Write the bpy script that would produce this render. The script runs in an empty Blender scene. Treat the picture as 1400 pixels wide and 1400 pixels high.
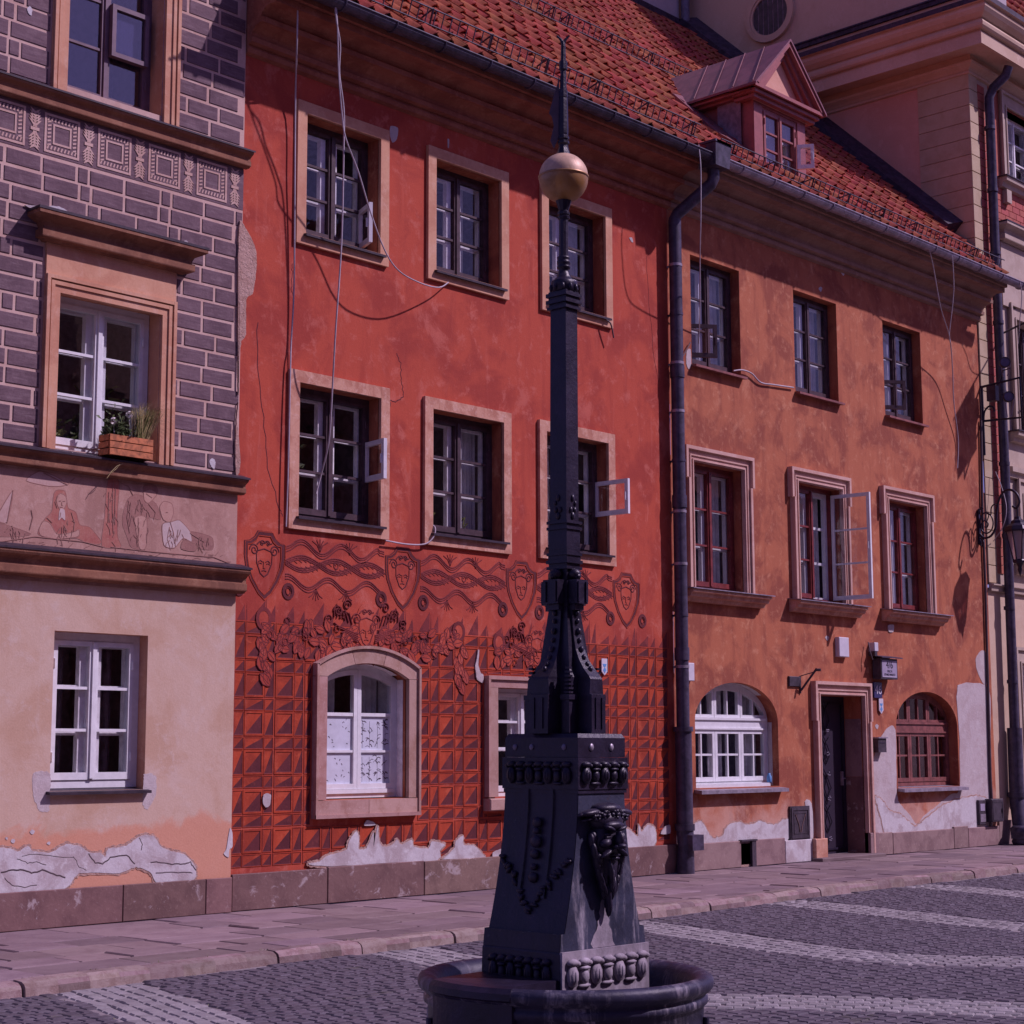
import bpy, bmesh, math, random
from mathutils import Vector, Matrix
R = math.radians
random.seed(7)
S = bpy.context.scene
COL = S.collection
PI = math.pi

# ---------------------------------------------------------------- camera
F, YAW, PITCH, ROLL = 2369.1, R(47.158), R(7.869), R(-0.198)
CAM = Vector((-14.489, -13.437, 1.5))
fw = Vector((math.sin(YAW)*math.cos(PITCH), math.cos(YAW)*math.cos(PITCH), math.sin(PITCH)))
_r = Vector((math.cos(YAW), -math.sin(YAW), 0)); _u = _r.cross(fw)
rr = _r*math.cos(ROLL) + _u*math.sin(ROLL); uu = -_r*math.sin(ROLL) + _u*math.cos(ROLL)
cd = bpy.data.cameras.new('camera'); cam = bpy.data.objects.new('camera', cd); COL.objects.link(cam)
m = Matrix.Identity(4)
for i in range(3):
    m[i][0] = rr[i]; m[i][1] = uu[i]; m[i][2] = -fw[i]; m[i][3] = CAM[i]
cam.matrix_world = m
cd.sensor_width = 36.0; cd.lens = F/1400*36; cd.clip_start = .1; cd.clip_end = 500
S.camera = cam

def wp(u, v, y=0.0):
    """where the line of sight of a measured pixel of the photograph meets the upright plane at depth y"""
    d = fw*F + rr*(u-700) - uu*(v-700)
    t = (y-CAM.y)/d.y
    return (CAM.x+d.x*t, CAM.z+d.z*t)

# ---------------------------------------------------------------- world, sun
SUN_DIR = Vector((-.92, 1.0, -1.4)).normalized()          # travel direction of the light
el = math.asin(-SUN_DIR.z); az = math.atan2(-SUN_DIR.x, -SUN_DIR.y)   # compass from +Y
W = bpy.data.worlds.new('World'); S.world = W; W.use_nodes = True
nt = W.node_tree; nt.nodes.clear()
sky = nt.nodes.new('ShaderNodeTexSky'); sky.sky_type = 'NISHITA'; sky.sun_disc = False
sky.sun_elevation = el; sky.sun_rotation = az
tint = nt.nodes.new('ShaderNodeMix'); tint.data_type = 'RGBA'; tint.blend_type = 'MULTIPLY'
tint.inputs[0].default_value = 1.0
tint.inputs[7].default_value = (.43, .31, .68, 1)
bg = nt.nodes.new('ShaderNodeBackground'); bg.inputs[1].default_value = .14
wo = nt.nodes.new('ShaderNodeOutputWorld')
nt.links.new(sky.outputs[0], tint.inputs[6]); nt.links.new(tint.outputs[2], bg.inputs[0]); nt.links.new(bg.outputs[0], wo.inputs[0])
sd = bpy.data.lights.new('sun', 'SUN'); sd.energy = 3.75; sd.angle = R(1.0); sd.color = (1.0, .80, 1.02)
so = bpy.data.objects.new('sun', sd); COL.objects.link(so)
so.rotation_euler = SUN_DIR.to_track_quat('-Z', 'Y').to_euler(); so.location = (5, -20, 25)
vs = S.view_settings; vs.view_transform = 'Standard'; vs.look = 'None'; vs.exposure = 0; vs.gamma = 1; vs.use_curve_mapping = False
S.cycles.max_bounces = 8; S.cycles.transparent_max_bounces = 12; S.cycles.transmission_bounces = 6
S.cycles.caustics_reflective = False; S.cycles.caustics_refractive = False

# ---------------------------------------------------------------- materials
def newmat(name):
    mt = bpy.data.materials.new(name); mt.use_nodes = True
    n = mt.node_tree; b = n.nodes['Principled BSDF']
    return mt, n, b
def N(n, t, **k):
    x = n.nodes.new(t)
    for a, v in k.items(): setattr(x, a, v)
    return x
def rgba(c): return (c[0], c[1], c[2], 1)
def mixc(n, f, a, b, blend='MIX'):
    x = N(n, 'ShaderNodeMix', data_type='RGBA', blend_type=blend)
    for i, v in ((0, f), (6, a), (7, b)):
        if hasattr(v, 'is_linked') or hasattr(v, 'links'): n.links.new(v, x.inputs[i])
        elif i == 0: x.inputs[0].default_value = v
        else: x.inputs[i].default_value = rgba(v)
    return x.outputs[2]
def noise(n, scale, detail=6, rough=.6, dist=0, vec=None, stretch=None):
    x = N(n, 'ShaderNodeTexNoise'); x.inputs['Scale'].default_value = scale; x.inputs['Detail'].default_value = detail
    x.inputs['Roughness'].default_value = rough; x.inputs['Distortion'].default_value = dist
    if vec is None: vec = N(n, 'ShaderNodeNewGeometry').outputs['Position']
    if stretch:
        mp = N(n, 'ShaderNodeMapping'); mp.inputs['Scale'].default_value = stretch; n.links.new(vec, mp.inputs[0]); vec = mp.outputs[0]
    n.links.new(vec, x.inputs['Vector']); return x.outputs['Fac']
def ramp(n, src, lo, hi):
    x = N(n, 'ShaderNodeMapRange'); x.interpolation_type = 'SMOOTHSTEP'
    x.inputs[1].default_value = lo; x.inputs[2].default_value = hi; n.links.new(src, x.inputs[0]); return x.outputs[0]
def math_(n, op, a, b=None):
    x = N(n, 'ShaderNodeMath', operation=op)
    for i, v in enumerate((a, b)):
        if v is None: continue
        if hasattr(v, 'links'): n.links.new(v, x.inputs[i])
        else: x.inputs[i].default_value = v
    return x.outputs[0]
def bump(n, b, src, strength, dist=.01):
    x = N(n, 'ShaderNodeBump'); x.inputs['Strength'].default_value = strength; x.inputs['Distance'].default_value = dist
    n.links.new(src, x.inputs['Height']); n.links.new(x.outputs[0], b.inputs['Normal'])
def posz(n):
    s = N(n, 'ShaderNodeSeparateXYZ'); n.links.new(N(n, 'ShaderNodeNewGeometry').outputs['Position'], s.inputs[0]); return s.outputs

def plaster(name, base, dark, light, rough=.9, k=1.0, extra=None, bstr=.25, streak=.6):
    mt, n, b = newmat(name)
    big = noise(n, .9*k, 8, .62, .6)
    mid = noise(n, 3.6*k, 8, .70, .3)
    st = noise(n, 1.0*k, 6, .6, .3, stretch=(3.2, 3.2, .45))
    fine = noise(n, 60, 4, .6)
    c = mixc(n, math_(n, 'MULTIPLY', ramp(n, big, .45, .60), .85), base, dark)
    c = mixc(n, math_(n, 'MULTIPLY', ramp(n, st, .48, .75), streak), c, dark)
    c = mixc(n, math_(n, 'MULTIPLY', ramp(n, mid, .53, .68), .6), c, light)
    cl = noise(n, 1.7*k, 9, .72, .35, stretch=(1, 1, .8)); c = mixc(n, math_(n, 'MULTIPLY', ramp(n, cl, .54, .66), .5), c, light); c = mixc(n, math_(n, 'MULTIPLY', ramp(n, cl, .44, .34), .5), c, dark)
    st2 = noise(n, 2.3*k, 5, .6, .2, stretch=(4, 4, .3))
    c = mixc(n, math_(n, 'MULTIPLY', ramp(n, st2, .56, .8), .5*streak), c, light)
    if extra: c = extra(n, c)
    c = mixc(n, .25, c, mixc(n, fine, (0, 0, 0), (1, 1, 1)), 'SOFT_LIGHT')
    n.links.new(c, b.inputs['Base Color']); b.inputs['Roughness'].default_value = rough
    b.inputs['Specular IOR Level'].default_value = .25
    h = math_(n, 'ADD', math_(n, 'MULTIPLY', mid, 1.0), math_(n, 'MULTIPLY', fine, .25))
    bump(n, b, h, bstr, .02)
    return mt
def stone(name, base, dark, light, scale=7, rough=.85, piece=.18, bstr=.3, moss=None):
    """stone whose pieces (objects or islands) each have a tone of their own"""
    mt, n, b = newmat(name)
    a = noise(n, scale, 8, .65, .4); f = noise(n, scale*9, 4, .6)
    c = mixc(n, ramp(n, a, .35, .6), dark, base); c = mixc(n, math_(n, 'MULTIPLY', ramp(n, f, .55, .75), .6), c, light)
    oi = N(n, 'ShaderNodeObjectInfo').outputs['Random']; ri = N(n, 'ShaderNodeNewGeometry').outputs['Random Per Island']
    rnd = math_(n, 'FRACT', math_(n, 'ADD', math_(n, 'MULTIPLY', oi, 7.31), math_(n, 'MULTIPLY', ri, 5.17)))
    hs = N(n, 'ShaderNodeHueSaturation'); n.links.new(c, hs.inputs['Color'])
    mr = N(n, 'ShaderNodeMapRange'); mr.inputs[3].default_value = 1-piece; mr.inputs[4].default_value = 1+piece; n.links.new(rnd, mr.inputs[0])
    n.links.new(mr.outputs[0], hs.inputs['Value'])
    r2 = math_(n, 'FRACT', math_(n, 'MULTIPLY', rnd, 13.7))
    mh = N(n, 'ShaderNodeMapRange'); mh.inputs[3].default_value = .5-piece*.12; mh.inputs[4].default_value = .5+piece*.12; n.links.new(r2, mh.inputs[0])
    n.links.new(mh.outputs[0], hs.inputs['Hue'])
    c = hs.outputs[0]
    if moss:
        mm = noise(n, moss[1], 5, .7, .5); c = mixc(n, math_(n, 'MULTIPLY', ramp(n, mm, moss[2], moss[2]+.1), moss[3]), c, moss[0])
    n.links.new(c, b.inputs['Base Color']); b.inputs['Roughness'].default_value = rough
    b.inputs['Specular IOR Level'].default_value = .3
    bump(n, b, math_(n, 'ADD', a, math_(n, 'MULTIPLY', f, .5)), bstr, .012)
    return mt
def paint(name, base, rough=.5, var=.12, worn=None, metal=0, spec=.4, scale=9):
    mt, n, b = newmat(name)
    a = noise(n, scale, 7, .65, .5)
    dk = tuple(x*(1-var*2) for x in base); lt = tuple(min(1, x*(1+var)) for x in base)
    c = mixc(n, ramp(n, a, .3, .7), dk, lt)
    if worn:
        w = noise(n, 14, 8, .75, 1.0, stretch=(1, 1, .5)); c = mixc(n, math_(n, 'MULTIPLY', ramp(n, w, worn[1], worn[1]+.08), worn[2]), c, worn[0])
    n.links.new(c, b.inputs['Base Color']); b.inputs['Roughness'].default_value = rough; b.inputs['Metallic'].default_value = metal
    b.inputs['Specular IOR Level'].default_value = spec
    bump(n, b, noise(n, 35, 4, .6), .12, .006)
    return mt
def iron(name, base, rough, lime=0.0, zlo=0, zhi=0):
    """old black paint on cast iron, water stains of pale lime between two heights"""
    mt, n, b = newmat(name)
    a = noise(n, 6, 8, .7, .5); f = noise(n, 45, 5, .7)
    c = mixc(n, ramp(n, a, .35, .7), base, tuple(x*1.9 for x in base))
    chip = noise(n, 22, 7, .75, .8); c = mixc(n, math_(n, 'MULTIPLY', ramp(n, chip, .60, .68), .55), c, (.085, .075, .10)); c = mixc(n, math_(n, 'MULTIPLY', ramp(n, noise(n, 11, 8, .75, .6), .62, .72), .4), c, (.075, .035, .025))
    if lime:
        z = posz(n)[2]; s = noise(n, 9, 7, .7, .6, stretch=(1, 1, .16)); s2 = noise(n, 26, 6, .7, .2, stretch=(1, 1, .3))
        m_ = math_(n, 'MULTIPLY', ramp(n, s, .50, .68), ramp(n, z, zhi, zlo))
        m_ = math_(n, 'MULTIPLY', m_, ramp(n, s2, .25, .6))
        c = mixc(n, math_(n, 'MULTIPLY', m_, lime), c, (.46, .42, .48))
    n.links.new(c, b.inputs['Base Color']); b.inputs['Specular IOR Level'].default_value = .36
    rg = N(n, 'ShaderNodeMapRange'); rg.inputs[3].default_value = rough-.1; rg.inputs[4].default_value = rough+.2; n.links.new(a, rg.inputs[0])
    n.links.new(rg.outputs[0], b.inputs['Roughness'])
    bump(n, b, math_(n, 'ADD', a, math_(n, 'MULTIPLY', f, .6)), .4, .010)
    return mt
def glass(name, tintc=(.96, .96, .97), ior=1.5, milk=0.0):
    mt = bpy.data.materials.new(name); mt.use_nodes = True; n = mt.node_tree; n.nodes.clear()
    o = N(n, 'ShaderNodeOutputMaterial'); t = N(n, 'ShaderNodeBsdfTransparent'); g = N(n, 'ShaderNodeBsdfGlossy')
    t.inputs[0].default_value = rgba(tintc); g.inputs['Roughness'].default_value = .015
    lw_ = N(n, 'ShaderNodeLayerWeight'); lw_.inputs[0].default_value = .5      # Schlick, the same from both faces of the sheet
    fr_ = math_(n, 'ADD', math_(n, 'MULTIPLY', math_(n, 'POWER', lw_.outputs['Facing'], 5.0), .9), ((ior-1)/(ior+1))**2)
    # old panes are never quite flat
    bp = N(n, 'ShaderNodeBump'); bp.inputs['Strength'].default_value = .05; bp.inputs['Distance'].default_value = .02
    n.links.new(noise(n, 3.5, 2, .5), bp.inputs['Height']); n.links.new(bp.outputs[0], g.inputs['Normal'])
    mx = N(n, 'ShaderNodeMixShader'); n.links.new(fr_, mx.inputs[0]); n.links.new(t.outputs[0], mx.inputs[1]); n.links.new(g.outputs[0], mx.inputs[2])
    out = mx.outputs[0]
    if milk:
        d = N(n, 'ShaderNodeBsdfDiffuse'); d.inputs[0].default_value = (.7, .7, .75, 1)
        m2 = N(n, 'ShaderNodeMixShader'); m2.inputs[0].default_value = milk; n.links.new(out, m2.inputs[1]); n.links.new(d.outputs[0], m2.inputs[2]); out = m2.outputs[0]
    n.links.new(out, o.inputs[0]); return mt

def salmon(n, c):
    z = posz(n)[2]; w = noise(n, 1.7, 7, .65, .6)
    e = math_(n, 'ADD', z, math_(n, 'MULTIPLY', w, -.85))
    c = mixc(n, math_(n, 'MULTIPLY', ramp(n, e, .50, .36), .85), c, (.60, .285, .18))
    return c
def lower_pale(n, c):
    z = posz(n)[2]; w = noise(n, 2.1, 7, .65, .6)
    e = math_(n, 'ADD', z, math_(n, 'MULTIPLY', w, -1.3))
    return mixc(n, math_(n, 'MULTIPLY', ramp(n, e, .25, -.15), .55), c, (.62, .42, .34))
M = {}
M['red'] = plaster('red_plaster', (.455, .080, .045), (.32, .048, .034), (.56, .165, .12), k=1.15, bstr=.25, streak=.8)
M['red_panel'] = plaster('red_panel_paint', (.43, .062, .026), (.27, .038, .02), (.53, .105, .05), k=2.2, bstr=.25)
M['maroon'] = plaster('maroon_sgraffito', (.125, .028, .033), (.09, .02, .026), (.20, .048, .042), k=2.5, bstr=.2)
M['maroon2'] = plaster('maroon_incised_line', (.20, .037, .037), (.14, .027, .03), (.29, .06, .05), k=2.5, bstr=.2)
M['orange'] = plaster('orange_plaster', (.43, .142, .072), (.26, .072, .045), (.57, .265, .15), k=1.7, bstr=.3, streak=.8, extra=lower_pale)
M['pink'] = plaster('pink_plaster', (.58, .425, .325), (.51, .335, .23), (.61, .49, .42), k=1.1, bstr=.22, streak=.4, extra=salmon)
M['joint'] = plaster('pale_joint_plaster', (.58, .41, .345), (.50, .33, .27), (.64, .48, .42), k=2, bstr=.2)
def hatch(n, c):
    h = noise(n, 26, 5, .7, .4, stretch=(.16, 1, 1.3)); c = mixc(n, math_(n, 'MULTIPLY', ramp(n, h, .5, .68), .5), c, (.25, .185, .20))
    return mixc(n, math_(n, 'MULTIPLY', ramp(n, h, .5, .34), .5), c, (.10, .062, .08))
M['grey'] = plaster('grey_plaster', (.168, .108, .125), (.125, .077, .092), (.22, .15, .165), k=1.8, bstr=.3, streak=.4, extra=hatch)
M['mural'] = plaster('mural_plaster', (.45, .27, .215), (.34, .19, .15), (.54, .36, .30), k=2.2, bstr=.2)
M['band'] = plaster('band_render', (.27, .125, .075), (.17, .075, .05), (.37, .20, .125), k=1.8, bstr=.2)
M['band_dark'] = paint('dark_brown_paint', (.20, .09, .06), .8, .15)  # plain dark brown for the soil and the plant pots
M['sill_dark'] = paint('dark_metal_flashing', (.042, .028, .042), .55, .2, spec=.3)
M['casing'] = plaster('ochre_casing', (.60, .335, .21), (.51, .25, .155), (.66, .42, .30), k=2, bstr=.2, streak=.5)
M['casing2'] = plaster('weathered_casing', (.58, .32, .22), (.43, .19, .125), (.68, .45, .36), k=4.2, bstr=.25, streak=.7)
M['casing3'] = plaster('pink_stone_casing', (.60, .395, .325), (.52, .31, .25), (.66, .46, .40), k=2.2, bstr=.25, streak=.5)
M['stone'] = stone('sandstone_casing', (.46, .29, .245), (.36, .20, .155), (.56, .40, .34), 4, .85, .10)
M['plinth'] = stone('plinth_stone', (.225, .135, .12), (.165, .095, .088), (.31, .21, .18), 3.2, .9, .14, .45, moss=((.47, .40, .40), 5.5, .57, .7))
M['plinth2'] = stone('pale_plinth_stone', (.29, .20, .185), (.21, .135, .13), (.39, .30, .28), 3.2, .9, .12)
M['peel'] = plaster('bare_white_plaster', (.56, .54, .55), (.41, .345, .345), (.67, .67, .67), k=3.2, bstr=.28, streak=.3)
M['peel2'] = plaster('pale_patch_plaster', (.52, .46, .455), (.46, .38, .37), (.58, .54, .53), k=3, bstr=.4, streak=.4)
M['rubble'] = plaster('rough_broken_plaster', (.50, .33, .27), (.40, .24, .19), (.58, .43, .36), k=9, bstr=1.0)
M['white'] = paint('white_window_paint', (.74, .76, .77), .45, .05)
M['white_old'] = paint('old_white_paint', (.88, .87, .87), .55, .1)
M['brown'] = paint('dark_brown_window_paint', (.075, .045, .055), .5, .2, spec=.3)
M['purple'] = paint('purple_brown_window_paint', (.155, .095, .13), .5, .12)
M['oxblood'] = paint('oxblood_window_paint', (.20, .035, .035), .45, .2)
M['wine'] = paint('faded_wine_window_paint', (.25, .085, .075), .55, .2)
M['greyvent'] = paint('lavender_grey_paint', (.76, .75, .78), .5, .06)
M['glass'] = glass('window_glass'); M['glass2'] = glass('reflecting_glass', (.86, .85, .88), 2.0)
M['room'] = paint('dim_room', (.27, .21, .25), .9, .2)
M['curtain'] = paint('pale_curtain', (.74, .72, .75), .9, .1)
M['curtain_dark'] = paint('dark_curtain', (.075, .048, .075), .9, .3)
M['tile'] = stone('clay_roof_tile', (.47, .118, .062), (.35, .078, .045), (.55, .17, .10), 5, .8, .15, .35)
M['zinc'] = paint('grey_zinc', (.33, .29, .34), .45, .18, metal=.3)
M['gutter'] = paint('black_gutter_paint', (.065, .055, .085), .5, .3, worn=((.35, .33, .36), .70, .7))
M['pipe'] = paint('dark_pipe_paint', (.062, .05, .085), .45, .25, worn=((.20, .16, .2), .70, .5))
M['pipe_grey'] = paint('grey_blue_pipe', (.17, .15, .21), .45, .15)
M['cornice_red'] = plaster('red_cornice_paint', (.33, .125, .078), (.24, .08, .052), (.42, .185, .12), k=2.5, bstr=.2)
M['cornice_grey'] = plaster('brown_cornice_paint', (.33, .205, .155), (.25, .145, .11), (.41, .27, .21), k=2.5, bstr=.25)
M['dormer'] = paint('dormer_red_paint', (.33, .10, .092), .5, .12, scale=5)
M['dormer_roof'] = paint('dormer_sheet_roof', (.24, .095, .105), .45, .15, scale=4)
M['beige'] = plaster('beige_plaster', (.60, .45, .325), (.53, .38, .265), (.66, .51, .39), k=.9, bstr=.15, streak=.3)
M['salmon'] = plaster('salmon_plaster', (.68, .38, .275), (.61, .33, .23), (.72, .44, .33), k=.9, bstr=.15, streak=.3)
M['quoin'] = stone('ochre_quoin', (.52, .41, .27), (.46, .35, .22), (.57, .46, .33), 4, .85, .06, .15)
M['ivory'] = plaster('ivory_render', (.50, .41, .33), (.43, .34, .27), (.56, .47, .40), k=1.5, bstr=.15)
M['brick'] = stone('red_facing_brick', (.47, .135, .10), (.40, .105, .08), (.53, .19, .15), 6, .85, .08, .2)
M['lightwall'] = plaster('pale_grey_render', (.52, .47, .47), (.46, .40, .40), (.58, .53, .54), k=1, bstr=.15)
M['dark'] = paint('dark_slate_flashing', (.055, .035, .06), .7, .3)
M['pave'] = stone('pavement_slab_stone', (.225, .163, .168), (.18, .125, .133), (.285, .22, .225), 3, .85, .24, .25)
M['kerb'] = stone('granite_kerb', (.27, .20, .19), (.20, .13, .122), (.38, .31, .30), 12, .85, .28, .5, moss=((.10, .085, .035), 5, .6, .35))
M['sett'] = stone('dark_setts', (.104, .088, .108), (.078, .064, .082), (.185, .165, .18), 9, .75, .13, .3, moss=((.10, .10, .05), .9, .62, .45))
M['sett_pale'] = stone('pale_setts', (.27, .25, .255), (.22, .20, .21), (.40, .38, .38), 9, .8, .16, .4)
M['mortar'] = plaster('sett_mortar', (.27, .235, .24), (.15, .125, .135), (.36, .33, .33), k=3, bstr=.5)
M['joint_dirt'] = plaster('dark_joint_dirt', (.10, .075, .08), (.07, .05, .055), (.16, .13, .13), k=3, bstr=.5)
M['iron'] = iron('black_cast_iron', (.014, .010, .023), .34)
M['iron_wet'] = iron('limestained_cast_iron', (.022, .024, .046), .48, .9, .62, 1.10)
M['iron_lime'] = iron('pale_limed_iron', (.19, .165, .19), .7, .8, .3, 1.4)
M['iron_rim'] = iron('stained_basin_iron', (.020, .018, .038), .42, .9, .22, .62)
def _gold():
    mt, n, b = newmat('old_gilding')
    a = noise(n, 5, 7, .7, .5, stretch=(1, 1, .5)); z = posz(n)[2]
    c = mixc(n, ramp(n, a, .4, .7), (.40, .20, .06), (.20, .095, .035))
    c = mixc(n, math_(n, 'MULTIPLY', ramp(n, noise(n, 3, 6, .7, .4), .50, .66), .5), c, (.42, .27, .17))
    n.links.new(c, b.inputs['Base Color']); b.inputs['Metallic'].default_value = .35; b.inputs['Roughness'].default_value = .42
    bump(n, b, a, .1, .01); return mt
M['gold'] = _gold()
M['gold_pale'] = paint('pale_gilding', (.60, .40, .27), .5, .14, worn=((.40, .22, .10), .56, .7), metal=.1)  # paler gilding for the upper half of the ball
M['vane'] = paint('thin_grey_vane', (.09, .06, .085), .6, .2)
M['cable'] = paint('pale_cable', (.45, .40, .44), .6, .1)
M['cable_dark'] = paint('dark_cable', (.08, .05, .06), .6, .1)
M['wood'] = paint('orange_crate_wood', (.50, .17, .065), .65, .25, scale=14)
M['leaf'] = paint('green_leaf', (.075, .105, .035), .6, .35, scale=25)
M['leaf_light'] = paint('yellow_green_leaf', (.17, .19, .05), .6, .3, scale=25)
M['straw'] = paint('straw_grass', (.46, .36, .17), .7, .3, scale=20)
M['petal'] = paint('white_petal', (.78, .74, .72), .6, .05)
M['redflower'] = paint('red_petal', (.55, .06, .05), .6, .1)
M['sign_white'] = paint('white_sign_plate', (.62, .60, .66), .5, .04)
M['sign_grey'] = paint('greyed_sign_face', (.36, .32, .42), .5, .05)
M['sign_blue'] = paint('navy_enamel', (.035, .035, .12), .35, .05)
M['ink'] = paint('black_lettering', (.03, .02, .04), .5, .05)
M['bluemark'] = paint('light_blue_mark', (.12, .32, .62), .5, .05)
M['box'] = paint('dark_metal_box', (.06, .045, .06), .55, .25, worn=((.2, .15, .15), .66, .5))
M['lampglass'] = glass('lantern_glass', (.75, .62, .62), 1.5, .25)
M['lens'] = paint('blue_grey_lens', (.10, .11, .20), .2, .1)
M['line'] = paint('mural_brown_line', (.31, .16, .13), .9, .1)
M['mred'] = plaster('mural_red', (.40, .165, .125), (.36, .12, .10), (.45, .24, .19), k=8, bstr=.1)
M['mbrown'] = plaster('mural_brown', (.33, .17, .14), (.28, .14, .12), (.39, .23, .19), k=8, bstr=.1)
M['mskin'] = plaster('mural_flesh', (.48, .29, .23), (.44, .25, .2), (.52, .34, .28), k=8, bstr=.1)
M['mwhite'] = paint('mural_white', (.53, .42, .39), .9, .06)
M['mpale'] = plaster('mural_pale', (.50, .34, .30), (.45, .29, .25), (.54, .39, .36), k=8, bstr=.1)
def _lace():
    mt, n, b = newmat('lace_film')
    w = N(n, 'ShaderNodeTexVoronoi', feature='DISTANCE_TO_EDGE'); w.inputs['Scale'].default_value = 15
    mp = N(n, 'ShaderNodeMapping'); mp.inputs['Scale'].default_value = (1.5, 1, .55)
    n.links.new(N(n, 'ShaderNodeNewGeometry').outputs['Position'], mp.inputs[0]); n.links.new(mp.outputs[0], w.inputs['Vector'])
    k = math_(n, 'MULTIPLY', ramp(n, w.outputs['Distance'], .045, .01), ramp(n, noise(n, 8, 3, .6), .45, .6))
    c = mixc(n, k, (.62, .66, .72), (.12, .13, .15)); n.links.new(c, b.inputs['Base Color']); b.inputs['Roughness'].default_value = .35
    return mt
M['lace'] = _lace(); M['film'] = paint('frosted_film', (.60, .64, .72), .35, .05)

# ---------------------------------------------------------------- mesh builder
class MB:
    def __init__(s): s.v = []; s.f = []; s.m = []; s.sm = []
    def add(s, vs_, fs, mi=0, smooth=False):
        o = len(s.v); s.v += [tuple(p) for p in vs_]
        for f in fs: s.f.append(tuple(i+o for i in f)); s.m.append(mi); s.sm.append(smooth)
        return s
    def box(s, x0, x1, y0, y1, z0, z1, mi=0, ch=0.0):
        if x0 > x1: x0, x1 = x1, x0
        if y0 > y1: y0, y1 = y1, y0
        if z0 > z1: z0, z1 = z1, z0
        if ch <= 0:
            P = [(x0,y0,z0),(x1,y0,z0),(x1,y1,z0),(x0,y1,z0),(x0,y0,z1),(x1,y0,z1),(x1,y1,z1),(x0,y1,z1)]
            return s.add(P, [(0,3,2,1),(4,5,6,7),(0,1,5,4),(1,2,6,5),(2,3,7,6),(3,0,4,7)], mi)
        # chamfered towards -y (a piece on a wall)
        c = min(ch, (x1-x0)*.3, (z1-z0)*.3)
        P = [(x0,y1,z0),(x1,y1,z0),(x1,y1,z1),(x0,y1,z1),(x0,y0+c,z0),(x1,y0+c,z0),(x1,y0+c,z1),(x0,y0+c,z1),
             (x0+c,y0,z0+c),(x1-c,y0,z0+c),(x1-c,y0,z1-c),(x0+c,y0,z1-c)]
        return s.add(P, [(8,9,10,11),(4,5,9,8),(5,6,10,9),(6,7,11,10),(7,4,8,11),(0,1,5,4),(1,2,6,5),(2,3,7,6),(3,0,4,7),(0,3,2,1)], mi)
    def slab(s, x0, x1, y0, y1, z0, z1, c=.01, mi=0, tilt=(0, 0)):
        cx, cy = (x0+x1)/2, (y0+y1)/2
        def zz(x, y, z): return z+(x-cx)*tilt[0]+(y-cy)*tilt[1]
        P = [(x0,y0,z0),(x1,y0,z0),(x1,y1,z0),(x0,y1,z0)]
        P += [(x,y,zz(x,y,z1-c)) for x,y in ((x0,y0),(x1,y0),(x1,y1),(x0,y1))]
        P += [(x,y,zz(x,y,z1)) for x,y in ((x0+c,y0+c),(x1-c,y0+c),(x1-c,y1-c),(x0+c,y1-c))]
        return s.add(P, [(8,9,10,11),(4,5,9,8),(5,6,10,9),(6,7,11,10),(7,4,8,11),(0,1,5,4),(1,2,6,5),(2,3,7,6),(3,0,4,7)], mi)
    def ring(s, x0, x1, z0, z1, t, y0, y1, mi=0, tb=None):
        tb = t if tb is None else tb
        s.box(x0, x0+t, y0, y1, z0, z1, mi); s.box(x1-t, x1, y0, y1, z0, z1, mi)
        s.box(x0+t, x1-t, y0+.001, y1-.001, z1-t, z1, mi); s.box(x0+t, x1-t, y0+.001, y1-.001, z0, z0+tb, mi); return s
    def tube(s, pts, r, n=6, mi=0, cap=True, smooth=True):
        pts = [Vector(p) for p in pts]; rs = r if isinstance(r, (list, tuple)) else [r]*len(pts)
        vs_, fs = [], []; up = None
        for i, p in enumerate(pts):
            d = (pts[min(i+1, len(pts)-1)]-pts[max(i-1, 0)])
            if d.length < 1e-9: d = Vector((0, 0, 1))
            d.normalize()
            if up is None: up = d.orthogonal().normalized()
            up = (up-d*up.dot(d)); up = up.normalized() if up.length > 1e-6 else d.orthogonal().normalized()
            w = d.cross(up)
            for k in range(n):
                a = 2*PI*k/n; vs_.append(p+(up*math.cos(a)+w*math.sin(a))*rs[i])
        for i in range(len(pts)-1):
            for k in range(n):
                fs.append((i*n+k, i*n+(k+1)%n, (i+1)*n+(k+1)%n, (i+1)*n+k))
        s.add(vs_, fs, mi, smooth)
        if cap: s.add(vs_[:n], [tuple(range(n))[::-1]], mi); s.add(vs_[-n:], [tuple(range(n))], mi)
        return s
    def lathe(s, prof, cx=0, cy=0, n=24, mi=0, smooth=True, sq=None):
        vs_, fs = [], []
        for r, z in prof:
            for k in range(n): a = 2*PI*k/n; vs_.append((cx+r*math.cos(a), cy+r*math.sin(a), z))
        for i in range(len(prof)-1):
            for k in range(n): fs.append((i*n+k, i*n+(k+1)%n, (i+1)*n+(k+1)%n, (i+1)*n+k))
        return s.add(vs_, fs, mi, smooth)
    def loft(s, secs, mi=0, smooth=False):
        """rectangular sections (z, hx, hy)"""
        vs_, fs = [], []
        for z, hx, hy in secs: vs_ += [(-hx,-hy,z),(hx,-hy,z),(hx,hy,z),(-hx,hy,z)]
        for i in range(len(secs)-1):
            for k in range(4): fs.append((i*4+k, i*4+(k+1)%4, i*4+4+(k+1)%4, i*4+4+k))
        fs.append((3,2,1,0)); t = len(secs)*4-4; fs.append((t,t+1,t+2,t+3))
        return s.add(vs_, fs, mi, smooth)
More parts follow.
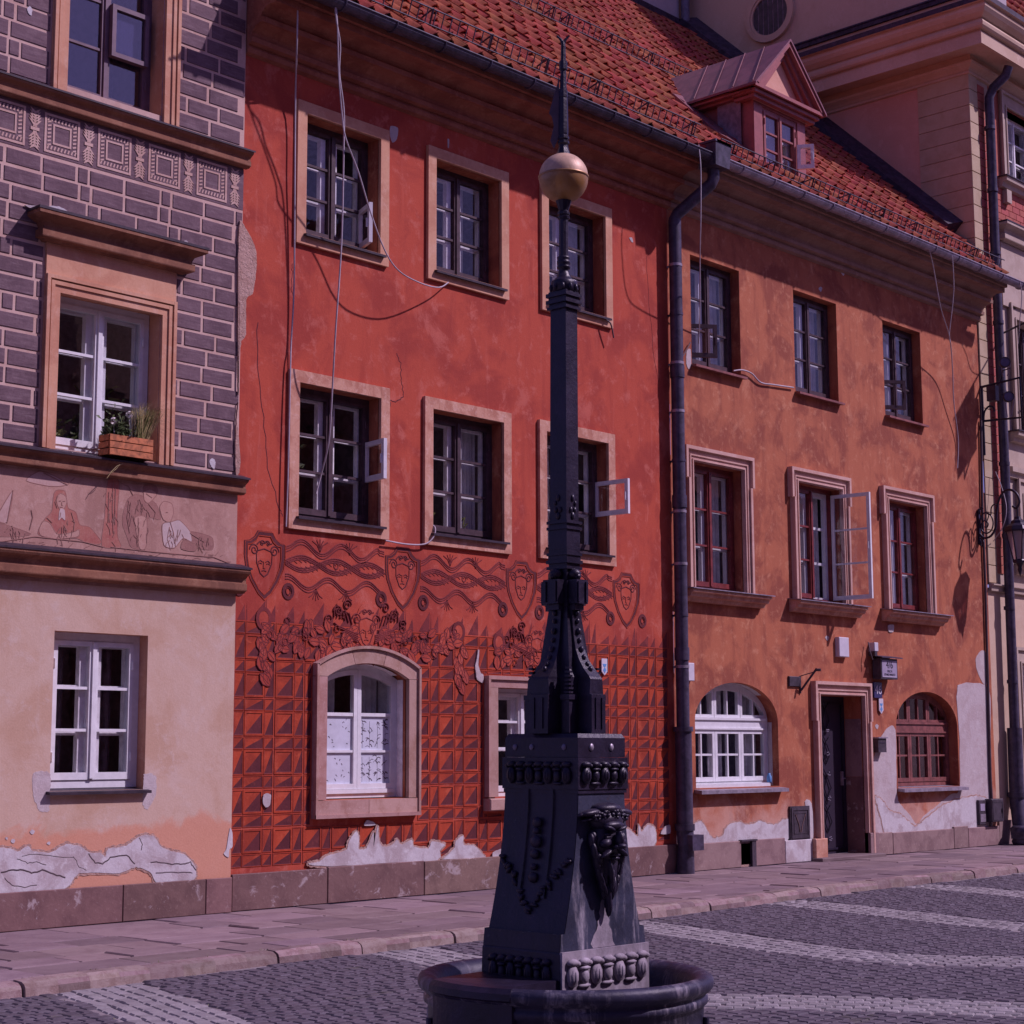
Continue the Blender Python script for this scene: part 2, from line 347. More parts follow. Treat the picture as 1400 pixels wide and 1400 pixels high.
    def ell(s, c, r, n=10, mi=0, rot=None):
        vs_, fs = [], []; h = max(4, n//2)
        for i in range(h+1):
            t = PI*i/h
            for k in range(n):
                a = 2*PI*k/n; p = Vector((r[0]*math.sin(t)*math.cos(a), r[1]*math.sin(t)*math.sin(a), r[2]*math.cos(t)))
                if rot is not None: p = rot @ p
                vs_.append((p.x+c[0], p.y+c[1], p.z+c[2]))
        for i in range(h):
            for k in range(n): fs.append((i*n+k, (i+1)*n+k, (i+1)*n+(k+1)%n, i*n+(k+1)%n))
        return s.add(vs_, fs, mi, True)
    def sweepx(s, prof, x0, x1, mi=0, mis=None, caps=True, ramp_=0):
        """open profile of (y, z) pulled along X and closed at both ends"""
        n = len(prof); vs_ = [(x0,y,z) for y,z in prof]+[(x1,y,z) for y,z in prof]
        for i in range(n-1): s.add([vs_[i],vs_[i+1],vs_[n+i+1],vs_[n+i]], [(0,1,2,3)], mis[i] if mis else mi)
        if caps: s.add(vs_[:n], [tuple(range(n))], mi); s.add(vs_[n:], [tuple(range(n))[::-1]], mi)
        return s
    def sweepy(s, prof, y0, y1, mi=0):
        n = len(prof); vs_ = [(x,y0,z) for x,z in prof]+[(x,y1,z) for x,z in prof]
        for i in range(n-1): s.add([vs_[i],vs_[i+1],vs_[n+i+1],vs_[n+i]], [(0,1,2,3)], mi)
        s.add(vs_[:n], [tuple(range(n))], mi); s.add(vs_[n:], [tuple(range(n))[::-1]], mi); return s
    def plate(s, poly, y, h, mi=0, side=None):
        """outline of (x, z) standing proud of the wall plane y by h"""
        n = len(poly)
        a = sum(poly[i][0]*poly[(i+1)%n][1]-poly[(i+1)%n][0]*poly[i][1] for i in range(n))
        if a < 0: poly = poly[::-1]
        fr = [(x,y-h,z) for x,z in poly]; bk = [(x,y,z) for x,z in poly]
        s.add(fr, [tuple(range(n))], mi)
        s.add(fr+bk, [(i, n+i, n+(i+1)%n, (i+1)%n) for i in range(n)], side if side is not None else mi); return s
    def ribbon(s, pts, w, y, h, mi=0, closed=False):
        """a line of width w on the wall, proud by h"""
        n = len(pts); L = []; 
        for i in range(n):
            a = pts[(i-1)%n] if closed or i else pts[0]; b = pts[(i+1)%n] if closed or i < n-1 else pts[-1]
            dx, dz = b[0]-a[0], b[1]-a[1]; l = math.hypot(dx, dz) or 1; nx, nz = -dz/l, dx/l
            x, z = pts[i]; ww = w
            L.append([(x+nx*ww/2,y,z+nz*ww/2),(x+nx*ww*.22,y-h,z+nz*ww*.22),(x-nx*ww*.22,y-h,z-nz*ww*.22),(x-nx*ww/2,y,z-nz*ww/2)])
        vs_ = [p for q in L for p in q]; fs = []
        for i in range(n if closed else n-1):
            j = (i+1)%n
            for k in range(3): fs.append((i*4+k, i*4+k+1, j*4+k+1, j*4+k))
        return s.add(vs_, fs, mi)
    def build(s, name, mats, parent=None, origin=None, mesh_only=False, recalc=True):
        me = bpy.data.meshes.new(name)
        if not isinstance(mats, (list, tuple)): mats = [mats]
        if parent is not None: o0 = WORG[parent.name]
        elif origin is not None: o0 = Vector(origin)
        else:
            xs = [p[0] for p in s.v]; ys = [p[1] for p in s.v]; zs = [p[2] for p in s.v]
            o0 = Vector(((min(xs)+max(xs))/2, (min(ys)+max(ys))/2, min(zs)))
        me.from_pydata([(p[0]-o0.x, p[1]-o0.y, p[2]-o0.z) for p in s.v], [], s.f)
        for mm in mats: me.materials.append(M[mm] if isinstance(mm, str) else mm)
        me.polygons.foreach_set('material_index', s.m); me.polygons.foreach_set('use_smooth', s.sm)
        if recalc and len(s.f) < 60000:
            bm = bmesh.new(); bm.from_mesh(me); bmesh.ops.recalc_face_normals(bm, faces=bm.faces); bm.to_mesh(me); bm.free()
        me.update()
        if mesh_only: return me
        o = bpy.data.objects.new(name, me); COL.objects.link(o); WORG[o.name] = o0
        if parent is not None: o.parent = parent
        else: o.location = o0
        return o
WORG = {}
def thing(name, loc, label, cat, group=None):
    o = bpy.data.objects.new(name, None); COL.objects.link(o); o.location = loc; WORG[o.name] = Vector(loc)
    o.empty_display_size = .2
    return tag(o, label, cat, group)
def tag(o, label, cat, group=None):
    o['label'] = label; o['category'] = cat
    if group: o['group'] = group
    return o
def kind(o, k): o['kind'] = k; return o
def piece(name, me, parent, loc, rz=0, scale=None):
    """one more piece of a kind that shares its mesh"""
    o = bpy.data.objects.new(name, me); COL.objects.link(o); o.parent = parent
    o.location = Vector(loc)-WORG[parent.name]; o.rotation_euler = (0, 0, rz)
    if scale: o.scale = scale
    return o

def wall(mb, x0, x1, z0, z1, y, holes, mi=0, depth=.32, rmi=None):
    """sheet of wall with openings and their reveals; hole = (x0, x1, z0, zs, rise): straight sides to zs, then an arch of that rise"""
    rmi = mi if rmi is None else rmi
    xs = {x0, x1}
    def top(h, x):
        a, b, _, zs, ri = h[:5]
        if not ri: return zs
        t = (x-(a+b)/2)/((b-a)/2); return zs+ri*math.sqrt(max(0, 1-t*t))
    for h in holes:
        xs |= {h[0], h[1]}
        if h[4]:
            for k in range(1, 24): xs.add((h[0]+h[1])/2-(h[1]-h[0])/2*math.cos(PI*k/24))
    xs = sorted(x for x in xs if x0 <= x <= x1)
    for a, b in zip(xs, xs[1:]):
        c = (a+b)/2; hs = sorted([h for h in holes if h[0] < c < h[1]], key=lambda h: h[2])
        lo = (z0, z0)
        for h in hs:
            mb.add([(a,y,lo[0]),(b,y,lo[1]),(b,y,h[2]),(a,y,h[2])], [(0,1,2,3)], mi)
            ta, tb = top(h, a), top(h, b)
            mb.add([(a,y,ta),(b,y,tb),(b,y+depth,tb),(a,y+depth,ta)], [(0,1,2,3)], rmi)
            mb.add([(a,y,h[2]),(a,y+depth,h[2]),(b,y+depth,h[2]),(b,y,h[2])], [(0,1,2,3)], rmi)
            lo = (ta, tb)
        mb.add([(a,y,lo[0]),(b,y,lo[1]),(b,y,z1),(a,y,z1)], [(0,1,2,3)], mi)
    for h in holes:
        for x in (h[0], h[1]):
            zt = h[3]; mb.add([(x,y,h[2]),(x,y+depth,h[2]),(x,y+depth,zt),(x,y,zt)], [(0,1,2,3)], rmi)
    return mb

def rounded(P, n=4):
    out = []; N_ = len(P)
    for i in range(N_):
        p0, p1, p2, p3 = (Vector(P[(i+k-1) % N_]) for k in range(4))
        for k in range(n):
            t = k/n; q = .5*((2*p1)+(p2-p0)*t*.8+(2*p0-5*p1+4*p2-p3)*t*t*.8+(3*p1-p0-3*p2+p3)*t**3*.8) if 0 else p1*(2*t**3-3*t*t+1)+(p2-p0)*.35*(t**3-2*t*t+t)+p2*(3*t*t-2*t**3)+(p3-p1)*.35*(t**3-t*t)
            out.append((q.x, q.y))
    return out
def jag(poly, amp, n=4, seed=0):
    """break up a traced outline like an edge of fallen plaster"""
    rnd = random.Random(seed); out = []
    for i in range(len(poly)):
        a, b = poly[i], poly[(i+1)%len(poly)]
        for k in range(n):
            t = k/n; j = amp*(0.35 if k == 0 else 1)
            out.append((a[0]+(b[0]-a[0])*t+rnd.uniform(-j, j), a[1]+(b[1]-a[1])*t+rnd.uniform(-j, j)))
    return out

# ---------------------------------------------------------------- windows
def room(mb, x0, x1, z0, z1, y, d=1.2, mi=0, wide=.25):
    a, b, lo, hi = x0-wide, x1+wide, z0-wide*.6, z1+.1
    mb.add([(a,y,lo),(b,y,lo),(b,y,hi),(a,y,hi),(a,y+d,lo),(b,y+d,lo),(b,y+d,hi),(a,y+d,hi)], [(4,5,6,7),(0,4,7,3),(1,2,6,5),(3,7,6,2),(0,1,5,4)], mi)
def window(house, x0, x1, z0, z1, y, frame='brown', inner='white_old', rows=(1/3, 2/3), sash=True, gl='glass', tf=.055, inner_gap=.058, curtain=None, roomd=1.3, skip_left_inner=False, closed_right=True, skip_panes=(), innerr=True):
    """two-leaved window: fixed frame, two leaves with glazing bars, panes, a second pair of leaves behind, the dim room"""
    f = MB(); f.ring(x0, x1, z0, z1, tf, y, y+.09)
    wo_ = f.build('window', frame, house)
    xm = (x0+x1)/2; dz = z1-z0-2*tf
    for side, (a, b) in enumerate(((x0+tf, xm), (xm, x1-tf))):
        if side == 1 and not closed_right: continue
        sb = MB(); lo, hi = z0+tf+.002, z1-tf-.002; t = .045
        a += .002; b -= .002
        sb.ring(a, b, lo, hi, t, y-.012, y+.05, tb=.065)
        zs = [lo+.065+(hi-t-lo-.065)*r for r in rows]
        for z in zs: sb.box(a+t, b-t, y, y+.035, z-.013, z+.013)
        if side == 0: sb.box(b-.02, b+.022, y-.028, y-.013, lo+.01, hi-.01)
        so_ = sb.build('sash', frame, wo_)
        ed = [lo+.065]+zs+[hi-t]
        for i in range(len(ed)-1):
            if (side, i) in skip_panes: continue
            MB().box(a+t-.004, b-t+.004, y+.018, y+.022, ed[i]-.004+(.013 if i else 0), ed[i+1]+.004-(.013 if i < len(ed)-2 else 0)).build('pane', gl, wo_)
        hb = MB()
        hx = a+.012 if side == 0 else b-.012
        for z in (z0+.2*(z1-z0), z1-.2*(z1-z0)): hb.tube([(hx, y-.018, z-.04), (hx, y-.018, z+.04)], .01, 6)
        hb.build('hinge', frame, wo_)
    if innerr:
        yi = y+inner_gap; ib = MB(); ib.ring(x0-.01, x1+.01, z0, z1, .125, yi, yi+.06, tb=.09)
        ib.box(xm-.115, xm+.115, yi-.01, yi+.05, z0+.07, z1-.07)
        zs = [z0+.07+(z1-z0-.14)*r for r in rows]
        for z in zs: ib.box(x0+.06, x1-.06, yi+.005, yi+.04, z-.018, z+.018)
        for s_ in (-1, 1): ib.box(xm+s_*.03-.006, xm+s_*.03+.006, yi-.04, yi-.012, z0+.45*(z1-z0), z0+.55*(z1-z0))
        # side linings of the box between the two pairs of leaves
        
        ib.build('inner_frame', inner, wo_)
    rb = MB(); room(rb, x0, x1, z0, z1, y+inner_gap+.07, roomd); rb.build('room_lining', 'room', wo_)
    if curtain:
        for (ca, cb, mat_) in curtain:
            cbm = MB(); n = 18; yy = y+inner_gap+.16; pv = []
            for k in range(n+1):
                x = x0+(x1-x0)*(ca+(cb-ca)*k/n); pv.append((x, yy+.03*math.sin(k*1.9)))
            for k in range(n):
                (xa, ya), (xb, yb) = pv[k], pv[k+1]
                cbm.add([(xa,ya,z0-.05),(xb,yb,z0-.05),(xb,yb,z1+.05),(xa,ya,z1+.05)], [(0,1,2,3)], 0, True)
            cbm.build('curtain', mat_, wo_)
    return wo_

def casement(parent, hx, y, z0, z1, w, ang, mat_, rows=(), gl='glass', t=.05, name='open_sash', sgn=1):
    """a leaf standing open; hinge line at hx, leaf reaches w in the direction ang (degrees from +X, towards the street negative y)"""
    mb = MB(); mb.ring(0, w, z0, z1, t, -.02, .02, tb=t*1.2)
    for r_ in rows: z = z0+(z1-z0)*r_; mb.box(t, w-t, -.012, .012, z-.013, z+.013)
    mb.box(w-.035, w-.02, -.045, -.02, (z0+z1)/2-.05, (z0+z1)/2+.05)
    c, s_ = math.cos(R(ang)), math.sin(R(ang))
    def tr(b): b.v = [(hx+p[0]*c-p[1]*s_, y+p[0]*s_+p[1]*c, p[2]) for p in b.v]; return b
    o = tr(mb).build(name, mat_, parent)
    ed = [z0+t]+[z0+(z1-z0)*r_ for r_ in rows]+[z1-t]
    for a, b in zip(ed, ed[1:]): tr(MB().box(t-.004, w-t+.004, -.002, .002, a, b)).build('pane', gl, parent)
    return o

def leaf_quads(mb, c, spread, n, size, mi=0, rnd=random, up=.4):
    for _ in range(n):
        p = Vector((c[0]+max(-1.6, min(1.6, rnd.gauss(0, 1)))*spread[0], c[1]+rnd.gauss(0, spread[1]), c[2]+abs(rnd.gauss(0, spread[2]))))
        d = Vector((rnd.uniform(-1, 1), rnd.uniform(-1, 1), rnd.uniform(-.3, 1)+up)).normalized(); s_ = d.orthogonal().normalized()
        L = size*rnd.uniform(.6, 1.3); q = s_*L*.35
        bend = Vector((0, 0, -L*.15))
        mb.add([p, p+d*L*.5+q, p+d*L+bend, p+d*L*.5-q], [(0,1,2,3)], mi)

# ================================================================ THE GREY-AND-PINK HOUSE (sgraffito blocks above, pink plaster below)
YL = -.03
HL = thing('town_house', (-6.5, 0, 0), 'grey block-patterned house with pink ground floor at the left edge', 'house', 'old town houses along the street')
LW = [(-6.05, -5.0, 7.60, 9.3, 0), (-6.07, -4.955, 4.21, 5.66, 0), (-5.995, -5.0, 1.17, 2.575, 0), (-8.6, -7.55, 7.60, 9.3, 0), (-8.6, -7.55, 4.21, 5.66, 0), (-8.6, -7.6, 1.17, 2.575, 0)]
X0L, X1L = -9.6, -3.99
lw = wall(MB(), X0L, X1L, 3.0, 4.12, YL, [], 1)
wall(lw, X0L, X1L, 0, 3.0, YL, [LW[2], LW[5]], 2, .2, 3)
wall(lw, X0L, X1L, 4.12, 6.9, YL, [LW[1], LW[4]], 0, .22, 4)
wall(lw, X0L, X1L, 6.9, 7.45, YL, [], 5); wall(lw, X0L, X1L, 7.45, 12.6, YL, [LW[0], LW[3]], 0, .24, 4)
lw.box(X1L-.004, X1L, YL+.001, 6, 0, 12.6, 2)
LWALL = lw.build('wall', ['joint', 'mural', 'pink', 'ochre_x' if 0 else 'casing', 'casing', 'grey'], HL)
# blocks of the sgraffito: each its own shallow plate of grey plaster between pale joints
random.seed(3)
def block_rows(z0, z1, x0, x1, holes, course):
    nrow = int(round((z1-z0)/course)); course = (z1-z0)/nrow
    for r_ in range(nrow):
        za, zb = z0+r_*course+.015, z0+(r_+1)*course-.015
        x = x1-.012-((r_*.29) % .86); seq = [.36, .10, .36, .36, .10, .36]; k = r_ % 3
        x += .5
        while x > x0:
            w = seq[k % 3 if False else k % 6]*random.uniform(.93, 1.07); k += 1
            a, b = max(x-w, x0), min(x, x1-.012); x -= w+.031
            if b-a < .03: continue
            cut = [(a, b)]
            for h in holes:
                if h[2] < (za+zb)/2 < h[3]:
                    nx = []
                    for p, q in cut:
                        if q <= h[0] or p >= h[1]: nx.append((p, q)); continue
                        if p < h[0]-.012: nx.append((p, h[0]-.012))
                        if q > h[1]+.012: nx.append((h[1]+.012, q))
                    cut = nx
            for p, q in cut:
                if q-p < .03: continue
                j = lambda: random.uniform(-.003, .003)
                mb = MB(); mb.box(p+j(), q+j(), YL-.007+random.uniform(-.002, .001), YL+.002, za+j(), zb+j(), 0, .004)
                mb.build('plaster_block', 'grey', LWALL)
CAS = [(-6.23, -4.78, 4.1, 6.36), (-8.78, -7.36, 4.1, 6.36), (-6.24, -4.82, 7.4, 9.6), (-8.8, -7.36, 7.4, 9.6)]
block_rows(4.215, 6.87, -8.0, X1L, CAS, .168)
block_rows(7.54, 9.75, -8.0, X1L, CAS, .168)
# frieze of framed squares and tied bundles
FZ = MB(); FZ.box(X0L, X1L-.001, YL-.004, YL+.01, 6.89, 7.31); FRZ = FZ.build('frieze', 'grey', HL)
for k in range(-2, 4):
    x = -6.09+.568*k
    q = MB(); y = YL-.004
    for o, t in ((.0, .022), (.088, .018)):
        q.ring(x-.185+o, x+.185-o, 6.915+o, 7.285-o, t, y-.006, y+.001)
    o = .03; a, b, c, d = x-.185+o, x+.185-o, 6.915+o, 7.285-o; t = .043
    st = .036
    def slant(cx, cz, hor):
        if hor: q.plate([(cx-.014, cz-t*.42), (cx+.002, cz-t*.42), (cx+.014, cz+t*.42), (cx-.002, cz+t*.42)], y, .004)
        else: q.plate([(cx-t*.42, cz-.014), (cx+t*.42, cz-.002), (cx+t*.42, cz+.014), (cx-t*.42, cz+.002)], y, .004)
    n = int((b-a)/st)
    for i in range(n+1): slant(a+st*.3+i*(b-a-st*.6)/n, c+t*.5, 1); slant(a+st*.3+i*(b-a-st*.6)/n, d-t*.5, 1)
    for i in range(1, n): slant(a+t*.5, c+st*.3+i*(d-c-st*.6)/n, 0); slant(b-t*.5, c+st*.3+i*(d-c-st*.6)/n, 0)
    q.build('square_frame', 'joint', FRZ)
    x += .284; q = MB()
    q.box(x-.045, x+.045, y-.007, y, 7.085, 7.115)
    for s_ in (1, -1):
        for i in range(5):
            z = 7.1+s_*(.03+i*.026)
            for e in (-1, 1): q.plate([(x, z), (x+e*.02, z+s_*.005), (x+e*(.066-.004*i), z+s_*.062), (x+e*.012, z+s_*.04)], y, .006)
        q.plate([(x-.02, 7.1+s_*.02), (x+.02, 7.1+s_*.02), (x+.012, 7.1+s_*.17), (x-.012, 7.1+s_*.17)], y, .005)
    q.build('bundle', 'joint', FRZ)
# projecting bands
def band(z0, z1, proj, x1, cover=.018):
    h = z1-z0
    p = [(YL-a*proj, z0+b*h) for a, b in ((0, 0), (.42, .0), (.48, .05), (.62, .08), (.64, .12), (.64, .34), (.56, .36), (.54, .46), (.58, .56), (.72, .64), (.9, .70), (.97, .78), (.97, .92), (0, .97))]
    b = MB().sweepx(p, X0L, x1, 0).build('cornice_band', 'band', HL)
    c = MB(); c.add([(X0L, YL-proj-.004, z1-h*.07), (x1+.015, YL-proj-.004, z1-h*.07), (x1+.015, YL-.002, z1+.03), (X0L, YL-.002, z1+.03),
                     (X0L, YL-proj-.004, z1-h*.07-cover), (x1+.015, YL-proj-.004, z1-h*.07-cover), (x1+.015, YL-.002, z1+.03-cover), (X0L, YL-.002, z1+.03-cover)],
                    [(0,1,2,3), (4,5,6,7), (0,1,5,4), (1,2,6,5), (0,3,7,4)])
    c.build('metal_flashing', 'sill_dark', b)
    return b
band(7.32, 7.50, .13, X1L+.03); band(4.0, 4.17, .13, X1L+.04); band(3.03, 3.29, .17, X1L+.05)
# plinth stones
PL = MB(); PL.box(X0L, X1L-.002, YL-.02, YL+.05, 0, .29); PLW = PL.build('plinth', 'rubble', HL)
x = X0L
for w in (1.35, 1.6, 1.42, .92, .31):
    b = min(x+w, X1L-.004); MB().box(x+.003, b-.003, YL-.045, YL-.018, 0, .325, 0, .006).build('plinth_stone', 'plinth', PLW); x = b
    if x > X1L-.01: break
x0p = x
if x0p < X1L-.02: MB().box(x0p+.003, X1L-.004, YL-.045, YL-.018, 0, .325, 0, .006).build('plinth_stone', 'plinth', PLW)
# casings
def casing_flat(house, x0, x1, z0, z1, t, y, proud, mat_, steps=2, tb=None, name='casing'):
    c = MB(); c.ring(x0, x1, z0, z1, t, y-proud, y+.01, tb=tb)
    for k in range(1, steps):
        d = t*k/steps*.8
        c.ring(x0-.004, x1+.004, z0-.004, z1+.004, t*.35, y-proud-.014*k, y-proud+.001, tb=.001 if tb is None else tb*.35)
    return c.build(name, mat_, house)
def jambs(house, x0, x1, z0, z1, zt, t, y, mat_):
    """moulded casing with plain jambs down to the sill and a frieze over the lintel"""
    c = MB()
    for a, b in ((x0, x0+t), (x1-t, x1)):
        c.box(a, b, y-.035, y+.01, z0, z1-t)
    c.box(x0, x1, y-.034, y+.01, z1-t, z1)
    for k, (o, h) in enumerate(((0.0, .06), (.05, .05))):
        c.box(x0+o, x0+o+.035, y-h, y-.03, z0, z1-o); c.box(x1-o-.035, x1-o, y-h, y-.03, z0, z1-o)
        c.box(x0+o+.035, x1-o-.035, y-h+.001, y-.03, z1-o-.035, z1-o)
    if zt: c.box(x0, x1, y-.03, y+.01, z1+.001, zt)
    return c.build('casing', mat_, house)
def pediment(house, x0, x1, z0, z1, proj, y, mat_):
    h = z1-z0
    p = [(0, 0), (.30, .0), (.36, .06), (.58, .08), (.60, .12), (.60, .36), (.50, .38), (.48, .5), (.56, .62), (.80, .72), (.97, .8), (1.0, .82), (1.0, .95)]
    # mitred hood: sections scale out to the ends
    vs_, fs = [], []
    for px_, pz_ in p:
        e = proj*px_; z = z0+h*pz_
        vs_ += [(x0+proj-e, y, z), (x0+proj-e, y-e, z), (x1-proj+e, y-e, z), (x1-proj+e, y, z)]
    for i in range(len(p)-1):
        for k in range(3): fs.append((i*4+k, i*4+k+1, i*4+4+k+1, i*4+4+k))
    t = (len(p)-1)*4; fs += [(t, t+1, t+2, t+3), (0, 3, 2, 1)]
    o = MB().add(vs_, fs).build('hood', mat_, house)
    MB().box(x0-.008, x1+.008, y-proj-.006, y-.001, z1-.012, z1+.012).build('metal_flashing', 'sill_dark', o)
    return o
jambs(HL, -6.22, -4.80, 4.19, 5.78, 6.08, .15, YL, 'casing'); pediment(HL, -6.42, -4.57, 6.07, 6.32, .22, YL, 'band')
jambs(HL, -6.23, -4.83, 7.52, 9.42, None, .16, YL, 'casing')
jambs(HL, -8.78, -7.38, 4.19, 5.78, 6.08, .15, YL, 'casing'); pediment(HL, -8.98, -7.17, 6.07, 6.32, .22, YL, 'casing2')
jambs(HL, -8.78, -7.38, 7.52, 9.42, None, .16, YL, 'casing')
def sill(parent, x0, x1, z, proj, y, mat_='sill_dark', th=.025, back=.2, slope=.03):
    s_ = MB(); s_.add([(x0,y-proj,z-slope),(x1,y-proj,z-slope),(x1,y+back,z+.005),(x0,y+back,z+.005),(x0,y-proj,z-slope-th),(x1,y-proj,z-slope-th),(x1,y+back,z+.005-th),(x0,y+back,z+.005-th)],
        [(0,1,2,3),(4,5,6,7),(0,1,5,4),(1,2,6,5),(3,0,4,7),(2,3,7,6)])
    return s_.build('sill', mat_, parent)
w = window(HL, -6.05, -5.0, 7.58, 9.3, YL+.2, 'purple', 'purple', rows=(.3, .62), gl='glass2', innerr=False, roomd=.9)
sb = MB(); sb.ring(-5.50, -5.08, 8.10, 8.62, .045, YL+.12, YL+.185); sb.build('vent_sash', 'purple', w); MB().box(-5.46, -5.12, YL+.15, YL+.153, 8.14, 8.58).build('pane', 'glass2', w)
w = window(HL, -6.07, -4.96, 4.22, 5.66, YL+.17, 'white', 'white', gl='glass', tf=.06, roomd=1.0)
w2_ = window(HL, -5.995, -5.0, 1.19, 2.575, YL+.13, 'white', 'white_old', gl='glass', tf=.07, curtain=((0, .33, 'curtain_dark'), (.45, .85, 'curtain_dark')))
sill(w2_, -6.03, -4.96, 1.19, .06, YL)
for hx in ((-8.6, -7.55, 7.58, 9.3, 'purple'), (-8.6, -7.55, 4.22, 5.66, 'white'), (-8.6, -7.6, 1.19, 2.575, 'white')):
    window(HL, hx[0], hx[1], hx[2], hx[3], YL+.15, hx[4], innerr=False)
# broken plaster: patches traced on the wall
def patch(parent, px, mat_, y, amp=.012, h=.006, n=5, seed=0, name='bare_patch'):
    poly = jag(rounded([wp(u, v, y) for u, v in px], 3), amp*.5, max(2, n//2), seed)
    if mat_ == 'peel' and len(px) > 8:
        ar = sum(poly[i][0]*poly[(i+1) % len(poly)][1]-poly[(i+1) % len(poly)][0]*poly[i][1] for i in range(len(poly))); sg = 1 if ar > 0 else -1
        rnd = random.Random(seed+5); out = []; L_ = len(poly)
        for i in range(L_):
            a, b = poly[i-2], poly[(i+2) % L_]; dx, dz = b[0]-a[0], b[1]-a[1]; l = math.hypot(dx, dz) or 1; o_ = .012+.016*rnd.random()
            out.append((poly[i][0]+sg*dz/l*o_, poly[i][1]-sg*dx/l*o_))
        MB().plate(out, y, h*.55).build('broken_edge', 'rubble', parent)
    return MB().plate(poly, y, h).build(name, mat_, parent)
o4 = lambda z, X, Y: [(X+a/4, Y+b/4) for a, b in z]
patch(HL, [(-30, 1158)]+o4([(0,435),(60,440),(100,455),(150,425),(180,455),(280,460),(360,415),(440,430),(490,462),(550,465),(575,485),(590,440),(690,425),(760,375),(830,368),(880,430),(940,455),(1010,475),(1060,530),(1072,590),(1030,620),(860,628),(820,570),(740,540),(650,575),(430,575),(350,660),(0,685)],0,1050)+[(-30,1222)], 'peel', YL, .012, .007, 5, 1)
patch(HL, o4([(1255,330),(1268,350),(1270,430),(1252,445),(1248,490),(1222,470),(1238,435)],0,1050), 'peel', YL, .006, .006, 3, 2)
for i, (c, s_) in enumerate((((175,350),14),((70,400),13),((35,385),8),((265,412),10))):
    patch(HL, o4([(c[0]-s_,c[1]),(c[0],c[1]-s_),(c[0]+s_,c[1]-4),(c[0]+3,c[1]+s_)],0,1050), 'peel', YL, .006, .004, 3, 10+i)
patch(HL, o4([(180,30),(268,25),(275,110),(270,230),(215,235),(180,150)],0,1050), 'peel2', YL, .02, .002, 4, 20)
patch(HL, o4([(785,70),(790,30),(850,40),(855,130),(810,225),(780,200)],0,1050), 'peel2', YL, .02, .002, 4, 21)
patch(HL, o4([(1306,1210),(1330,1240),(1370,1310),(1395,1380),(1395,1400)],0,0)+o4([(1395,60),(1378,200),(1340,240),(1338,430),(1312,470),(1300,580),(1298,760),(1296,0)],0,350), 'rubble', YL-.007, .012, .022, 5, 3, 'broken_edge')
patch(HL, o4([(1298,800),(1290,900),(1300,1010),(1308,1120),(1300,1190),(1284,1195),(1282,1050),(1286,900)],0,350), 'rubble', YL-.007, .01, .02, 4, 4, 'broken_edge')
patch(HL, o4([(130,1125),(240,1130),(310,1130),(365,1160),(350,1185),(200,1150)],0,0), 'peel', YL-.008, .008, .02, 4, 5)
for i, (c, s_, X, Y) in enumerate((((160,60),26,0,0), ((1015,1335),22,0,0), ((1160,1135),30,0,350))):
    patch(HL, o4([(c[0]-s_*.5,c[1]-s_*.4),(c[0],c[1]-s_),(c[0]+s_*.6,c[1]-s_*.3),(c[0]+s_*.4,c[1]+s_),(c[0]-s_*.2,c[1]+s_*.5)],X,Y), 'peel', YL-.008, .008, .004, 4, 30+i)
def crack0(px, w):
    P = [wp(u, v, YL) for u, v in px]; q = []; rnd = random.Random(int(px[0][1]))
    for a, b in zip(P, P[1:]):
        for k in range(4): t = k/4; q.append((a[0]+(b[0]-a[0])*t+rnd.uniform(-.006, .006), a[1]+(b[1]-a[1])*t+rnd.uniform(-.006, .006)))
    q.append(P[-1]); MB().ribbon(q, w, YL-.0072, .0012).build('crack_or_shadow', 'joint_dirt', HL)
for z_, w_ in (([(0,570),(60,560),(110,555),(170,575),(230,560),(290,580),(355,600)],.014), ([(90,495),(150,520),(200,515),(250,530)],.007), ([(480,470),(520,520),(560,525),(600,490),(690,475),(735,525)],.012), ([(400,480),(430,540),(470,560)],.006),
               ([(820,515),(880,515),(940,525),(1000,525),(1040,515),(1070,560)],.012), ([(850,575),(920,570),(990,572),(1050,575)],.010), ([(760,380),(775,420),(770,450)],.008), ([(120,480),(200,470),(330,490),(400,490)],.006), ([(20,600),(60,640),(130,650),(200,640)],.008)):
    crack0(o4(z_, 0, 1050), w_)
# the mural: flat painted shapes
MU = MB(); MU.box(X0L, X1L-.02, YL-.003, YL+.002, 3.32, 3.98); MUR = MU.build('mural', 'mural', HL)
def mp_(pts): return [wp(a/1400*330, 630+b/679*160, YL) for a, b in pts]
my = YL-.003
def mshape(name, pts, mt, lay=1, outline=True):
    P = rounded(mp_(pts)); mb = MB(); mb.plate(P, my, .0012*lay, 0)
    if outline: mb.ribbon(P, .008, my-.0012*lay+.0002, .0008, 1, closed=True)
    return mb.build(name, [mt, 'line'], MUR)
mshape('painted_woman', [(310,195),(330,170),(375,175),(388,235),(395,275),(440,300),(462,370),(520,385),(585,465),(570,485),(500,475),(440,450),(330,450),(225,430),(225,395),(265,330),(300,290)], 'mred', 1)
mshape('painted_arms', [(225,400),(250,350),(290,365),(330,425),(420,415),(455,400),(450,440),(330,452),(240,435)], 'mskin', 2)
mshape('painted_face', [(328,210),(350,190),(378,205),(386,240),(370,278),(345,280),(330,250)], 'mskin', 2)
mshape('painted_scarf', [(345,282),(372,285),(375,345),(355,330),(338,345)], 'mwhite', 3, False)
mshape('painted_tree_trunk', [(625,110),(690,120),(680,300),(682,440),(700,500),(590,495),(605,330)], 'mred', 1)
mshape('painted_man', [(740,225),(780,195),(830,205),(905,250),(930,340),(860,330),(850,420),(820,510),(760,500),(735,440),(710,370),(715,300)], 'mbrown', 1)
mshape('painted_man_legs', [(780,330),(830,320),(850,350),(845,500),(810,510),(790,420)], 'mskin', 2)
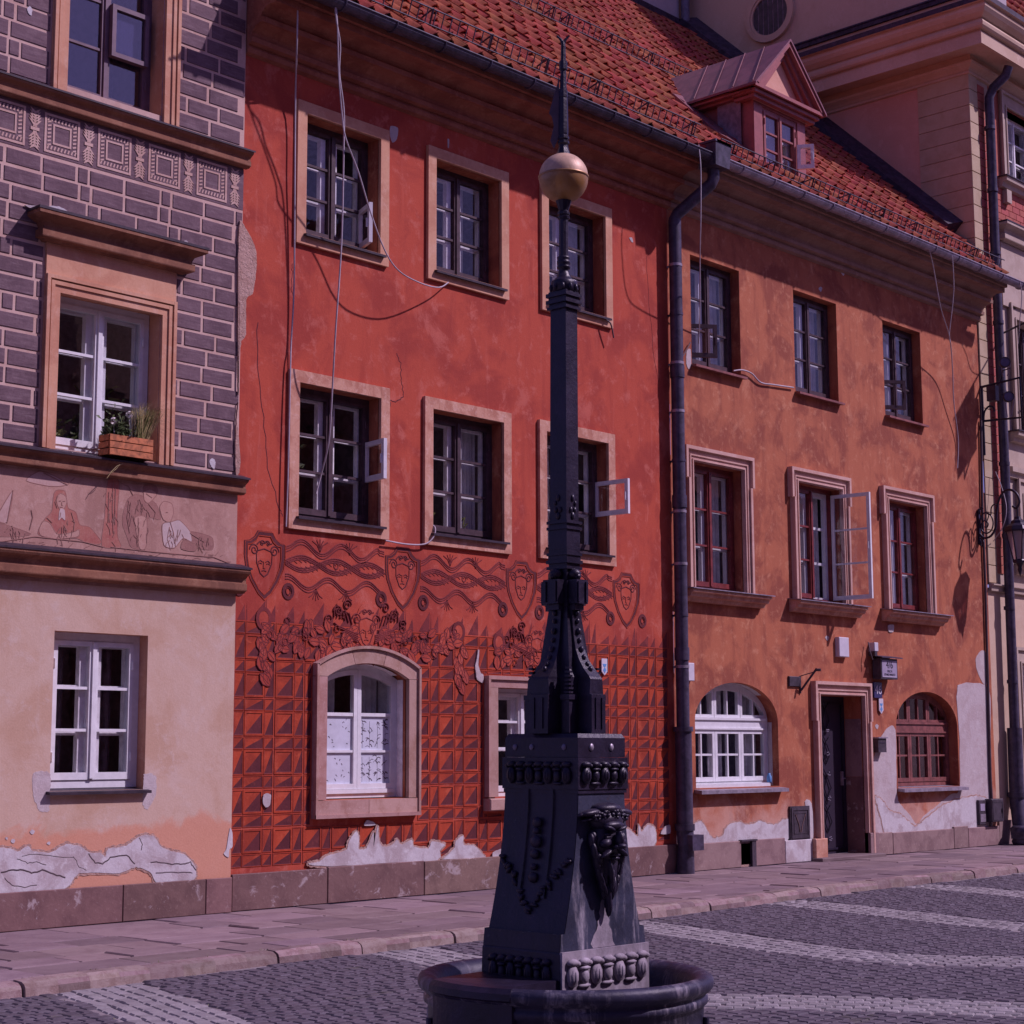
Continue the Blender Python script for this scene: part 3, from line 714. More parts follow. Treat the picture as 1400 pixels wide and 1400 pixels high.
mshape('painted_man_head', [(835,150),(890,150),(905,200),(860,245),(835,225)], 'mskin', 2)
mshape('painted_hat', [(830,150),(865,135),(905,150),(912,185),(870,165),(835,175)], 'mbrown', 3)
mshape('painted_youth', [(940,370),(990,355),(1040,345),(1100,410),(1110,470),(1060,450),(1010,505),(950,490)], 'mwhite', 2)
mshape('painted_youth_head', [(925,270),(950,235),(995,250),(1005,300),(985,355),(945,340)], 'mskin', 2)
mshape('painted_trousers', [(1095,412),(1180,425),(1232,450),(1230,515),(1130,500)], 'mbrown', 1)
mshape('painted_book', [(1065,460),(1140,490),(1125,525),(1050,510)], 'mbrown', 3)
mshape('painted_tent', [(150,115),(230,60),(330,95),(385,140),(290,148)], 'mpale', 1)
mshape('painted_sail', [(-20,330),(75,170),(40,355)], 'mpale', 1)
mshape('painted_boat', [(-60,350),(0,360),(180,425),(60,440),(-60,430)], 'mbrown', 1)
l_ = MB()
for pts in ([(75,170),(40,360)], [(180,285),(188,330),(170,400)], [(700,130),(745,150),(770,200)], [(250,70),(390,140),(430,100)], [(340,235),(352,232)], [(362,236),(376,234)], [(356,240),(356,258),(362,260)], [(345,268),(362,270)], [(960,300),(972,298)], [(845,190),(880,215)], [(600,500),(480,470),(200,440),(0,470)], [(640,500),(900,530),(1240,560),(1340,600)]):
    l_.ribbon(mp_(pts), .009, my-.004, .001)
rnd_ = random.Random(12)
for (cx0, cy0, w_, h_, n_) in ((380, 400, 90, 120, 16), (800, 330, 120, 220, 26), (1010, 420, 90, 110, 14), (640, 330, 60, 300, 14), (1170, 460, 80, 70, 10), (90, 400, 120, 50, 10)):
    for _ in range(n_):
        a0, b0 = cx0+rnd_.uniform(-w_/2, w_/2), cy0+rnd_.uniform(-h_/2, h_/2); dx_, dy_ = rnd_.uniform(-25, 25), rnd_.uniform(15, 70)
        l_.ribbon(mp_([(a0, b0), (a0+dx_*.6+rnd_.uniform(-8, 8), b0+dy_*.5), (a0+dx_, b0+dy_)]), .006, my-.0045, .0008)
for _ in range(60):
    a0 = rnd_.uniform(0, 1330); b0 = 500+a0*.07+rnd_.uniform(-40, 30); l_.ribbon(mp_([(a0, b0), (a0+rnd_.uniform(10, 40), b0-rnd_.uniform(-5, 25))]), .006, my-.002, .0008)
for pts in ([(335,205),(318,240),(330,275)], [(412,300),(430,360),(425,410)], [(270,330),(300,360)], [(350,300),(345,330)], [(745,240),(735,330),(750,420)], [(860,250),(900,300),(890,340)], [(800,330),(800,480)], [(985,355),(1005,420),(1010,480)], [(1100,420),(1180,470)], [(655,120),(650,280),(655,420)], [(668,160),(664,330)], [(630,180),(625,360)]):
    l_.ribbon(mp_(pts), .007, my-.0045, .0008)
l_.build('painted_lines', 'line', MUR)

# ================================================================ THE RED HOUSE
HR = thing('town_house', (-.5, 0, 0), 'bright red house with sgraffito shields and faceted ground floor, between two neighbours', 'house', 'old town houses along the street')
XR0, XR1 = -3.985, 3.0
RW2 = [(-3.17, -2.12, 6.84, 8.13, 0), (-1.27, -.20, 6.84, 8.13, 0), (.63, 1.70, 6.84, 8.13, 0)]
RW1 = [(-3.22, -2.09, 3.87, 5.25, 0), (-1.31, -.17, 3.87, 5.25, 0), (.57, 1.71, 3.87, 5.25, 0)]
AW = (-2.815, -1.667, 1.02, 2.27, .14); SW = (-.29, .86, 1.0, 2.21, 0)
rw = wall(MB(), XR0, XR1, 0, 9.3, 0, RW2+RW1+[AW, SW], 0, .30, 1)
RWALL = rw.build('wall', ['red', 'orange'], HR)
# plinth
PW = MB().box(XR0, XR1, -.015, .03, 0, .33).build('plinth', 'rubble', HR)
for a, b in ((-3.985, -2.78), (-2.78, -1.43), (-1.43, .02), (.02, 1.46), (1.46, 3.0)):
    MB().box(a+.004, b-.003, -.045, -.013, 0, .352+random.uniform(-.008, .008), 0, .007).build('plinth_stone', 'plinth', PW)
# casings of the upper windows
for i, h in enumerate(RW2):
    t = .125; c = MB(); c.ring(h[0]-t, h[1]+t, h[2]-t, h[3]+t, t, -.04, .01); ca = c.build('casing', 'casing', HR)
    sill(ca, h[0]-.03, h[1]+.05, h[2]+.01, .085, 0)
for i, h in enumerate(RW1):
    t = .125; c = MB(); c.ring(h[0]-t, h[1]+t, h[2]-t-.01, h[3]+t, t, -.04, .01); ca = c.build('casing', 'casing2', HR)
    sill(ca, h[0]-.03, h[1]+.05, h[2]+.02, .085, 0)
yw = .175
plain = [(0, .5, 'curtain')]
wA = window(HR, *RW2[0][:4], yw, 'brown', skip_panes=((1, 2),), curtain=((.05, .2, 'curtain'), (.55, .72, 'curtain')))
wB = window(HR, *RW2[1][:4], yw, 'brown', curtain=((.02, .30, 'curtain'), (.6, .8, 'curtain')))
wC = window(HR, *RW2[2][:4], yw, 'brown', curtain=((.1, .3, 'curtain'), (.7, .95, 'curtain')))
casement(wA, -2.215, .2, 6.90, 7.34, .36, -112, 'greyvent', name='vent_sash')
yw = .155
wD = window(HR, *RW1[0][:4], yw, 'brown', skip_panes=((1, 1),), curtain=((.02, .2, 'curtain'),))
wE = window(HR, *RW1[1][:4], yw, 'brown', curtain=((.03, .22, 'curtain'), (.72, .95, 'curtain')))
wF = window(HR, *RW1[2][:4], yw, 'brown', curtain=((.05, .45, 'curtain'), (.6, .9, 'curtain')), skip_panes=((1, 1),))
casement(wD, -2.13, .17, 4.35, 4.78, .40, -100, 'greyvent', name='vent_sash')
casement(wF, 1.69, .17, 4.35, 4.78, .52, -88, 'greyvent', name='vent_sash')
# arched ground floor window with its stone surround
c = MB()
ax0, ax1, azs = AW[0], AW[1], AW[3]
cxm = (ax0+ax1)/2; ha = (ax1-ax0)/2
def arc(off, ri, n, a=ax0, b=ax1, zs=azs):
    o = []
    for k in range(n+1):
        t = -1+2*k/n; o.append(((a+b)/2+t*((b-a)/2+off), zs+ri*math.sqrt(max(0, 1-t*t))))
    return o
def arc2(x0, x1, zs, rise, n):
    """flat circular arc"""
    L = (x1-x0)/2; rad = (L*L+rise*rise)/(2*rise); out = []
    a0 = math.asin(min(1, L/rad))
    for k in range(n+1):
        a = -a0+2*a0*k/n; out.append(((x0+x1)/2+rad*math.sin(a), zs+rise-rad+rad*math.cos(a)))
    return out
ina = arc2(ax0, ax1, 2.265, .15, 12); ota = arc2(ax0-.155, ax1+.155, 2.395, .185, 12)
sur = MB()
def ashlar(poly, proud=.05): MB().plate(poly, .012, proud+.012).build('casing_stone', 'stone', SUR)
SUR = MB().box(ax0-.15, ax0-.005, -.03, .0, 1.02, 2.2).build('stone_surround', 'stone', HR)
MB().box(ax1+.005, ax1+.15, -.03, .0, 1.02, 2.2).build('casing_backing', 'stone', SUR)
ashlar([(ax0-.155, 1.023), (ax0, 1.023), (ax0, 2.262), (ax0-.155, 2.262)]); ashlar([(ax1, 1.023), (ax1+.155, 1.023), (ax1+.155, 2.262), (ax1, 2.262)])
for a, b in ((0, 4), (4, 8), (8, 12)):
    up = ota[a:b+1]; dn = ina[a:b+1]
    if a == 0: up = [(ax0-.155, 2.268), (ax0-.155, 2.395)]+up[1:]
    if b == 12: up = up[:-1]+[(ax1+.155, 2.395), (ax1+.155, 2.268)]
    g = .003
    q_ = [list(p) for p in up]+[list(p) for p in dn[::-1]]
    if a: q_[0][0] += g; q_[-1][0] += g
    if b < 12: q_[len(up)-1][0] -= g; q_[len(up)][0] -= g
    ashlar([tuple(p) for p in q_])
ashlar([(ax0-.155, .838), (-2.245, .838), (-2.245, 1.017), (ax0-.155, 1.017)], .06); ashlar([(-2.239, .838), (ax1+.155, .838), (ax1+.155, 1.017), (-2.239, 1.017)], .06)
# raised outer lip
lip = MB(); e = .03
for a, b in (((ax0-.157, .84), (ax0-.157, 2.39)), ((ax1+.127, .84), (ax1+.127, 2.39))): lip.box(a[0], a[0]+e, -.075, -.045, a[1], b[1])
o2 = arc2(ax0-.157, ax1+.157, 2.39, .205, 14); i2 = arc2(ax0-.157+e, ax1+.157-e, 2.375, .19, 14)
for k in range(14): lip.plate([o2[k], o2[k+1], i2[k+1], i2[k]], -.04, .035)
lip.box(ax0-.157, ax1+.157, -.078, -.058, .838, .875)
lip.build('stone_lip', 'stone', SUR)
# its white window
wf = MB(); y = .14
wf.box(ax0, ax0+.045, y, y+.08, 1.03, 2.27); wf.box(ax1-.045, ax1, y, y+.08, 1.03, 2.27); wf.box(ax0+.045, ax1-.045, y+.001, y+.079, 1.03, 1.075)
for k in range(12):
    a, b = ina[k], ina[k+1]; wf.plate([a, b, (b[0], b[1]-.085), (a[0], a[1]-.085)], y+.08, .079)
AWO = wf.build('window', 'white', HR)
def arch_top(x): 
    L = (ax1-ax0)/2; rise = .15; rad = (L*L+rise*rise)/(2*rise); return 2.265+rise-rad+math.sqrt(max(0, rad*rad-(x-cxm)**2))
for a, b in ((ax0+.047, cxm-.002), (cxm+.002, ax1-.047)):
    sb = MB(); sb.box(a, a+.05, y-.01, y+.05, 1.12, arch_top(a)-.065); sb.box(b-.05, b, y-.01, y+.05, 1.12, arch_top(b)-.065)
    sb.box(a+.05, b-.05, y-.009, y+.049, 1.12, 1.175); sb.box(a+.05, b-.05, y-.004, y+.04, 1.87, 1.905); sb.box(a+.05, b-.05, y-.004, y+.04, 1.495, 1.52)
    n = 6
    for k in range(n):
        p, q = a+(b-a)*k/n, a+(b-a)*(k+1)/n
        sb.plate([(p, arch_top(p)-.062), (q, arch_top(q)-.062), (q, arch_top(q)-.115), (p, arch_top(p)-.115)], y+.05, .0615)
    sb.build('sash', 'white', AWO)
    left = a < cxm-.3
    MB().box(a+.046, b-.046, y+.017, y+.02, 1.17, 1.50).build('pane', 'film', AWO)
    MB().box(a+.046, b-.046, y+.017, y+.02, 1.515, 1.875).build('pane', 'film', AWO)
    MB().box(a+.046, b-.046, y+.017, y+.02, 1.90, 2.37).build('pane', 'glass', AWO)
random.seed(41)
for (pa, pb_, za, zb, dense) in ((cxm+.05, ax1-.10, 1.53, 1.86, 1), (cxm+.05, ax1-.10, 1.18, 1.49, 1), (ax0+.10, cxm-.06, 1.53, 1.86, 0), (ax0+.10, cxm-.06, 1.18, 1.49, 0)):
    bm_ = MB(); W_ = pb_-pa; yy = y+.0165
    stems = [pa+W_*t for t in (.10, .34, .60, .86)] if dense else []
    for x_ in stems: bm_.ribbon([(x_, za+.01), (x_+.004, (za+zb)/2), (x_-.002, zb-.04)], .004, yy, .0008)
    for _ in range(46 if dense else 12):
        x_ = (random.choice(stems) if dense else random.uniform(pa, pb_))+random.uniform(-.01, .01); z_ = random.uniform(za+.02, zb-.03); e = random.choice((-1, 1)); L_ = random.uniform(.025, .06)*(1 if dense else .5)
        a_ = random.uniform(-.9, .9); x2, z2 = x_+e*L_*math.cos(a_), z_+L_*math.sin(a_)
        if pa-.01 < x2 < pb_+.01: bm_.ribbon([(x_, z_), ((x_+x2)/2, (z_+z2)/2+.010), (x2, z2)], random.uniform(.005, .010), yy, .0008)
    bm_.build('etched_pattern', 'curtain_dark', AWO)
bb = MB(); bb.box(ax0+.046, ax1-.046, y-.02, y+.05, 1.076, 1.118); bb.build('weather_board', 'white', AWO)
sp = MB()
for x in (ax0, ax1-.004): sp.box(x, x+.004, y+.08, y+.3, 1.03, 2.27)
sp.box(ax1-.007, ax1-.003, .045, .139, 1.03, 2.262)
for k in range(12):
    a, b = ina[k], ina[k+1]
    if k < 11: sp.add([(a[0], .045, a[1]-.004), (b[0], .045, b[1]-.004), (b[0], .139, b[1]-.004), (a[0], .139, a[1]-.004)], [(0,1,2,3)])
sp.build('reveal_lining', 'white_old', AWO)
rb = MB(); room(rb, ax0, ax1, 1.02, 2.45, y+.2, 1.1); rb.build('room_lining', 'room', AWO)
for ca, cb, mt_ in ((ax0+.25, ax0+.52, 'curtain'), (cxm+.3, ax1-.03, 'curtain')):
    cbm = MB(); n = 10
    for k in range(n):
        xa, xb = ca+(cb-ca)*k/n, ca+(cb-ca)*(k+1)/n
        cbm.add([(xa,y+.28+.02*math.sin(k*2),1.0),(xb,y+.28+.02*math.sin(k*2+2),1.0),(xb,y+.28+.02*math.sin(k*2+2),2.4),(xa,y+.28+.02*math.sin(k*2),2.4)], [(0,1,2,3)])
    cbm.build('curtain', mt_, AWO)
# second ground floor window, mostly behind the pump
SUR2 = MB().box(SW[0]-.155, SW[0]-.001, -.05, .01, 1.0, SW[3]).build('stone_surround', 'stone', HR)
MB().box(SW[1]+.001, SW[1]+.155, -.05, .01, 1.0, SW[3]).build('casing_stone', 'stone', SUR2)
MB().box(SW[0]-.155, SW[1]+.155, -.051, .01, SW[3]+.002, SW[3]+.13).build('casing_stone', 'stone', SUR2)
l2 = MB(); l2.box(SW[0]-.175, SW[1]+.175, -.075, -.002, SW[3]+.09, SW[3]+.132); l2.box(SW[0]-.175, SW[0]-.14, -.074, -.002, 1.0, SW[3]+.089); l2.build('stone_lip', 'stone', SUR2)
MB().box(SW[0]-.19, SW[1]+.19, -.11, .08, .85, .985, 0, .012).build('sill', 'stone', SUR2)
window(HR, SW[0], SW[1], 1.0, SW[3], .14, 'white', 'white_old', rows=(.42, .72), tf=.05)

# cornice, gutter, roof shared line
EY, EZ = -.55, 9.2
SL = .963
CP = [(0, 8.54), (-.05, 8.56), (-.065, 8.60), (-.05, 8.64), (-.12, 8.65), (-.125, 8.70), (-.10, 8.71), (-.115, 8.76), (-.16, 8.80), (-.23, 8.82), (-.285, 8.815), (-.29, 8.87), (-.25, 8.88), (-.28, 8.93), (-.36, 8.97), (-.45, 8.965), (-.50, 8.96), (-.505, 9.03), (-.47, 9.035), (-.55, 9.04), (-.555, 9.12), (0, 9.14)]
MB().sweepx(CP, XR0+.005, XR1+.02).build('cornice', 'cornice_red', HR)
def gutter(x0, x1, mat_, house, y=-.655, z=9.13, r=.085, endcap=True):
    g = MB(); n = 8
    for x in (0,):
        prof = [(y-r*math.cos(PI*k/n), z-r*math.sin(PI*k/n)) for k in range(n+1)]
        prof2 = [(y-(r-.006)*math.cos(PI*k/n), z-(r-.006)*math.sin(PI*k/n)) for k in range(n, -1, -1)]
        g.sweepx(prof+prof2+[prof[0]], x0, x1)
    g.tube([(x0, y-r, z), (x1, y-r, z)], .012, 6)
    go = g.build('gutter', mat_, house)
    x = x0+.35
    while x < x1:
        b = MB(); prof = [(y-(r+.006)*math.cos(PI*k/n), z-(r+.006)*math.sin(PI*k/n)) for k in range(n+1)]
        b.tube([(x, p, q) for p, q in prof], .011, 5); b.build('gutter_bracket', mat_, go); x += .72
    return go
gutter(XR0-.35, 3.12, 'gutter', HR)

# roof tiles: one pantile mesh, 300 nearest as pieces, the rest joined
TW, TL = .235, .335
def tile_verts(x, s0, jit=0):
    """pantile: wave across, lifted at its lower end"""
    P = []
    n = 6
    for e in (0, 1):
        for k in range(n+1):
            t = k/n; hgt = .045*math.cos(t*2*PI)*(.95 if t < .5 else 1)+.01
            up = .055 if e == 0 else .012
            P.append((x+(t-.5)*TW*1.04, (0 if e == 0 else TL*1.12), hgt+up))
    for k in range(n+1):
        t = k/n; P.append((x+(t-.5)*TW*1.04, .004, .045*math.cos(t*2*PI)+.01+.055-.022))
    return P
TF = [(k, k+1, 8+k, 7+k) for k in range(6)]+[(k+1, k, 14+k, 15+k) for k in range(6)]
cs, sn = 1/math.sqrt(1+SL*SL), SL/math.sqrt(1+SL*SL)
def roofpt(x, s, h): return (x, EY+s*cs-h*sn, EZ+s*sn+h*cs)
bm_t = MB(); bm_t.add([(p[0], p[1]*cs-p[2]*sn, p[1]*sn+p[2]*cs) for p in tile_verts(0, 0)], TF, 0, True)
TILE = bm_t.build('roof_tile', 'tile', None, (0, 0, 0), mesh_only=True, recalc=False)
DORM = (4.72, 6.12)
def make_roof(house, x0, x1, smax, count, skip=None, back=None):
    base = MB(); base.add([roofpt(x0, -.02, -.03), roofpt(x1, -.02, -.03), roofpt(x1, smax, -.03), roofpt(x0, smax, -.03), (x0, EY+smax*cs, EZ-.3), (x1, EY+smax*cs, EZ-.3), (x0, EY+.45, EZ-.05), (x1, EY+.45, EZ-.05)],
                          [(0,1,2,3), (3,2,5,4), (0,3,4,6), (1,2,5,7)])
    ro = base.build('roof', 'dark', house)
    spots = []
    nx = int((x1-x0)/TW); ns = int(smax/TL)
    for j in range(ns):
        for i in range(nx):
            x = x0+TW*(i+.5); s_ = j*TL-.05
            if skip and skip(x, s_): continue
            spots.append((x, s_))
    def dist(p): q = roofpt(p[0], p[1], 0); return (Vector(q)-CAM).length
    vis = [p for p in spots if -2.9 < p[0]]
    vis.sort(key=dist); near = set(vis[:count]); rest = MB()
    for p in spots:
        j1, j2 = random.uniform(-.012, .012), random.uniform(-.006, .008)
        loc = roofpt(p[0]+j2, p[1]+j1, random.uniform(-.004, .008))
        if p in near: piece('roof_tile', TILE, ro, loc, random.uniform(-.02, .02))
        else: rest.add([(loc[0]+q[0], loc[1]+q[1]*cs-q[2]*sn, loc[2]+q[1]*sn+q[2]*cs) for q in tile_verts(0, 0)], TF, 0, True)
    if rest.v: kind(rest.build('roof_tile', 'tile', ro, recalc=False), 'stuff')
    return ro
RSMAX = 8.9
ROOF_R = make_roof(HR, XR0, 3.0, RSMAX, 170)
def snow_guard(house, x0, x1, s0, h=.2, mat_='gutter'):
    g = MB(); a = .02
    def rp(x, s_, up): p = roofpt(x, s_, .06); return (p[0], p[1]-up*.35, p[2]+up*.94)
    for up in (.03, h): g.tube([rp(x0, s0, up), rp(x1, s0, up)], .0095, 5)
    x = x0
    while x <= x1: g.tube([rp(x, s0, .03), rp(x, s0, h)], .007, 4); x += .125
    x = x0+.3
    go = g.build('snow_guard', mat_, house)
    while x < x1:
        b = MB(); p = rp(x, s0, 0); q = rp(x, s0, h+.01); r_ = roofpt(x, s0+.28, .05)
        b.tube([r_, p, q], .014, 5); b.tube([q, roofpt(x, s0+.2, .06)], .011, 5); b.build('guard_bracket', mat_, go); x += .95
snow_guard(HR, XR0, 3.1, .22); snow_guard(HR, XR0, 3.0, 3.55)
# rainwater head and the downpipe between the red and the orange house
hp = MB(); hx, hy = 3.20, -.62
hp.add([(hx-.17,hy-.17,9.30),(hx+.17,hy-.17,9.30),(hx+.17,hy+.17,9.30),(hx-.17,hy+.17,9.30),(hx-.15,hy-.15,8.98),(hx+.15,hy-.15,8.98),(hx+.15,hy+.15,8.98),(hx-.15,hy+.15,8.98)], [(0,1,5,4),(1,2,6,5),(2,3,7,6),(3,0,4,7),(4,5,6,7),(0,1,2,3)])
hp.ring(hx-.185, hx+.185, 9.28, 9.31, .03, hy-.18, hy+.18)
DP = MB().tube([(3.0, -.13, 8.35), (3.0, -.13, 1.75)], .083, 14).build('downpipe', 'pipe', HR)
hp.build('rainwater_head', 'gutter', DP)
b = MB(); b.tube([(hx, hy, 9.0), (hx, hy, 8.86), (hx-.02, hy+.03, 8.78), (3.02, -.16, 8.44), (3.0, -.13, 8.37), (3.0, -.13, 8.25)], .08, 12); b.build('swan_neck', 'pipe', DP)
b = MB(); b.tube([(3.0, -.13, 1.78), (3.0, -.13, .55)], .105, 14); b.tube([(3.0, -.13, 1.74), (3.0, -.13, 1.80)], .125, 14); b.tube([(3.0, -.13, .60), (3.0, -.13, .52)], .125, 14); b.tube([(3.0, -.13, .53), (2.99, -.15, .32), (2.99, -.13, .0)], [.11, .1, .12], 12); b.box(2.93, 3.16, -.30, -.12, .28, .47)
b.build('cast_iron_standpipe', 'pipe', DP)
for k, z in enumerate((7.75, 7.1, 6.45, 5.82, 5.18, 4.52, 3.85, 3.2, 2.55)):
    b = MB(); b.tube([(3.0, -.13, z-.018), (3.0, -.13, z+.018)], .089, 14); b.box(2.985, 3.015, -.13, .02, z-.012, z+.012)
    b.build('pipe_band', 'zinc' if k % 3 != 1 else 'pipe', DP)
for z in (6.35, 4.66, 2.72): MB().tube([(3.0, -.13, z-.09), (3.0, -.13, z+.07)], .095, 14).build('pipe_sleeve', 'pipe', DP)

# ---- faceted rustication of the red ground floor: one shallow panel per facet
CW_, CN_ = .245, .135           # wide and narrow column
RWH, RN_ = .245, .13            # tall and short row
blocked = [(ax0-.165, ax1+.165, .80, 2.40), (ax0+.1, ax1-.1, 2.3, 2.62), (SW[0]-.19, SW[1]+.19, .83, 2.35)]
PANELS = {}
def facet(w, h, framed):
    k = (round(w, 2), round(h, 2), framed)
    if k in PANELS: return PANELS[k]
    w, h = k[0], k[1]
    mb = MB(); g = .006; a, b, c, d = g, w-g, g, h-g; y0, y1 = -.0015, (-.007 if framed else -.005)
    t = .02 if framed else .006
    # raised rim
    P = [(a,y1,c),(b,y1,c),(b,y1,d),(a,y1,d),(a+t,y1,c+t),(b-t,y1,c+t),(b-t,y1,d-t),(a+t,y1,d-t)]
    mb.add(P, [(0,1,5,4),(1,2,6,5),(2,3,7,6),(3,0,4,7)], 0)
    mb.add([(a,0,c),(b,0,c),(b,0,d),(a,0,d),(a,y1,c),(b,y1,c),(b,y1,d),(a,y1,d)], [(0,1,5,4),(1,2,6,5),(2,3,7,6),(3,0,4,7)], 0)
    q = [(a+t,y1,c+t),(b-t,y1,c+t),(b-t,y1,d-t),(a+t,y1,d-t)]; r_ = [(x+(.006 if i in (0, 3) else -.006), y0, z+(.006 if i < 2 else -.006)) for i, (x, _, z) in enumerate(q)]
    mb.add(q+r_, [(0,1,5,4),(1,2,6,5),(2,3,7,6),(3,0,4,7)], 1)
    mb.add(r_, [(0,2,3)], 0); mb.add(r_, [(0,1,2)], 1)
    PANELS[k] = mb.build('facet_panel', ['red_panel', 'maroon'], None, (0, 0, 0), mesh_only=True)
    return PANELS[k]
cells = []
z = 2.78; row = 0
zs_rows = []
while z > .36:
    h = RN_ if row % 2 == 0 else RWH
    zs_rows.append((max(z-h, .36), z)); z -= h; row += 1
xs_cols = []; x = XR0+.008; k = 0
while x < XR1-.11:
    w = CN_ if k % 2 == 0 else CW_
    xs_cols.append((x, min(x+w, XR1-.1))); x += w; k += 1
for (za, zb) in zs_rows:
    for (xa, xb) in xs_cols:
        P = [(xa, xb, za, zb)]
        for bl in blocked:
            q = []
            for (a, b, c, d) in P:
                if b <= bl[0] or a >= bl[1] or d <= bl[2] or c >= bl[3]: q.append((a, b, c, d)); continue
                if a < bl[0]: q.append((a, bl[0]-.004, c, d))
                if b > bl[1]: q.append((bl[1]+.004, b, c, d))
                if c < bl[2]: q.append((max(a, bl[0]), min(b, bl[1]), c, bl[2]-.004))
                if d > bl[3]: q.append((max(a, bl[0]), min(b, bl[1]), bl[3]+.004, d))
            P = q
        for (a, b, c, d) in P:
            if b-a > .04 and d-c > .04: cells.append((a, b, c, d))
def hidden_by_garland(a, b, c, d):
    return c > 2.36 and not (-1.1 < (a+b)/2 < -.55 or (a+b)/2 > 1.35) and d > 2.5
cells.sort(key=lambda q: -(q[1]-q[0])*(q[3]-q[2])/((q[0]+14.5)**2+160))
rest = MB()
for i, (a, b, c, d) in enumerate(cells):
    framed = b-a > .18 and d-c > .18
    me = facet(b-a, d-c, framed)
    if i < 296: piece('facet_panel', me, RWALL, (a, 0, c))
    else:
        for p_ in me.polygons: pass
        rest.add([(a+v.co.x, v.co.y, c+v.co.z) for v in me.vertices], [tuple(p_.vertices) for p_ in me.polygons]); 
        for q_, p_ in zip(range(len(rest.m)-len(me.polygons), len(rest.m)), me.polygons): rest.m[q_] = p_.material_index
if rest.v: kind(rest.build('facet_panel', ['red_panel', 'maroon'], RWALL), 'stuff')
# painted points fading out above the top row
pts = MB()
for (xa, xb) in xs_cols:
    w = xb-xa; hh = random.uniform(.10, .24); zb = 2.785; lean = random.uniform(-.01, .02)
    pts.plate([(xa+w*random.uniform(.2, .4), zb), (xb-.006, zb), (xb-.008+lean*.3, zb+hh*.6), (xb-.012+lean, zb+hh)], 0, .0015)
    if random.random() < .6: pts.plate([(xb+.006, zb), (xb+.024, zb), (xb+.016, zb+hh*random.uniform(.7, 1.2))], 0, .0015)
kind(pts.build('painted_points', 'maroon2', RWALL), 'stuff')
# ---- sgraffito frieze
def spiral(cx, cz, r, turns, s=1, a0=0, n=26):
    return [(cx+s*r*(1-.8*k/n)*math.cos(a0+turns*2*PI*k/n), cz+r*(1-.8*k/n)*math.sin(a0+turns*2*PI*k/n)) for k in range(n+1)]
def circ(cx, cz, rx, rz=None, n=18): rz = rz or rx; return [(cx+rx*math.cos(2*PI*k/n), cz+rz*math.sin(2*PI*k/n)) for k in range(n)]
LW_, LH = .017, .0045
def face(mb, x, z, s=1.0, half=True):
    """a mask: locks curled to both sides, brows, nose and mouth"""
    for e in (-1, 1): mb.ribbon(spiral(x+e*.135*s, z+.11*s, .062*s, 1.6, e), LW_, 0, LH)
    mb.ribbon([(x-.10*s, z+.17*s), (x-.06*s, z+.205*s), (x-.02*s, z+.18*s), (x+.02*s, z+.21*s), (x+.06*s, z+.18*s), (x+.10*s, z+.19*s)], LW_, 0, LH)
    mb.ribbon(spiral(x-.03*s, z+.185*s, .035*s, 1.2), LW_*.8, 0, LH); mb.ribbon(spiral(x+.045*s, z+.185*s, .035*s, 1.2, -1), LW_*.8, 0, LH)
    mb.ribbon([(x-.105*s, z+.10*s), (x-.10*s, z-.02*s), (x-.05*s, z-.13*s), (x, z-.165*s), (x+.05*s, z-.13*s), (x+.10*s, z-.02*s), (x+.105*s, z+.10*s), (x, z+.13*s)], LW_, 0, LH, closed=True)
    for e in (-1, 1):
        mb.ribbon([(x+e*.02*s, z-.01*s), (x+e*.05*s, z+.006*s), (x+e*.08*s, z-.015*s)], LW_*.7, 0, LH)
        mb.ribbon([(x+e*.03*s, z-.03*s), (x+e*.055*s, z-.022*s), (x+e*.075*s, z-.035*s)], LW_*.6, 0, LH)
    mb.ribbon([(x-.008*s, z-.005*s), (x-.012*s, z-.075*s), (x+.012*s, z-.078*s)], LW_*.7, 0, LH)
    mb.ribbon([(x-.03*s, z-.105*s), (x, z-.098*s), (x+.03*s, z-.106*s)], LW_*.7, 0, LH)
SHX = (-3.62, -1.73, .15, 2.06)
for x in SHX:
    mb = MB(); zt = 3.68
    out = [(-.09, 0), (.09, 0), (.13, -.06), (.19, -.10), (.255, -.11), (.255, -.25), (.235, -.36), (.17, -.50), (.08, -.62), (0, -.68), (-.08, -.62), (-.17, -.50), (-.235, -.36), (-.255, -.25), (-.255, -.11), (-.19, -.10), (-.13, -.06)]
    n = len(out); o_ = [(x+a, zt+b) for a, b in out]; i_ = [(x+a*.83, zt-.05+b*.86) for a, b in out]
    for k in range(n): mb.plate([o_[k], o_[(k+1)%n], i_[(k+1)%n], i_[k]], 0, .0045)
    mb.ribbon(i_, .012, -.003, .004, 1, closed=True); mb.ribbon([(p[0]+.012, p[1]-.008) for p in o_], .012, -.0005, .005, 1, closed=True)
    face(mb, x, 3.38, .95)
    mb.build('shield_relief', ['maroon', 'red_panel'], RWALL)
    for e in (-.31, .31):
        mb = MB(); c0 = circ(x+e, 3.10, .078, .085); c1 = circ(x+e, 3.10, .045, .05)
        for k in range(18): mb.plate([c0[k], c0[(k+1)%18], c1[(k+1)%18], c1[k]], 0, .008)
        mb.ribbon(circ(x+e, 3.10, .03, .035), .012, 0, .007); mb.build('ring_relief', 'maroon', RWALL)
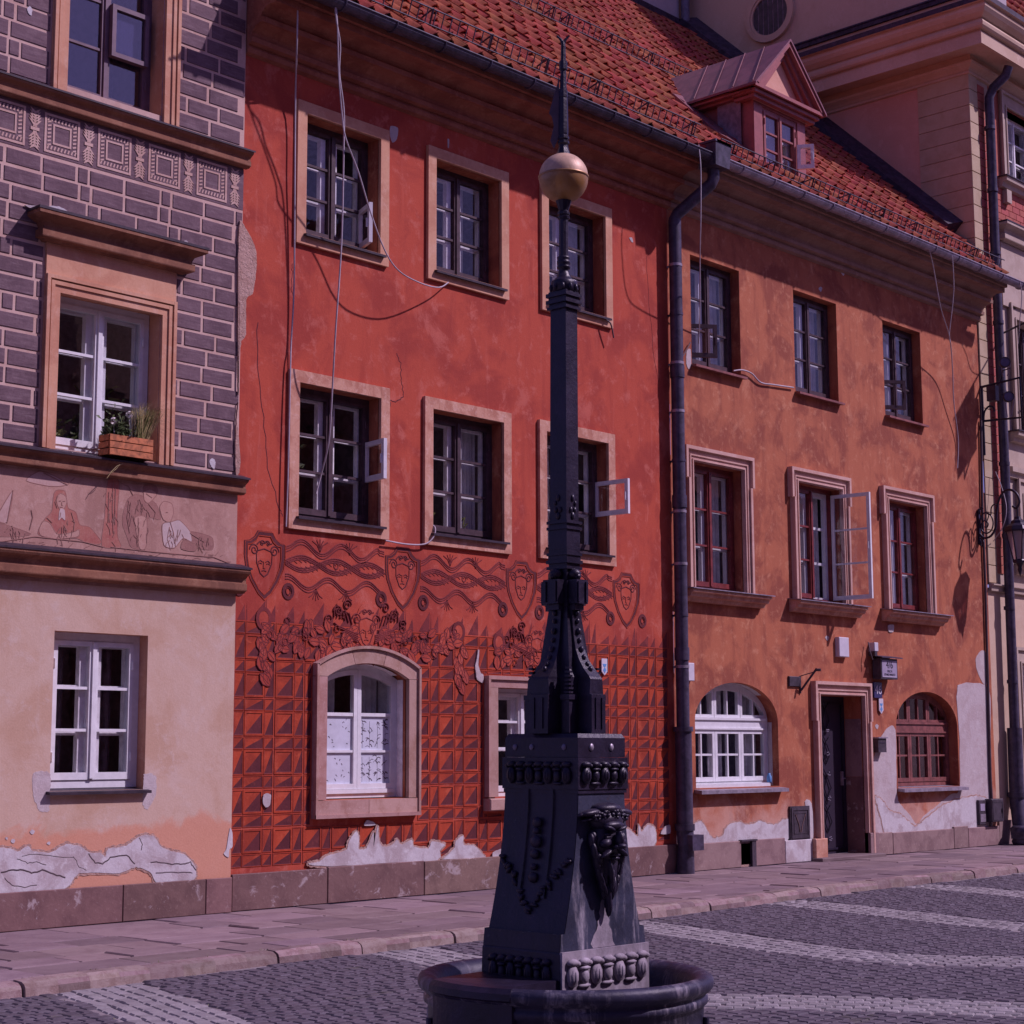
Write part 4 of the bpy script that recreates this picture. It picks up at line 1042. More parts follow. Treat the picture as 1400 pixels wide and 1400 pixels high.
def waves(xa, xb):
    L = xb-xa; n = 44
    for off in (0, .022, .05):
        mb = MB()
        mb.ribbon([(xa+L*k/n, 3.575-off+.065*math.sin(2*PI*2.5*k/n-.9)*(1 if .06*n < k < .94*n else .55)) for k in range(n+1)], LW_, 0, LH)
        mb.ribbon([(xa+L*k/n, 3.215-off+.06*math.sin(2*PI*2.5*k/n+1.2)) for k in range(n+1)], LW_, 0, LH)
        mb.build('wave_relief', 'maroon2', RWALL)
    mb = MB()
    for ph in (0, PI):
        for off in (0, .02, .04): mb.ribbon([(xa+L*k/n, 3.41-off+.065*math.sin(2*PI*1.5*k/n+ph)) for k in range(n+1)], LW_, 0, LH)
    for k in range(44):
        x = xa+L*(k+.5)/44; a = 3.385+.05*math.sin(2*PI*1.5*(k+.5)/44)*(1 if k % 2 else -1); s_ = .06
        mb.ribbon([(x-s_, a+.02), (x-.01, a+.004), (x+s_*.8, a-.03)], LW_*.7, 0, LH*.8)
    mb.ribbon(circ((xa+xb)/2, 3.40, .03), LW_, 0, LH, closed=True)
    mb.build('braid_relief', 'maroon2', RWALL)
    for t in (.30, .60):
        mb = MB(); x = xa+L*t
        for e in (-.07, -.03, 0, .03, .07): mb.ribbon([(x, 3.15), (x+e*.7, 3.08), (x+e*1.3, 3.03+abs(e)*.4)], LW_*.8, 0, LH)
        mb.build('tassel_relief', 'maroon2', RWALL)
        mb = MB()
        for e in (-.08, -.035, .0, .035, .08): mb.ribbon([(x+.05, 3.53), (x+.05+e*.5, 3.60), (x+.05+e*1.3, 3.66-abs(e)*.3)], LW_*.8, 0, LH)
        mb.build('palmette_relief', 'maroon2', RWALL)
for a, b in zip(SHX, SHX[1:]): waves(a+.27, b-.27)
random.seed(11)
GY = -.007          # the garlands lie over the facets
def leafline(mb, x, z, L, ang, fill=True):
    c, s_ = math.cos(ang), math.sin(ang); wd = L*.30
    pts_ = [(0, 0), (.25, .8), (.55, 1), (.85, .55), (1, 0), (.85, -.55), (.55, -1), (.25, -.8)]
    P = [(x+c*L*a-s_*wd*b, z+s_*L*a+c*wd*b) for a, b in pts_]
    lift = random.uniform(0, .003)
    if fill: mb.plate(P, 0, .0085+lift, 1)
    mb.ribbon(P, LW_*.8, -.0075-lift, .003, 0, closed=True)
    mb.ribbon([(x, z), (x+c*L*.85, z+s_*L*.85)], LW_*.6, -.0083-lift, .0018, 0)
def garland(cx, cz, span, sag, n, hang=(-1, 1)):
    def lift(mb): mb.v = [(p[0], p[1]+GY, p[2]) for p in mb.v]; return mb
    for s_ in (-1, 1):
        mb = MB()
        for k in range(n):
            t = (k+.6)/n; x = cx+s_*span*t; z = cz-.12-sag*math.sin(PI*t)
            for _ in range(4):
                leafline(mb, x+random.uniform(-.05, .05), z+random.uniform(-.13 if cx < 0 else -.05, .13), random.uniform(.10, .16), (0 if s_ > 0 else PI)+random.uniform(-1.5, 1.5))
        for k in range(n): mb.ribbon(circ(cx+s_*span*random.random(), cz-.12+random.uniform(-.15, .15), .034, n=10), LW_*.7, -.010, .004, closed=True)
        mb.build('garland_relief', ['maroon2', 'red'], RWALL)
        mb = MB()
        for k in range(10 if s_ in hang else 1): leafline(mb, cx+s_*(span+.05)+random.uniform(-.07, .07), cz-.12-.045*k, random.uniform(.13, .18), -PI/2+random.uniform(-.9, .9))
        mb.build('hanging_leaves_relief', ['maroon2', 'red'], RWALL)
        mb = MB(); rx_ = cx+s_*(span+.05); c0 = circ(rx_, cz+.02, .10, .115); c1 = circ(rx_, cz+.02, .062, .075)
        for k in range(18): mb.plate([c0[k], c0[(k+1)%18], c1[(k+1)%18], c1[k]], 0, .004)
        mb.plate(c1, 0, .002, 1); lift(mb).build('ring_relief', ['maroon2', 'red'], RWALL)
        mb = MB()
        for q in range(4): mb.ribbon([(cx+s_*(.2+.05*q), cz+.02+.02*q), (cx+s_*(.24+.06*q), cz+.13+.03*q), (cx+s_*(.30+.05*q), cz+.15), (cx+s_*(.33+.04*q), cz+.08)], LW_, 0, LH+.003)
        mb.ribbon(spiral(cx+s_*.40, cz+.15, .06, 1.5, s_), LW_, 0, LH+.003); mb.ribbon(spiral(cx+s_*.27, cz+.22, .06, 1.5, -s_), LW_, 0, LH+.003); mb.ribbon(spiral(cx+s_*.52, cz+.06, .05, 1.4, s_), LW_, 0, LH+.003)
        for q in range(5): mb.ribbon([(cx+s_*.12, cz-.16+.02*q), (cx+s_*(.2+.05*q), cz-.12+.03*q), (cx+s_*(.25+.05*q), cz-.17+.05*q)], LW_, 0, LH+.003)
        lift(mb).build('scroll_relief', ['maroon2', 'red'], RWALL)
    mb = MB(); mb.plate([(cx+.15*math.cos(2*PI*k/16), cz+.02+.24*math.sin(2*PI*k/16)) for k in range(16)], .014, .014, 1); face(mb, cx, cz-.03, 1.0); lift(mb).build('face_relief', ['maroon2', 'red'], RWALL)
garland(-2.25, 2.79, 1.32, .05, 12)
garland(.42, 2.70, .60, .0, 5, (1,))
# fallen plaster along the foot of the red wall
t6 = lambda z: o4(z, 350, 1050)
patch(HR, t6([(285,520),(345,512),(385,480),(450,462),(495,445),(505,400),(545,345),(560,380),(558,440),(600,440),(640,350),(640,430),(662,310),(668,390),(690,430),(740,420),(770,390),(790,420),(850,392),(860,430),(940,440),(960,400),(1030,420),(1000,450),(990,503),(700,520),(430,537),(300,531)]), 'peel', -.014, .008, .010, 4, 50)
patch(HR, t6([(1020,497),(1080,440),(1090,400),(1130,370),(1132,420),(1190,425),(1245,480),(1240,490),(1030,500)]), 'peel', -.014, .008, .010, 4, 51)
patch(HR, t6([(1295,460),(1350,440),(1370,480),(1295,488)]), 'peel', -.014, .008, .010, 4, 52)
t7 = lambda z: o4(z, 700, 1050)
patch(HR, t7([(560,360),(620,330),(650,345),(685,375),(690,310),(705,350),(740,310),(780,330),(772,430),(560,445)]), 'peel', -.014, .008, .010, 4, 53)
patch(HR, t7([(810,360),(835,320),(862,312),(862,358)]), 'peel', -.014, .006, .010, 3, 54)
patch(HR, t6([(38,150),(60,138),(80,150),(72,205),(50,215),(36,190)]), 'peel', -.014, .006, .008, 4, 55)
patch(HR, t6([(590,315),(605,285),(640,295),(650,312)]), 'peel', -.014, .005, .008, 3, 56)
patch(HR, o4([(735,690),(775,700),(770,760),(745,780),(732,740)],350,0), 'peel2', 0, .006, .004, 4, 57)
patch(HR, o4([(1047,760),(1056,765),(1054,808),(1048,805)],350,0), 'peel', 0, .004, .004, 2, 58)
patch(HR, o4([(640,1300),(655,1300),(662,1325),(652,1322)],700,0), 'peel', 0, .003, .004, 2, 59)
patch(HR, o4([(1210,755),(1218,760),(1212,830),(1225,880),(1240,890),(1238,935),(1205,915),(1200,880),(1195,840),(1205,800)],350,700), 'peel2', -.006, .005, .012, 3, 60)
# cracks, and one cable shadow drawn as a dark line
def crack_or_shadow(parent, px, w, y, mat_='maroon'):
    P = [wp(u, v, y) for u, v in px]; q = []
    rnd = random.Random(int(px[0][0]))
    for a, b in zip(P, P[1:]):
        for k in range(5): t = k/5; q.append((a[0]+(b[0]-a[0])*t+rnd.uniform(-.012, .012), a[1]+(b[1]-a[1])*t+rnd.uniform(-.006, .006)))
    q.append(P[-1]); return MB().ribbon(q, w, y, .002).build('crack_or_shadow', mat_, parent)
crack_or_shadow(HR, o4([(770,530),(795,600),(790,660),(800,700),(805,770),(760,800),(735,790),(728,860)],350,350), .012, 0)
crack_or_shadow(HR, o4([(195,40),(200,100),(192,180),(205,240)],350,350), .010, 0)
crack_or_shadow(HR, [(352,440),(353,500),(360,570),(366,640),(382,695),(386,706)], .012, 0)  # cast shadow of the left cable, laid on the wall as a dark ribbon
crack_or_shadow(HR, o4([(735,0),(745,200),(770,500),(800,690)],700,350), .008, 0)

# ================================================================ THE ORANGE HOUSE
HO = thing('town_house', (7.2, 0, 0), 'orange-brown house with the doorway and two arched ground floor windows', 'house', 'old town houses along the street')
XO0, XO1 = 3.0, 11.37
OU = [(3.49, 4.60, 6.55, 8.03, 0), (5.92, 7.05, 6.55, 8.03, 0), (8.35, 9.48, 6.55, 8.03, 0)]
OM = [(3.43, 4.55, 3.58, 5.24, 0), (5.86, 6.99, 3.58, 5.24, 0), (8.29, 9.40, 3.58, 5.24, 0)]
OA = (3.42, 5.28, 1.03, 1.88, .51); OC = (8.36, 10.20, .95, 1.86, .52); OD = (6.27, 7.42, .0, 2.27, 0)
ow = wall(MB(), XO0+.004, XO1, 0, 9.3, 0, OU+OM+[OA, OC, OD], 0, .30, 0)
OWALL = ow.build('wall', ['orange'], HO)
PO = MB().box(XO0+.01, 6.05, -.012, .02, 0, .30).build('plinth', 'rubble', HO)
for a, b, h in ((3.02, 4.32, .34), (4.64, 5.33, .34), (5.33, 6.06, .30)): MB().box(a+.003, b-.003, -.04, -.010, 0, h, 0, .008).build('plinth_stone', 'plinth2' if a < 5.3 else 'peel', PO)
for a, b, h in ((7.66, 8.1, .33), (8.1, 9.9, .32), (9.9, 10.35, .33), (10.35, 11.37, .31)): MB().box(a+.003, b-.003, -.04, .02, 0, h+random.uniform(-.02, .01), 0, .008).build('plinth_stone', 'plinth2', PO)
# cellar opening in the plinth
cb = MB(); cb.box(4.33, 4.63, -.012, -.006, .03, .33); co_ = cb.build('cellar_opening', 'room', PO); MB().box(4.55, 4.64, -.05, -.013, .0, .33).build('iron_shutter', 'box', co_)
MB().box(4.30, 4.66, -.06, -.011, .33, .35).build('lintel', 'box', co_)
MB().sweepx(CP, XO0+.022, XO1+.05).build('cornice', 'cornice_grey', HO)
gutter(3.38, XO1+.45, 'zinc', HO)
ROOF_O = make_roof(HO, XR0+TW*int((3.0-XR0)/TW), 11.40, RSMAX, 130, skip=lambda x, s_: DORM[0]-.1 < x < DORM[1]+.1 and s_ > .55 and s_ < .55+2.0*min(1, 1.3*(1-abs(x-5.42)/.9)+.35))
snow_guard(HO, 3.45, 11.3, .10, .17); snow_guard(HO, 3.0, 6.7, 3.55)
# dark flashing where the roof meets the corner building
fl = MB(); fl.add([roofpt(11.05, 1.3, .16), roofpt(11.41, 1.3, .30), roofpt(11.41, RSMAX, .30), roofpt(11.05, RSMAX, .16), roofpt(11.05, 1.3, .0), roofpt(11.41, 1.3, 0), roofpt(11.41, RSMAX, 0), roofpt(11.05, RSMAX, 0)], [(0,1,2,3),(0,1,5,4),(0,3,7,4),(4,5,6,7)])
fl.build('roof_flashing', 'dark', ROOF_O)
# dormer
dx0, dx1, dy, dz0, dz1, dzt = 4.79, 6.07, -.18, 9.52, 10.50, 11.40
dm = (dx0+dx1)/2
D = MB(); rear = lambda z: EY+(z-EZ)/SL+.1
D.add([(dx0-.005,dy+.001,dz0-.1),(dx0-.005,dy+.001,dz1+.13),(dx0-.005,rear(dz1+.13),dz1+.13),(dx0-.005,rear(dz0),dz0-.1)], [(0,1,2,3)]); D.add([(dx1+.005,dy+.001,dz0-.1),(dx1+.005,dy+.001,dz1+.13),(dx1+.005,rear(dz1+.13),dz1+.13),(dx1+.005,rear(dz0),dz0-.1)], [(0,1,2,3)])
D.add([(dx0-.23, dy-.15, dz1+.10), (dx1+.23, dy-.15, dz1+.10), (dx1+.23, rear(dz1+.1), dz1+.10), (dx0-.23, rear(dz1+.1), dz1+.10)], [(0,1,2,3)]); D.box(dx0-.12, dx0-.002, dy, rear(dz1+.02), dz1+.03, dz1+.095); D.box(dx0-.2, dx0-.121, dy, rear(dz1+.06), dz1+.065, dz1+.094)
D.box(dx0, dx0+.2, dy, dy+.06, dz0-.1, dz1); D.box(dx1-.2, dx1, dy, dy+.06, dz0-.1, dz1); D.box(dx0+.2, dx1-.2, dy, dy+.06, dz1-.05, dz1)
D.add([(dx0-.05,dy-.02,dz1-.02),(dx1+.05,dy-.02,dz1-.02),(dm,dy-.02,dzt-.12)], [(0,1,2)], 1)
DO = D.build('dormer', ['dormer', 'salmon'], HO)
p_ = MB()
zf = dy-.2
# cornice under the gable and raking mouldings
for k, (o, hh) in enumerate(((.22, .05), (.17, .05), (.12, .05))):
    p_.box(dx0-o, dx1+o, dy-o+.03, dy+.25, dz1+.15-.055*k-.05, dz1+.15-.055*k)
for e in (-1, 1):
    xo = dx0-.22 if e < 0 else dx1+.22
    for k, yy in ((0, zf), (1, zf+.07), (2, zf+.12)):
        a, b = (xo+(-e)*(-.0), dz1+.15+.02), (dm, dzt+.1)
        dxv, dzv = b[0]-a[0], b[1]-a[1]; t0, t1 = .05*k, .05*k+.045
        P = [(a[0], a[1]-t0), (b[0], b[1]-t0*1.6), (b[0], b[1]-t1*1.6-.02), (a[0]-e*0.09*(k+1)*.9, a[1]-t1+.02)]
        p_.plate([(q[0], q[1]) for q in P], dy+.1, dy+.1-yy)
p_.build('gable_moulding', 'dormer', DO)
rf = MB()
for e in (-1, 1):
    xo = dx0-.25 if e < 0 else dx1+.25; z0 = dz1+.14; yr0 = EY+(z0-EZ)/SL+.15; yr1 = EY+(dzt+.1-EZ)/SL+.1
    rf.add([(xo, zf-.02, z0), (xo, yr0, z0), (dm, yr1, dzt+.12), (dm, zf-.02, dzt+.12), (xo, zf-.02, z0-.035), (xo, yr0, z0-.035), (dm, yr1, dzt+.085), (dm, zf-.02, dzt+.085)], [(0,1,2,3),(4,5,6,7),(0,1,5,4),(0,3,7,4)])
DRF = rf.build('dormer_roof', 'dormer_roof', DO)
for k in range(4):
    f_ = (k+.25)/4; y_ = zf+.1+f_*1.35; sm = MB()
    for e in (-1,):
        xo = dx0-.25; z0 = dz1+.16; yy = y_
        sm.tube([(xo, yy-.15, z0), (dm, yy+.25, dzt+.13)], .008, 5)
    sm.build('standing_seam', 'dormer_roof', DRF)
MB().add([roofpt(4.30, 1.0, .10), roofpt(4.75, .75, .10), roofpt(4.75, 2.3, .10), roofpt(4.45, 2.2, .10), roofpt(4.30, 1.0, .03), roofpt(4.75, .75, .03), roofpt(4.75, 2.3, .03), roofpt(4.45, 2.2, .03)], [(0,1,2,3),(0,1,5,4),(1,2,6,5),(2,3,7,6),(3,0,4,7)]).build('dormer_apron', 'dormer_roof', DO)
dw = window(HO, dx0+.2, dx1-.2, dz0-.05, dz1-.05, dy+.015, 'dormer', 'white', gl='glass2', tf=.04, rows=(.36, .68), roomd=.4, inner_gap=.1, skip_panes=((1, 1),))
casement(dw, dx1-.24, dy-.012, dz0+.22, dz0+.58, .24, -58, 'white_old', name='vent_sash')
# windows of the upper floors
for i, h in enumerate(OU):
    wv = window(HO, *h[:4], .15, 'brown', 'white', curtain=((.05, .3, 'curtain'), (.62, .98, 'curtain')))
    s_ = sill(wv, h[0]-.02, h[1]+.03, h[2]+.01, .09, 0, 'wine' if i != 1 else 'wine', .03)
    if i in (0, 2): casement(wv, h[0]+.05, .10, 6.66, 7.11, .40, -38, 'brown', name='vent_sash')
def eared(house, h, t=.2, ear=.05, zdrop=.42, y=0, mat_='casing3', zbot=None):
    a, b, z0, z1 = h[0]-t, h[1]+t, (h[2] if zbot is None else zbot), h[3]+.19
    c = MB()
    c.box(a+ear, h[0], y-.04, y+.01, z0, z1-zdrop-.001); c.box(h[1], b-ear, y-.04, y+.01, z0, z1-zdrop-.001)
    c.box(a, h[0], y-.041, y+.01, z1-zdrop, h[3]-.001); c.box(h[1], b, y-.041, y+.01, z1-zdrop, h[3]-.001)
    c.box(a, b, y-.041, y+.01, h[3], z1)
    l = .045
    c.box(a, a+l, y-.085, y-.039, z1-zdrop, z1); c.box(b-l, b, y-.085, y-.039, z1-zdrop, z1); c.box(a+l, b-l, y-.085, y-.039, z1-l, z1)
    c.box(a+ear, a+ear+l, y-.084, y-.038, z0, z1-zdrop-.002); c.box(b-ear-l, b-ear, y-.084, y-.038, z0, z1-zdrop-.002)
    for k, o in enumerate((.085, .03)):
        c.box(h[0]-o, h[0]-o+.02, y-.058, y-.039, z0, h[3]+o-.02); c.box(h[1]+o-.02, h[1]+o, y-.058, y-.039, z0, h[3]+o-.02)
        c.box(h[0]-o, h[1]+o, y-.058, y-.039, h[3]+o-.02+.001, h[3]+o)
    return c.build('casing', mat_, house)
for i, h in enumerate(OM):
    ca = eared(HO, h)
    cr = .135
    wv = window(HO, *h[:4], cr, 'oxblood', 'white', closed_right=(i != 1), roomd=1.1, curtain=((.25, .48, 'curtain'), (.6, .97, 'curtain')) if i != 2 else ((.05, .4, 'curtain'), (.55, .97, 'curtain')))
    a, b = h[0]-.24, h[1]+.40-.02
    st = MB(); st.sweepx([(0, 3.40), (-.07, 3.405), (-.09, 3.45), (-.14, 3.46), (-.15, 3.50), (-.19, 3.515), (-.19, 3.55), (.0, 3.575)], a, b)
    so_ = st.build('sill', 'casing2', wv)
    MB().add([(a-.03, -.215, 3.552), (b+.05, -.215, 3.552), (b+.05, .14, 3.592), (a-.03, .14, 3.592), (a-.03, -.215, 3.564), (b+.05, -.215, 3.564), (b+.05, .14, 3.602), (a-.03, .14, 3.602)], [(0,1,2,3),(4,5,6,7),(0,1,5,4),(1,2,6,5),(0,3,7,4)]).build('metal_flashing', 'zinc', wv)
    if i == 1: casement(wv, h[1]-.02, .13, 3.64, 5.17, .62, -86, 'white', rows=(.34, .66))
# arched windows
def arch_window(house, H, y, mat_, transom, rowz, gl, zb, cur=None, fan=3):
    x0, x1, z0, zs, ri = H
    def top(x, ins=0):
        t = (x-(x0+x1)/2)/((x1-x0)/2-ins); return zs+(ri-ins)*math.sqrt(max(0, 1-t*t)) if abs(t) < 1 else zs
    f = MB(); tf = .055; n = 28
    f.box(x0, x0+tf, y, y+.08, zb, zs); f.box(x1-tf, x1, y, y+.08, zb, zs); f.box(x0+tf, x1-tf, y+.001, y+.079, zb, zb+.06)
    P = [((x0+x1)/2-(x1-x0)/2*math.cos(PI*k/n), zs+ri*math.sin(PI*k/n)) for k in range(n+1)]
    Q = [((x0+x1)/2-((x1-x0)/2-tf)*math.cos(PI*k/n), zs+(ri-tf)*math.sin(PI*k/n)) for k in range(n+1)]
    for k in range(n): f.plate([P[k], P[k+1], Q[k+1], Q[k]], y+.08, .08)
    f.box(x0+tf, x1-tf, y-.015, y+.06, transom[0], transom[1]); f.box(x0+tf, x1-tf, y-.035, y-.014, transom[1]-.03, transom[1]); f.box(x0+tf, x1-tf, y-.03, y-.014, transom[0], transom[0]+.025)
    wo_ = f.build('window', mat_, house)
    cw = (x1-x0-2*tf)/3
    for k in range(3):
        a, b = x0+tf+cw*k+.004, x0+tf+cw*(k+1)-.004
        s_ = MB(); lo, hi = zb+.062, transom[0]-.002
        s_.ring(a, b, lo, hi, .05, y-.01, y+.05, tb=.06); m_ = (a+b)/2
        s_.box(m_-.013, m_+.013, y-.003, y+.035, lo+.06, hi-.05); s_.box(a+.05, b-.05, y-.001, y+.034, rowz-.013, rowz+.013)
        so_ = s_.build('sash', mat_, wo_)
        for (pa, pb) in ((a+.046, m_-.01), (m_+.01, b-.046)):
            for (za, zb_) in ((lo+.056, rowz-.01), (rowz+.01, hi-.046)): MB().box(pa, pb, y+.018, y+.021, za, zb_).build('pane', gl, wo_)
        # fan light
        g = MB(); zt = transom[1]+.002
        for xx, w in ((a, .045), (b-.045, .045), (m_-.012, .024)):
            xx0, xx1 = max(xx, x0+tf), min(xx+w, x1-tf); h_ = min(top(xx0, tf), top(xx1, tf))
            if h_-.01 > zt+.02: g.box(xx0, xx1, y-.005, y+.045, zt, h_)
        g.box(a, b, y-.004, y+.044, zt, zt+.04)
        for q in range(8):
            p, r_ = a+(b-a)*q/8, a+(b-a)*(q+1)/8; tp, tr_ = top(p, tf), top(r_, tf)
            if min(tp, tr_) > zt+.06: g.plate([(p, tp+.004), (r_, tr_+.004), (r_, tr_-.045), (p, tp-.045)], y+.045, .0515)
        g.build('fan_sash', mat_, wo_)
        pp = []
        xs_ = [a+.02+(b-a-.04)*q/8 for q in range(9)]
        for (i0, i1) in ((0, 4), (4, 8)):
            pl = [(xs_[q], min(max(top(xs_[q], tf)-.03, zt+.05), 9)) for q in range(i0, i1+1)]
            pts_ = [(xs_[i0], zt+.03)]+pl+[(xs_[i1], zt+.03)]
            if max(z for _, z in pl) > zt+.08: MB().plate(pts_, y+.022, .003).build('pane', gl, wo_)
    rb = MB(); room(rb, x0, x1, zb, zs+ri, y+.10, 1.1, wide=.1); rb.build('room_lining', 'room', wo_)
    for (ca, cbx, mt_) in (cur or ()):
        cbm = MB(); n = 14; ca_, cb_ = x0+(x1-x0)*ca, x0+(x1-x0)*cbx
        for k in range(n):
            xa, xb = ca_+(cb_-ca_)*k/n, ca_+(cb_-ca_)*(k+1)/n; f1 = lambda q: y+.22+.03*math.sin(q*1.8)
            cbm.add([(xa,f1(k),zb),(xb,f1(k+1),zb),(xb,f1(k+1),zs+ri),(xa,f1(k),zs+ri)], [(0,1,2,3)], 0, True)
        cbm.build('curtain', mt_, wo_)
    return wo_
wa = arch_window(HO, OA, .17, 'white', (1.775, 1.93), 1.45, 'glass', 1.04, [(.0, .22, 'curtain'), (.42, .58, 'curtain'), (.85, 1.0, 'curtain')])
rv = MB(); 
for k in range(24):
    a0, a1 = PI*k/24, PI*(k+1)/24; cx_ = (OA[0]+OA[1])/2; hw = (OA[1]-OA[0])/2-.004
    p, q = (cx_-hw*math.cos(a0), OA[3]+(OA[4]-.004)*math.sin(a0)), (cx_-hw*math.cos(a1), OA[3]+(OA[4]-.004)*math.sin(a1))
    if k < 18: rv.add([(p[0], .07, p[1]), (q[0], .07, q[1]), (q[0], .168, q[1]), (p[0], .168, p[1])], [(0,1,2,3)])
rv.box(OA[1]-.006, OA[1]-.002, .10, .168, 1.04, 1.88)
rv.build('reveal_patch', 'peel2', wa)
sill(wa, 3.38, 5.33, 1.03, .12, 0, 'zinc', .045); MB().box(3.36, 5.10, .02, .15, 1.0, 1.075).build('sill_board', 'white', wa)
wc = arch_window(HO, OC, .16, 'wine', (1.76, 1.92), 1.42, 'glass', .965, [(.1, .3, 'curtain_dark'), (.6, .95, 'curtain_dark')])
sill(wc, 8.34, 10.27, .96, .12, 0, 'zinc', .045)
# doorway
ca = eared(HO, (OD[0], OD[1], .0, 2.27), .165, .03, .55, 0, 'casing3', .02)
MB().box(5.98, 6.28, -.10, .05, 0, .30, 0, .01).build('base_stone', 'casing2', ca); MB().box(7.42, 7.66, -.08, .02, 0, .33, 0, .01).build('base_stone', 'plinth2', ca)
MB().slab(5.95, 7.6, -.22, .28, 0, .045, .01).build('threshold', 'pave', ca)
db = MB(); db.box(OD[0], OD[1], .30, .36, .045, 2.27); door = db.build('door', 'ink', HO)
ir = MB(); y = .298
random.seed(5)
for cx_ in (6.55, 6.9):
    for k in range(4):
        z = .35+.48*k
        ir.tube([(cx_-.0, y-.01, z), (cx_+.09, y-.02, z+.14), (cx_, y-.015, z+.3), (cx_-.09, y-.02, z+.4)], .008, 5)
        ir.tube([(cx_, y-.01, z), (cx_-.09, y-.02, z+.14), (cx_, y-.015, z+.3), (cx_+.09, y-.02, z+.4)], .008, 5)
ir.ring(6.33, 7.34, .10, 2.18, .03, y-.02, y)
ir.build('ironwork', 'iron', door)
for z in (.26, .5, .82, 1.16, 1.45, 1.78):
    for cx_ in (6.47, 6.66, 6.92):
        if random.random() < .75:
            rs = MB()
            for q in range(5):
                a = q*2*PI/5; rs.ell((cx_+.028*math.cos(a), y-.03, z+.022*math.sin(a)+random.uniform(-.01, .01)), (.02, .012, .01), 6)
            rs.build('rosette', 'pipe_grey', door)
MB().box(6.68, 6.72, y-.012, y, 1.98, 2.04).build('small_plate', 'sign_white', door)
hb = MB(); hb.box(7.27, 7.31, y-.03, y, 1.0, 1.2); hb.tube([(7.29, y-.03, 1.1), (7.29, y-.07, 1.1), (7.2, y-.07, 1.1)], .01, 6); hb.build('handle', 'zinc', door)
MB().box(7.414, 7.418, .012, .297, .06, 1.12).build('reveal_stone', 'plinth', ca); MB().box(7.415, 7.4185, .02, .29, 1.125, 1.95).build('reveal_plaster', 'plinth2', ca)
# bare plaster on the orange wall
patch(HO, [(1189,1140),(1191,1060),(1198,1022),(1212,996),(1224,998),(1226,1086),(1232,1101),(1245,1116),(1254,1128),(1262,1116),(1275,1106),(1300,1086),(1312,1078),(1311,1000),(1309,937),(1351,939),(1354,1000),(1355,1060),(1356,1100),(1354,1136),(1300,1139)], 'peel2', 0, .02, .005, 5, 70)
patch(HO, [(1196,1090),(1206,1094),(1216,1108),(1232,1114),(1250,1130),(1262,1122),(1285,1104),(1310,1092),(1335,1088),(1352,1096),(1350,1134),(1300,1138),(1215,1142),(1205,1120)], 'peel', -.005, .03, .006, 6, 71)
patch(HO, [(942,1134),(948,1126),(957,1122),(966,1134),(974,1146),(986,1143),(996,1128),(1010,1124),(1024,1128),(1040,1122),(1058,1128),(1072,1120),(1079,1122),(1079,1150),(1040,1153),(943,1162)], 'peel', 0, .03, .006, 5, 72)
patch(HO, [(1100,1096),(1109,1098),(1111,1148),(1079,1152),(1079,1146),(1104,1146)], 'peel', 0, .012, .006, 4, 73)
patch(HO, o4([(1160,760),(1190,770),(1196,940),(1170,930),(1140,860),(1135,800)],1050,700), 'peel2', 0, .02, .004, 5, 74)
patch(HO, o4([(655,620),(685,618),(682,655),(658,655)],1050,700), 'peel2', 0, .006, .012, 3, 75)
patch(HO, o4([(955,520),(975,510),(978,600),(965,620),(952,590)],700,350), 'peel2', 0, .01, .005, 3, 76)
for i, (u, v) in enumerate(((1152,373),(1121,395),(1130,872),(1198,993))):
    patch(HO, [(u-2,v),(u,v-3),(u+3,v-1),(u+1,v+4)], 'peel', 0, .006, .004, 3, 80+i)
cd_ = MB(); cd_.tube([wp(u, v, -.03)[:1]+(-.03,)+wp(u, v, -.03)[1:] for u, v in ((1341,575),(1343,700),(1347,800),(1351,950),(1354,1060),(1356,1096))], .022, 6); cd_.build('conduit', 'cable_dark', HO)

# ================================================================ THE CORNER BUILDING
HC = thing('corner_building', (14, 2, 0), 'tall beige corner building with quoins, heavy cornice and round attic window at the right', 'house')
XC, XC1 = 11.42, 20.0
CW1 = (12.68, 13.9, 11.30, 12.6, 0); CW2 = (12.70, 13.9, 6.85, 8.8, 0); CW3 = (12.70, 13.9, 4.6, 5.75, 0); CW4 = (12.35, 13.6, .9, 2.9, 0)
sh = lambda h, d: (h[0]+d, h[1]+d)+h[2:]
S1, S2, S3, S4 = [[sh(h, 2.75*k) for k in range(3)] for h in (CW1, CW2, CW3, CW4)]
cw_ = wall(MB(), XC, XC1, 4.12, 13.0, 0, S1+S2+S3, 0); wall(cw_, XC-.05, XC1, 0, 4.12, .012, S4, 1)
wall(cw_, 12.1, XC1, 9.2, 13.0, -.004, S1+[(12.5, 14.0, 9.0, 10.1, 0)], 2)
# flank above the lower roofs
cw_.add([(XC, 0, 8.5), (XC, 9, 8.5), (XC, 9, 13.2), (XC, 0, 13.2)], [(0,1,2,3)], 3)
cw_.box(XC-.018, XC, .95, 9, 12.95, 13.2, 4); cw_.box(XC-.018, XC, .95, 9, 10.72, 10.98, 4); cw_.box(XC-.018, XC, 3.6, 9, 10.98, 12.95, 4)
cw_.box(XC-.02, XC-.0185, .95, 3.6, 10.70, 10.722, 5)
cw_.add([(XC+.02, -.02, 13.2), (XC+.02, 9, 13.2), (XC+.02, 9, 18.5), (XC+.02, -.02, 18.5)], [(0,1,2,3)], 4)
cw_.add([(XC+.02, -.02, 13.2), (XC1, -.02, 13.2), (XC1, -.02, 14.1), (XC+.02, -.02, 14.1)], [(0,1,2,3)], 4)
CWALL = cw_.build('wall', ['ivory', 'beige', 'brick', 'salmon', 'beige', 'dark'], HC)
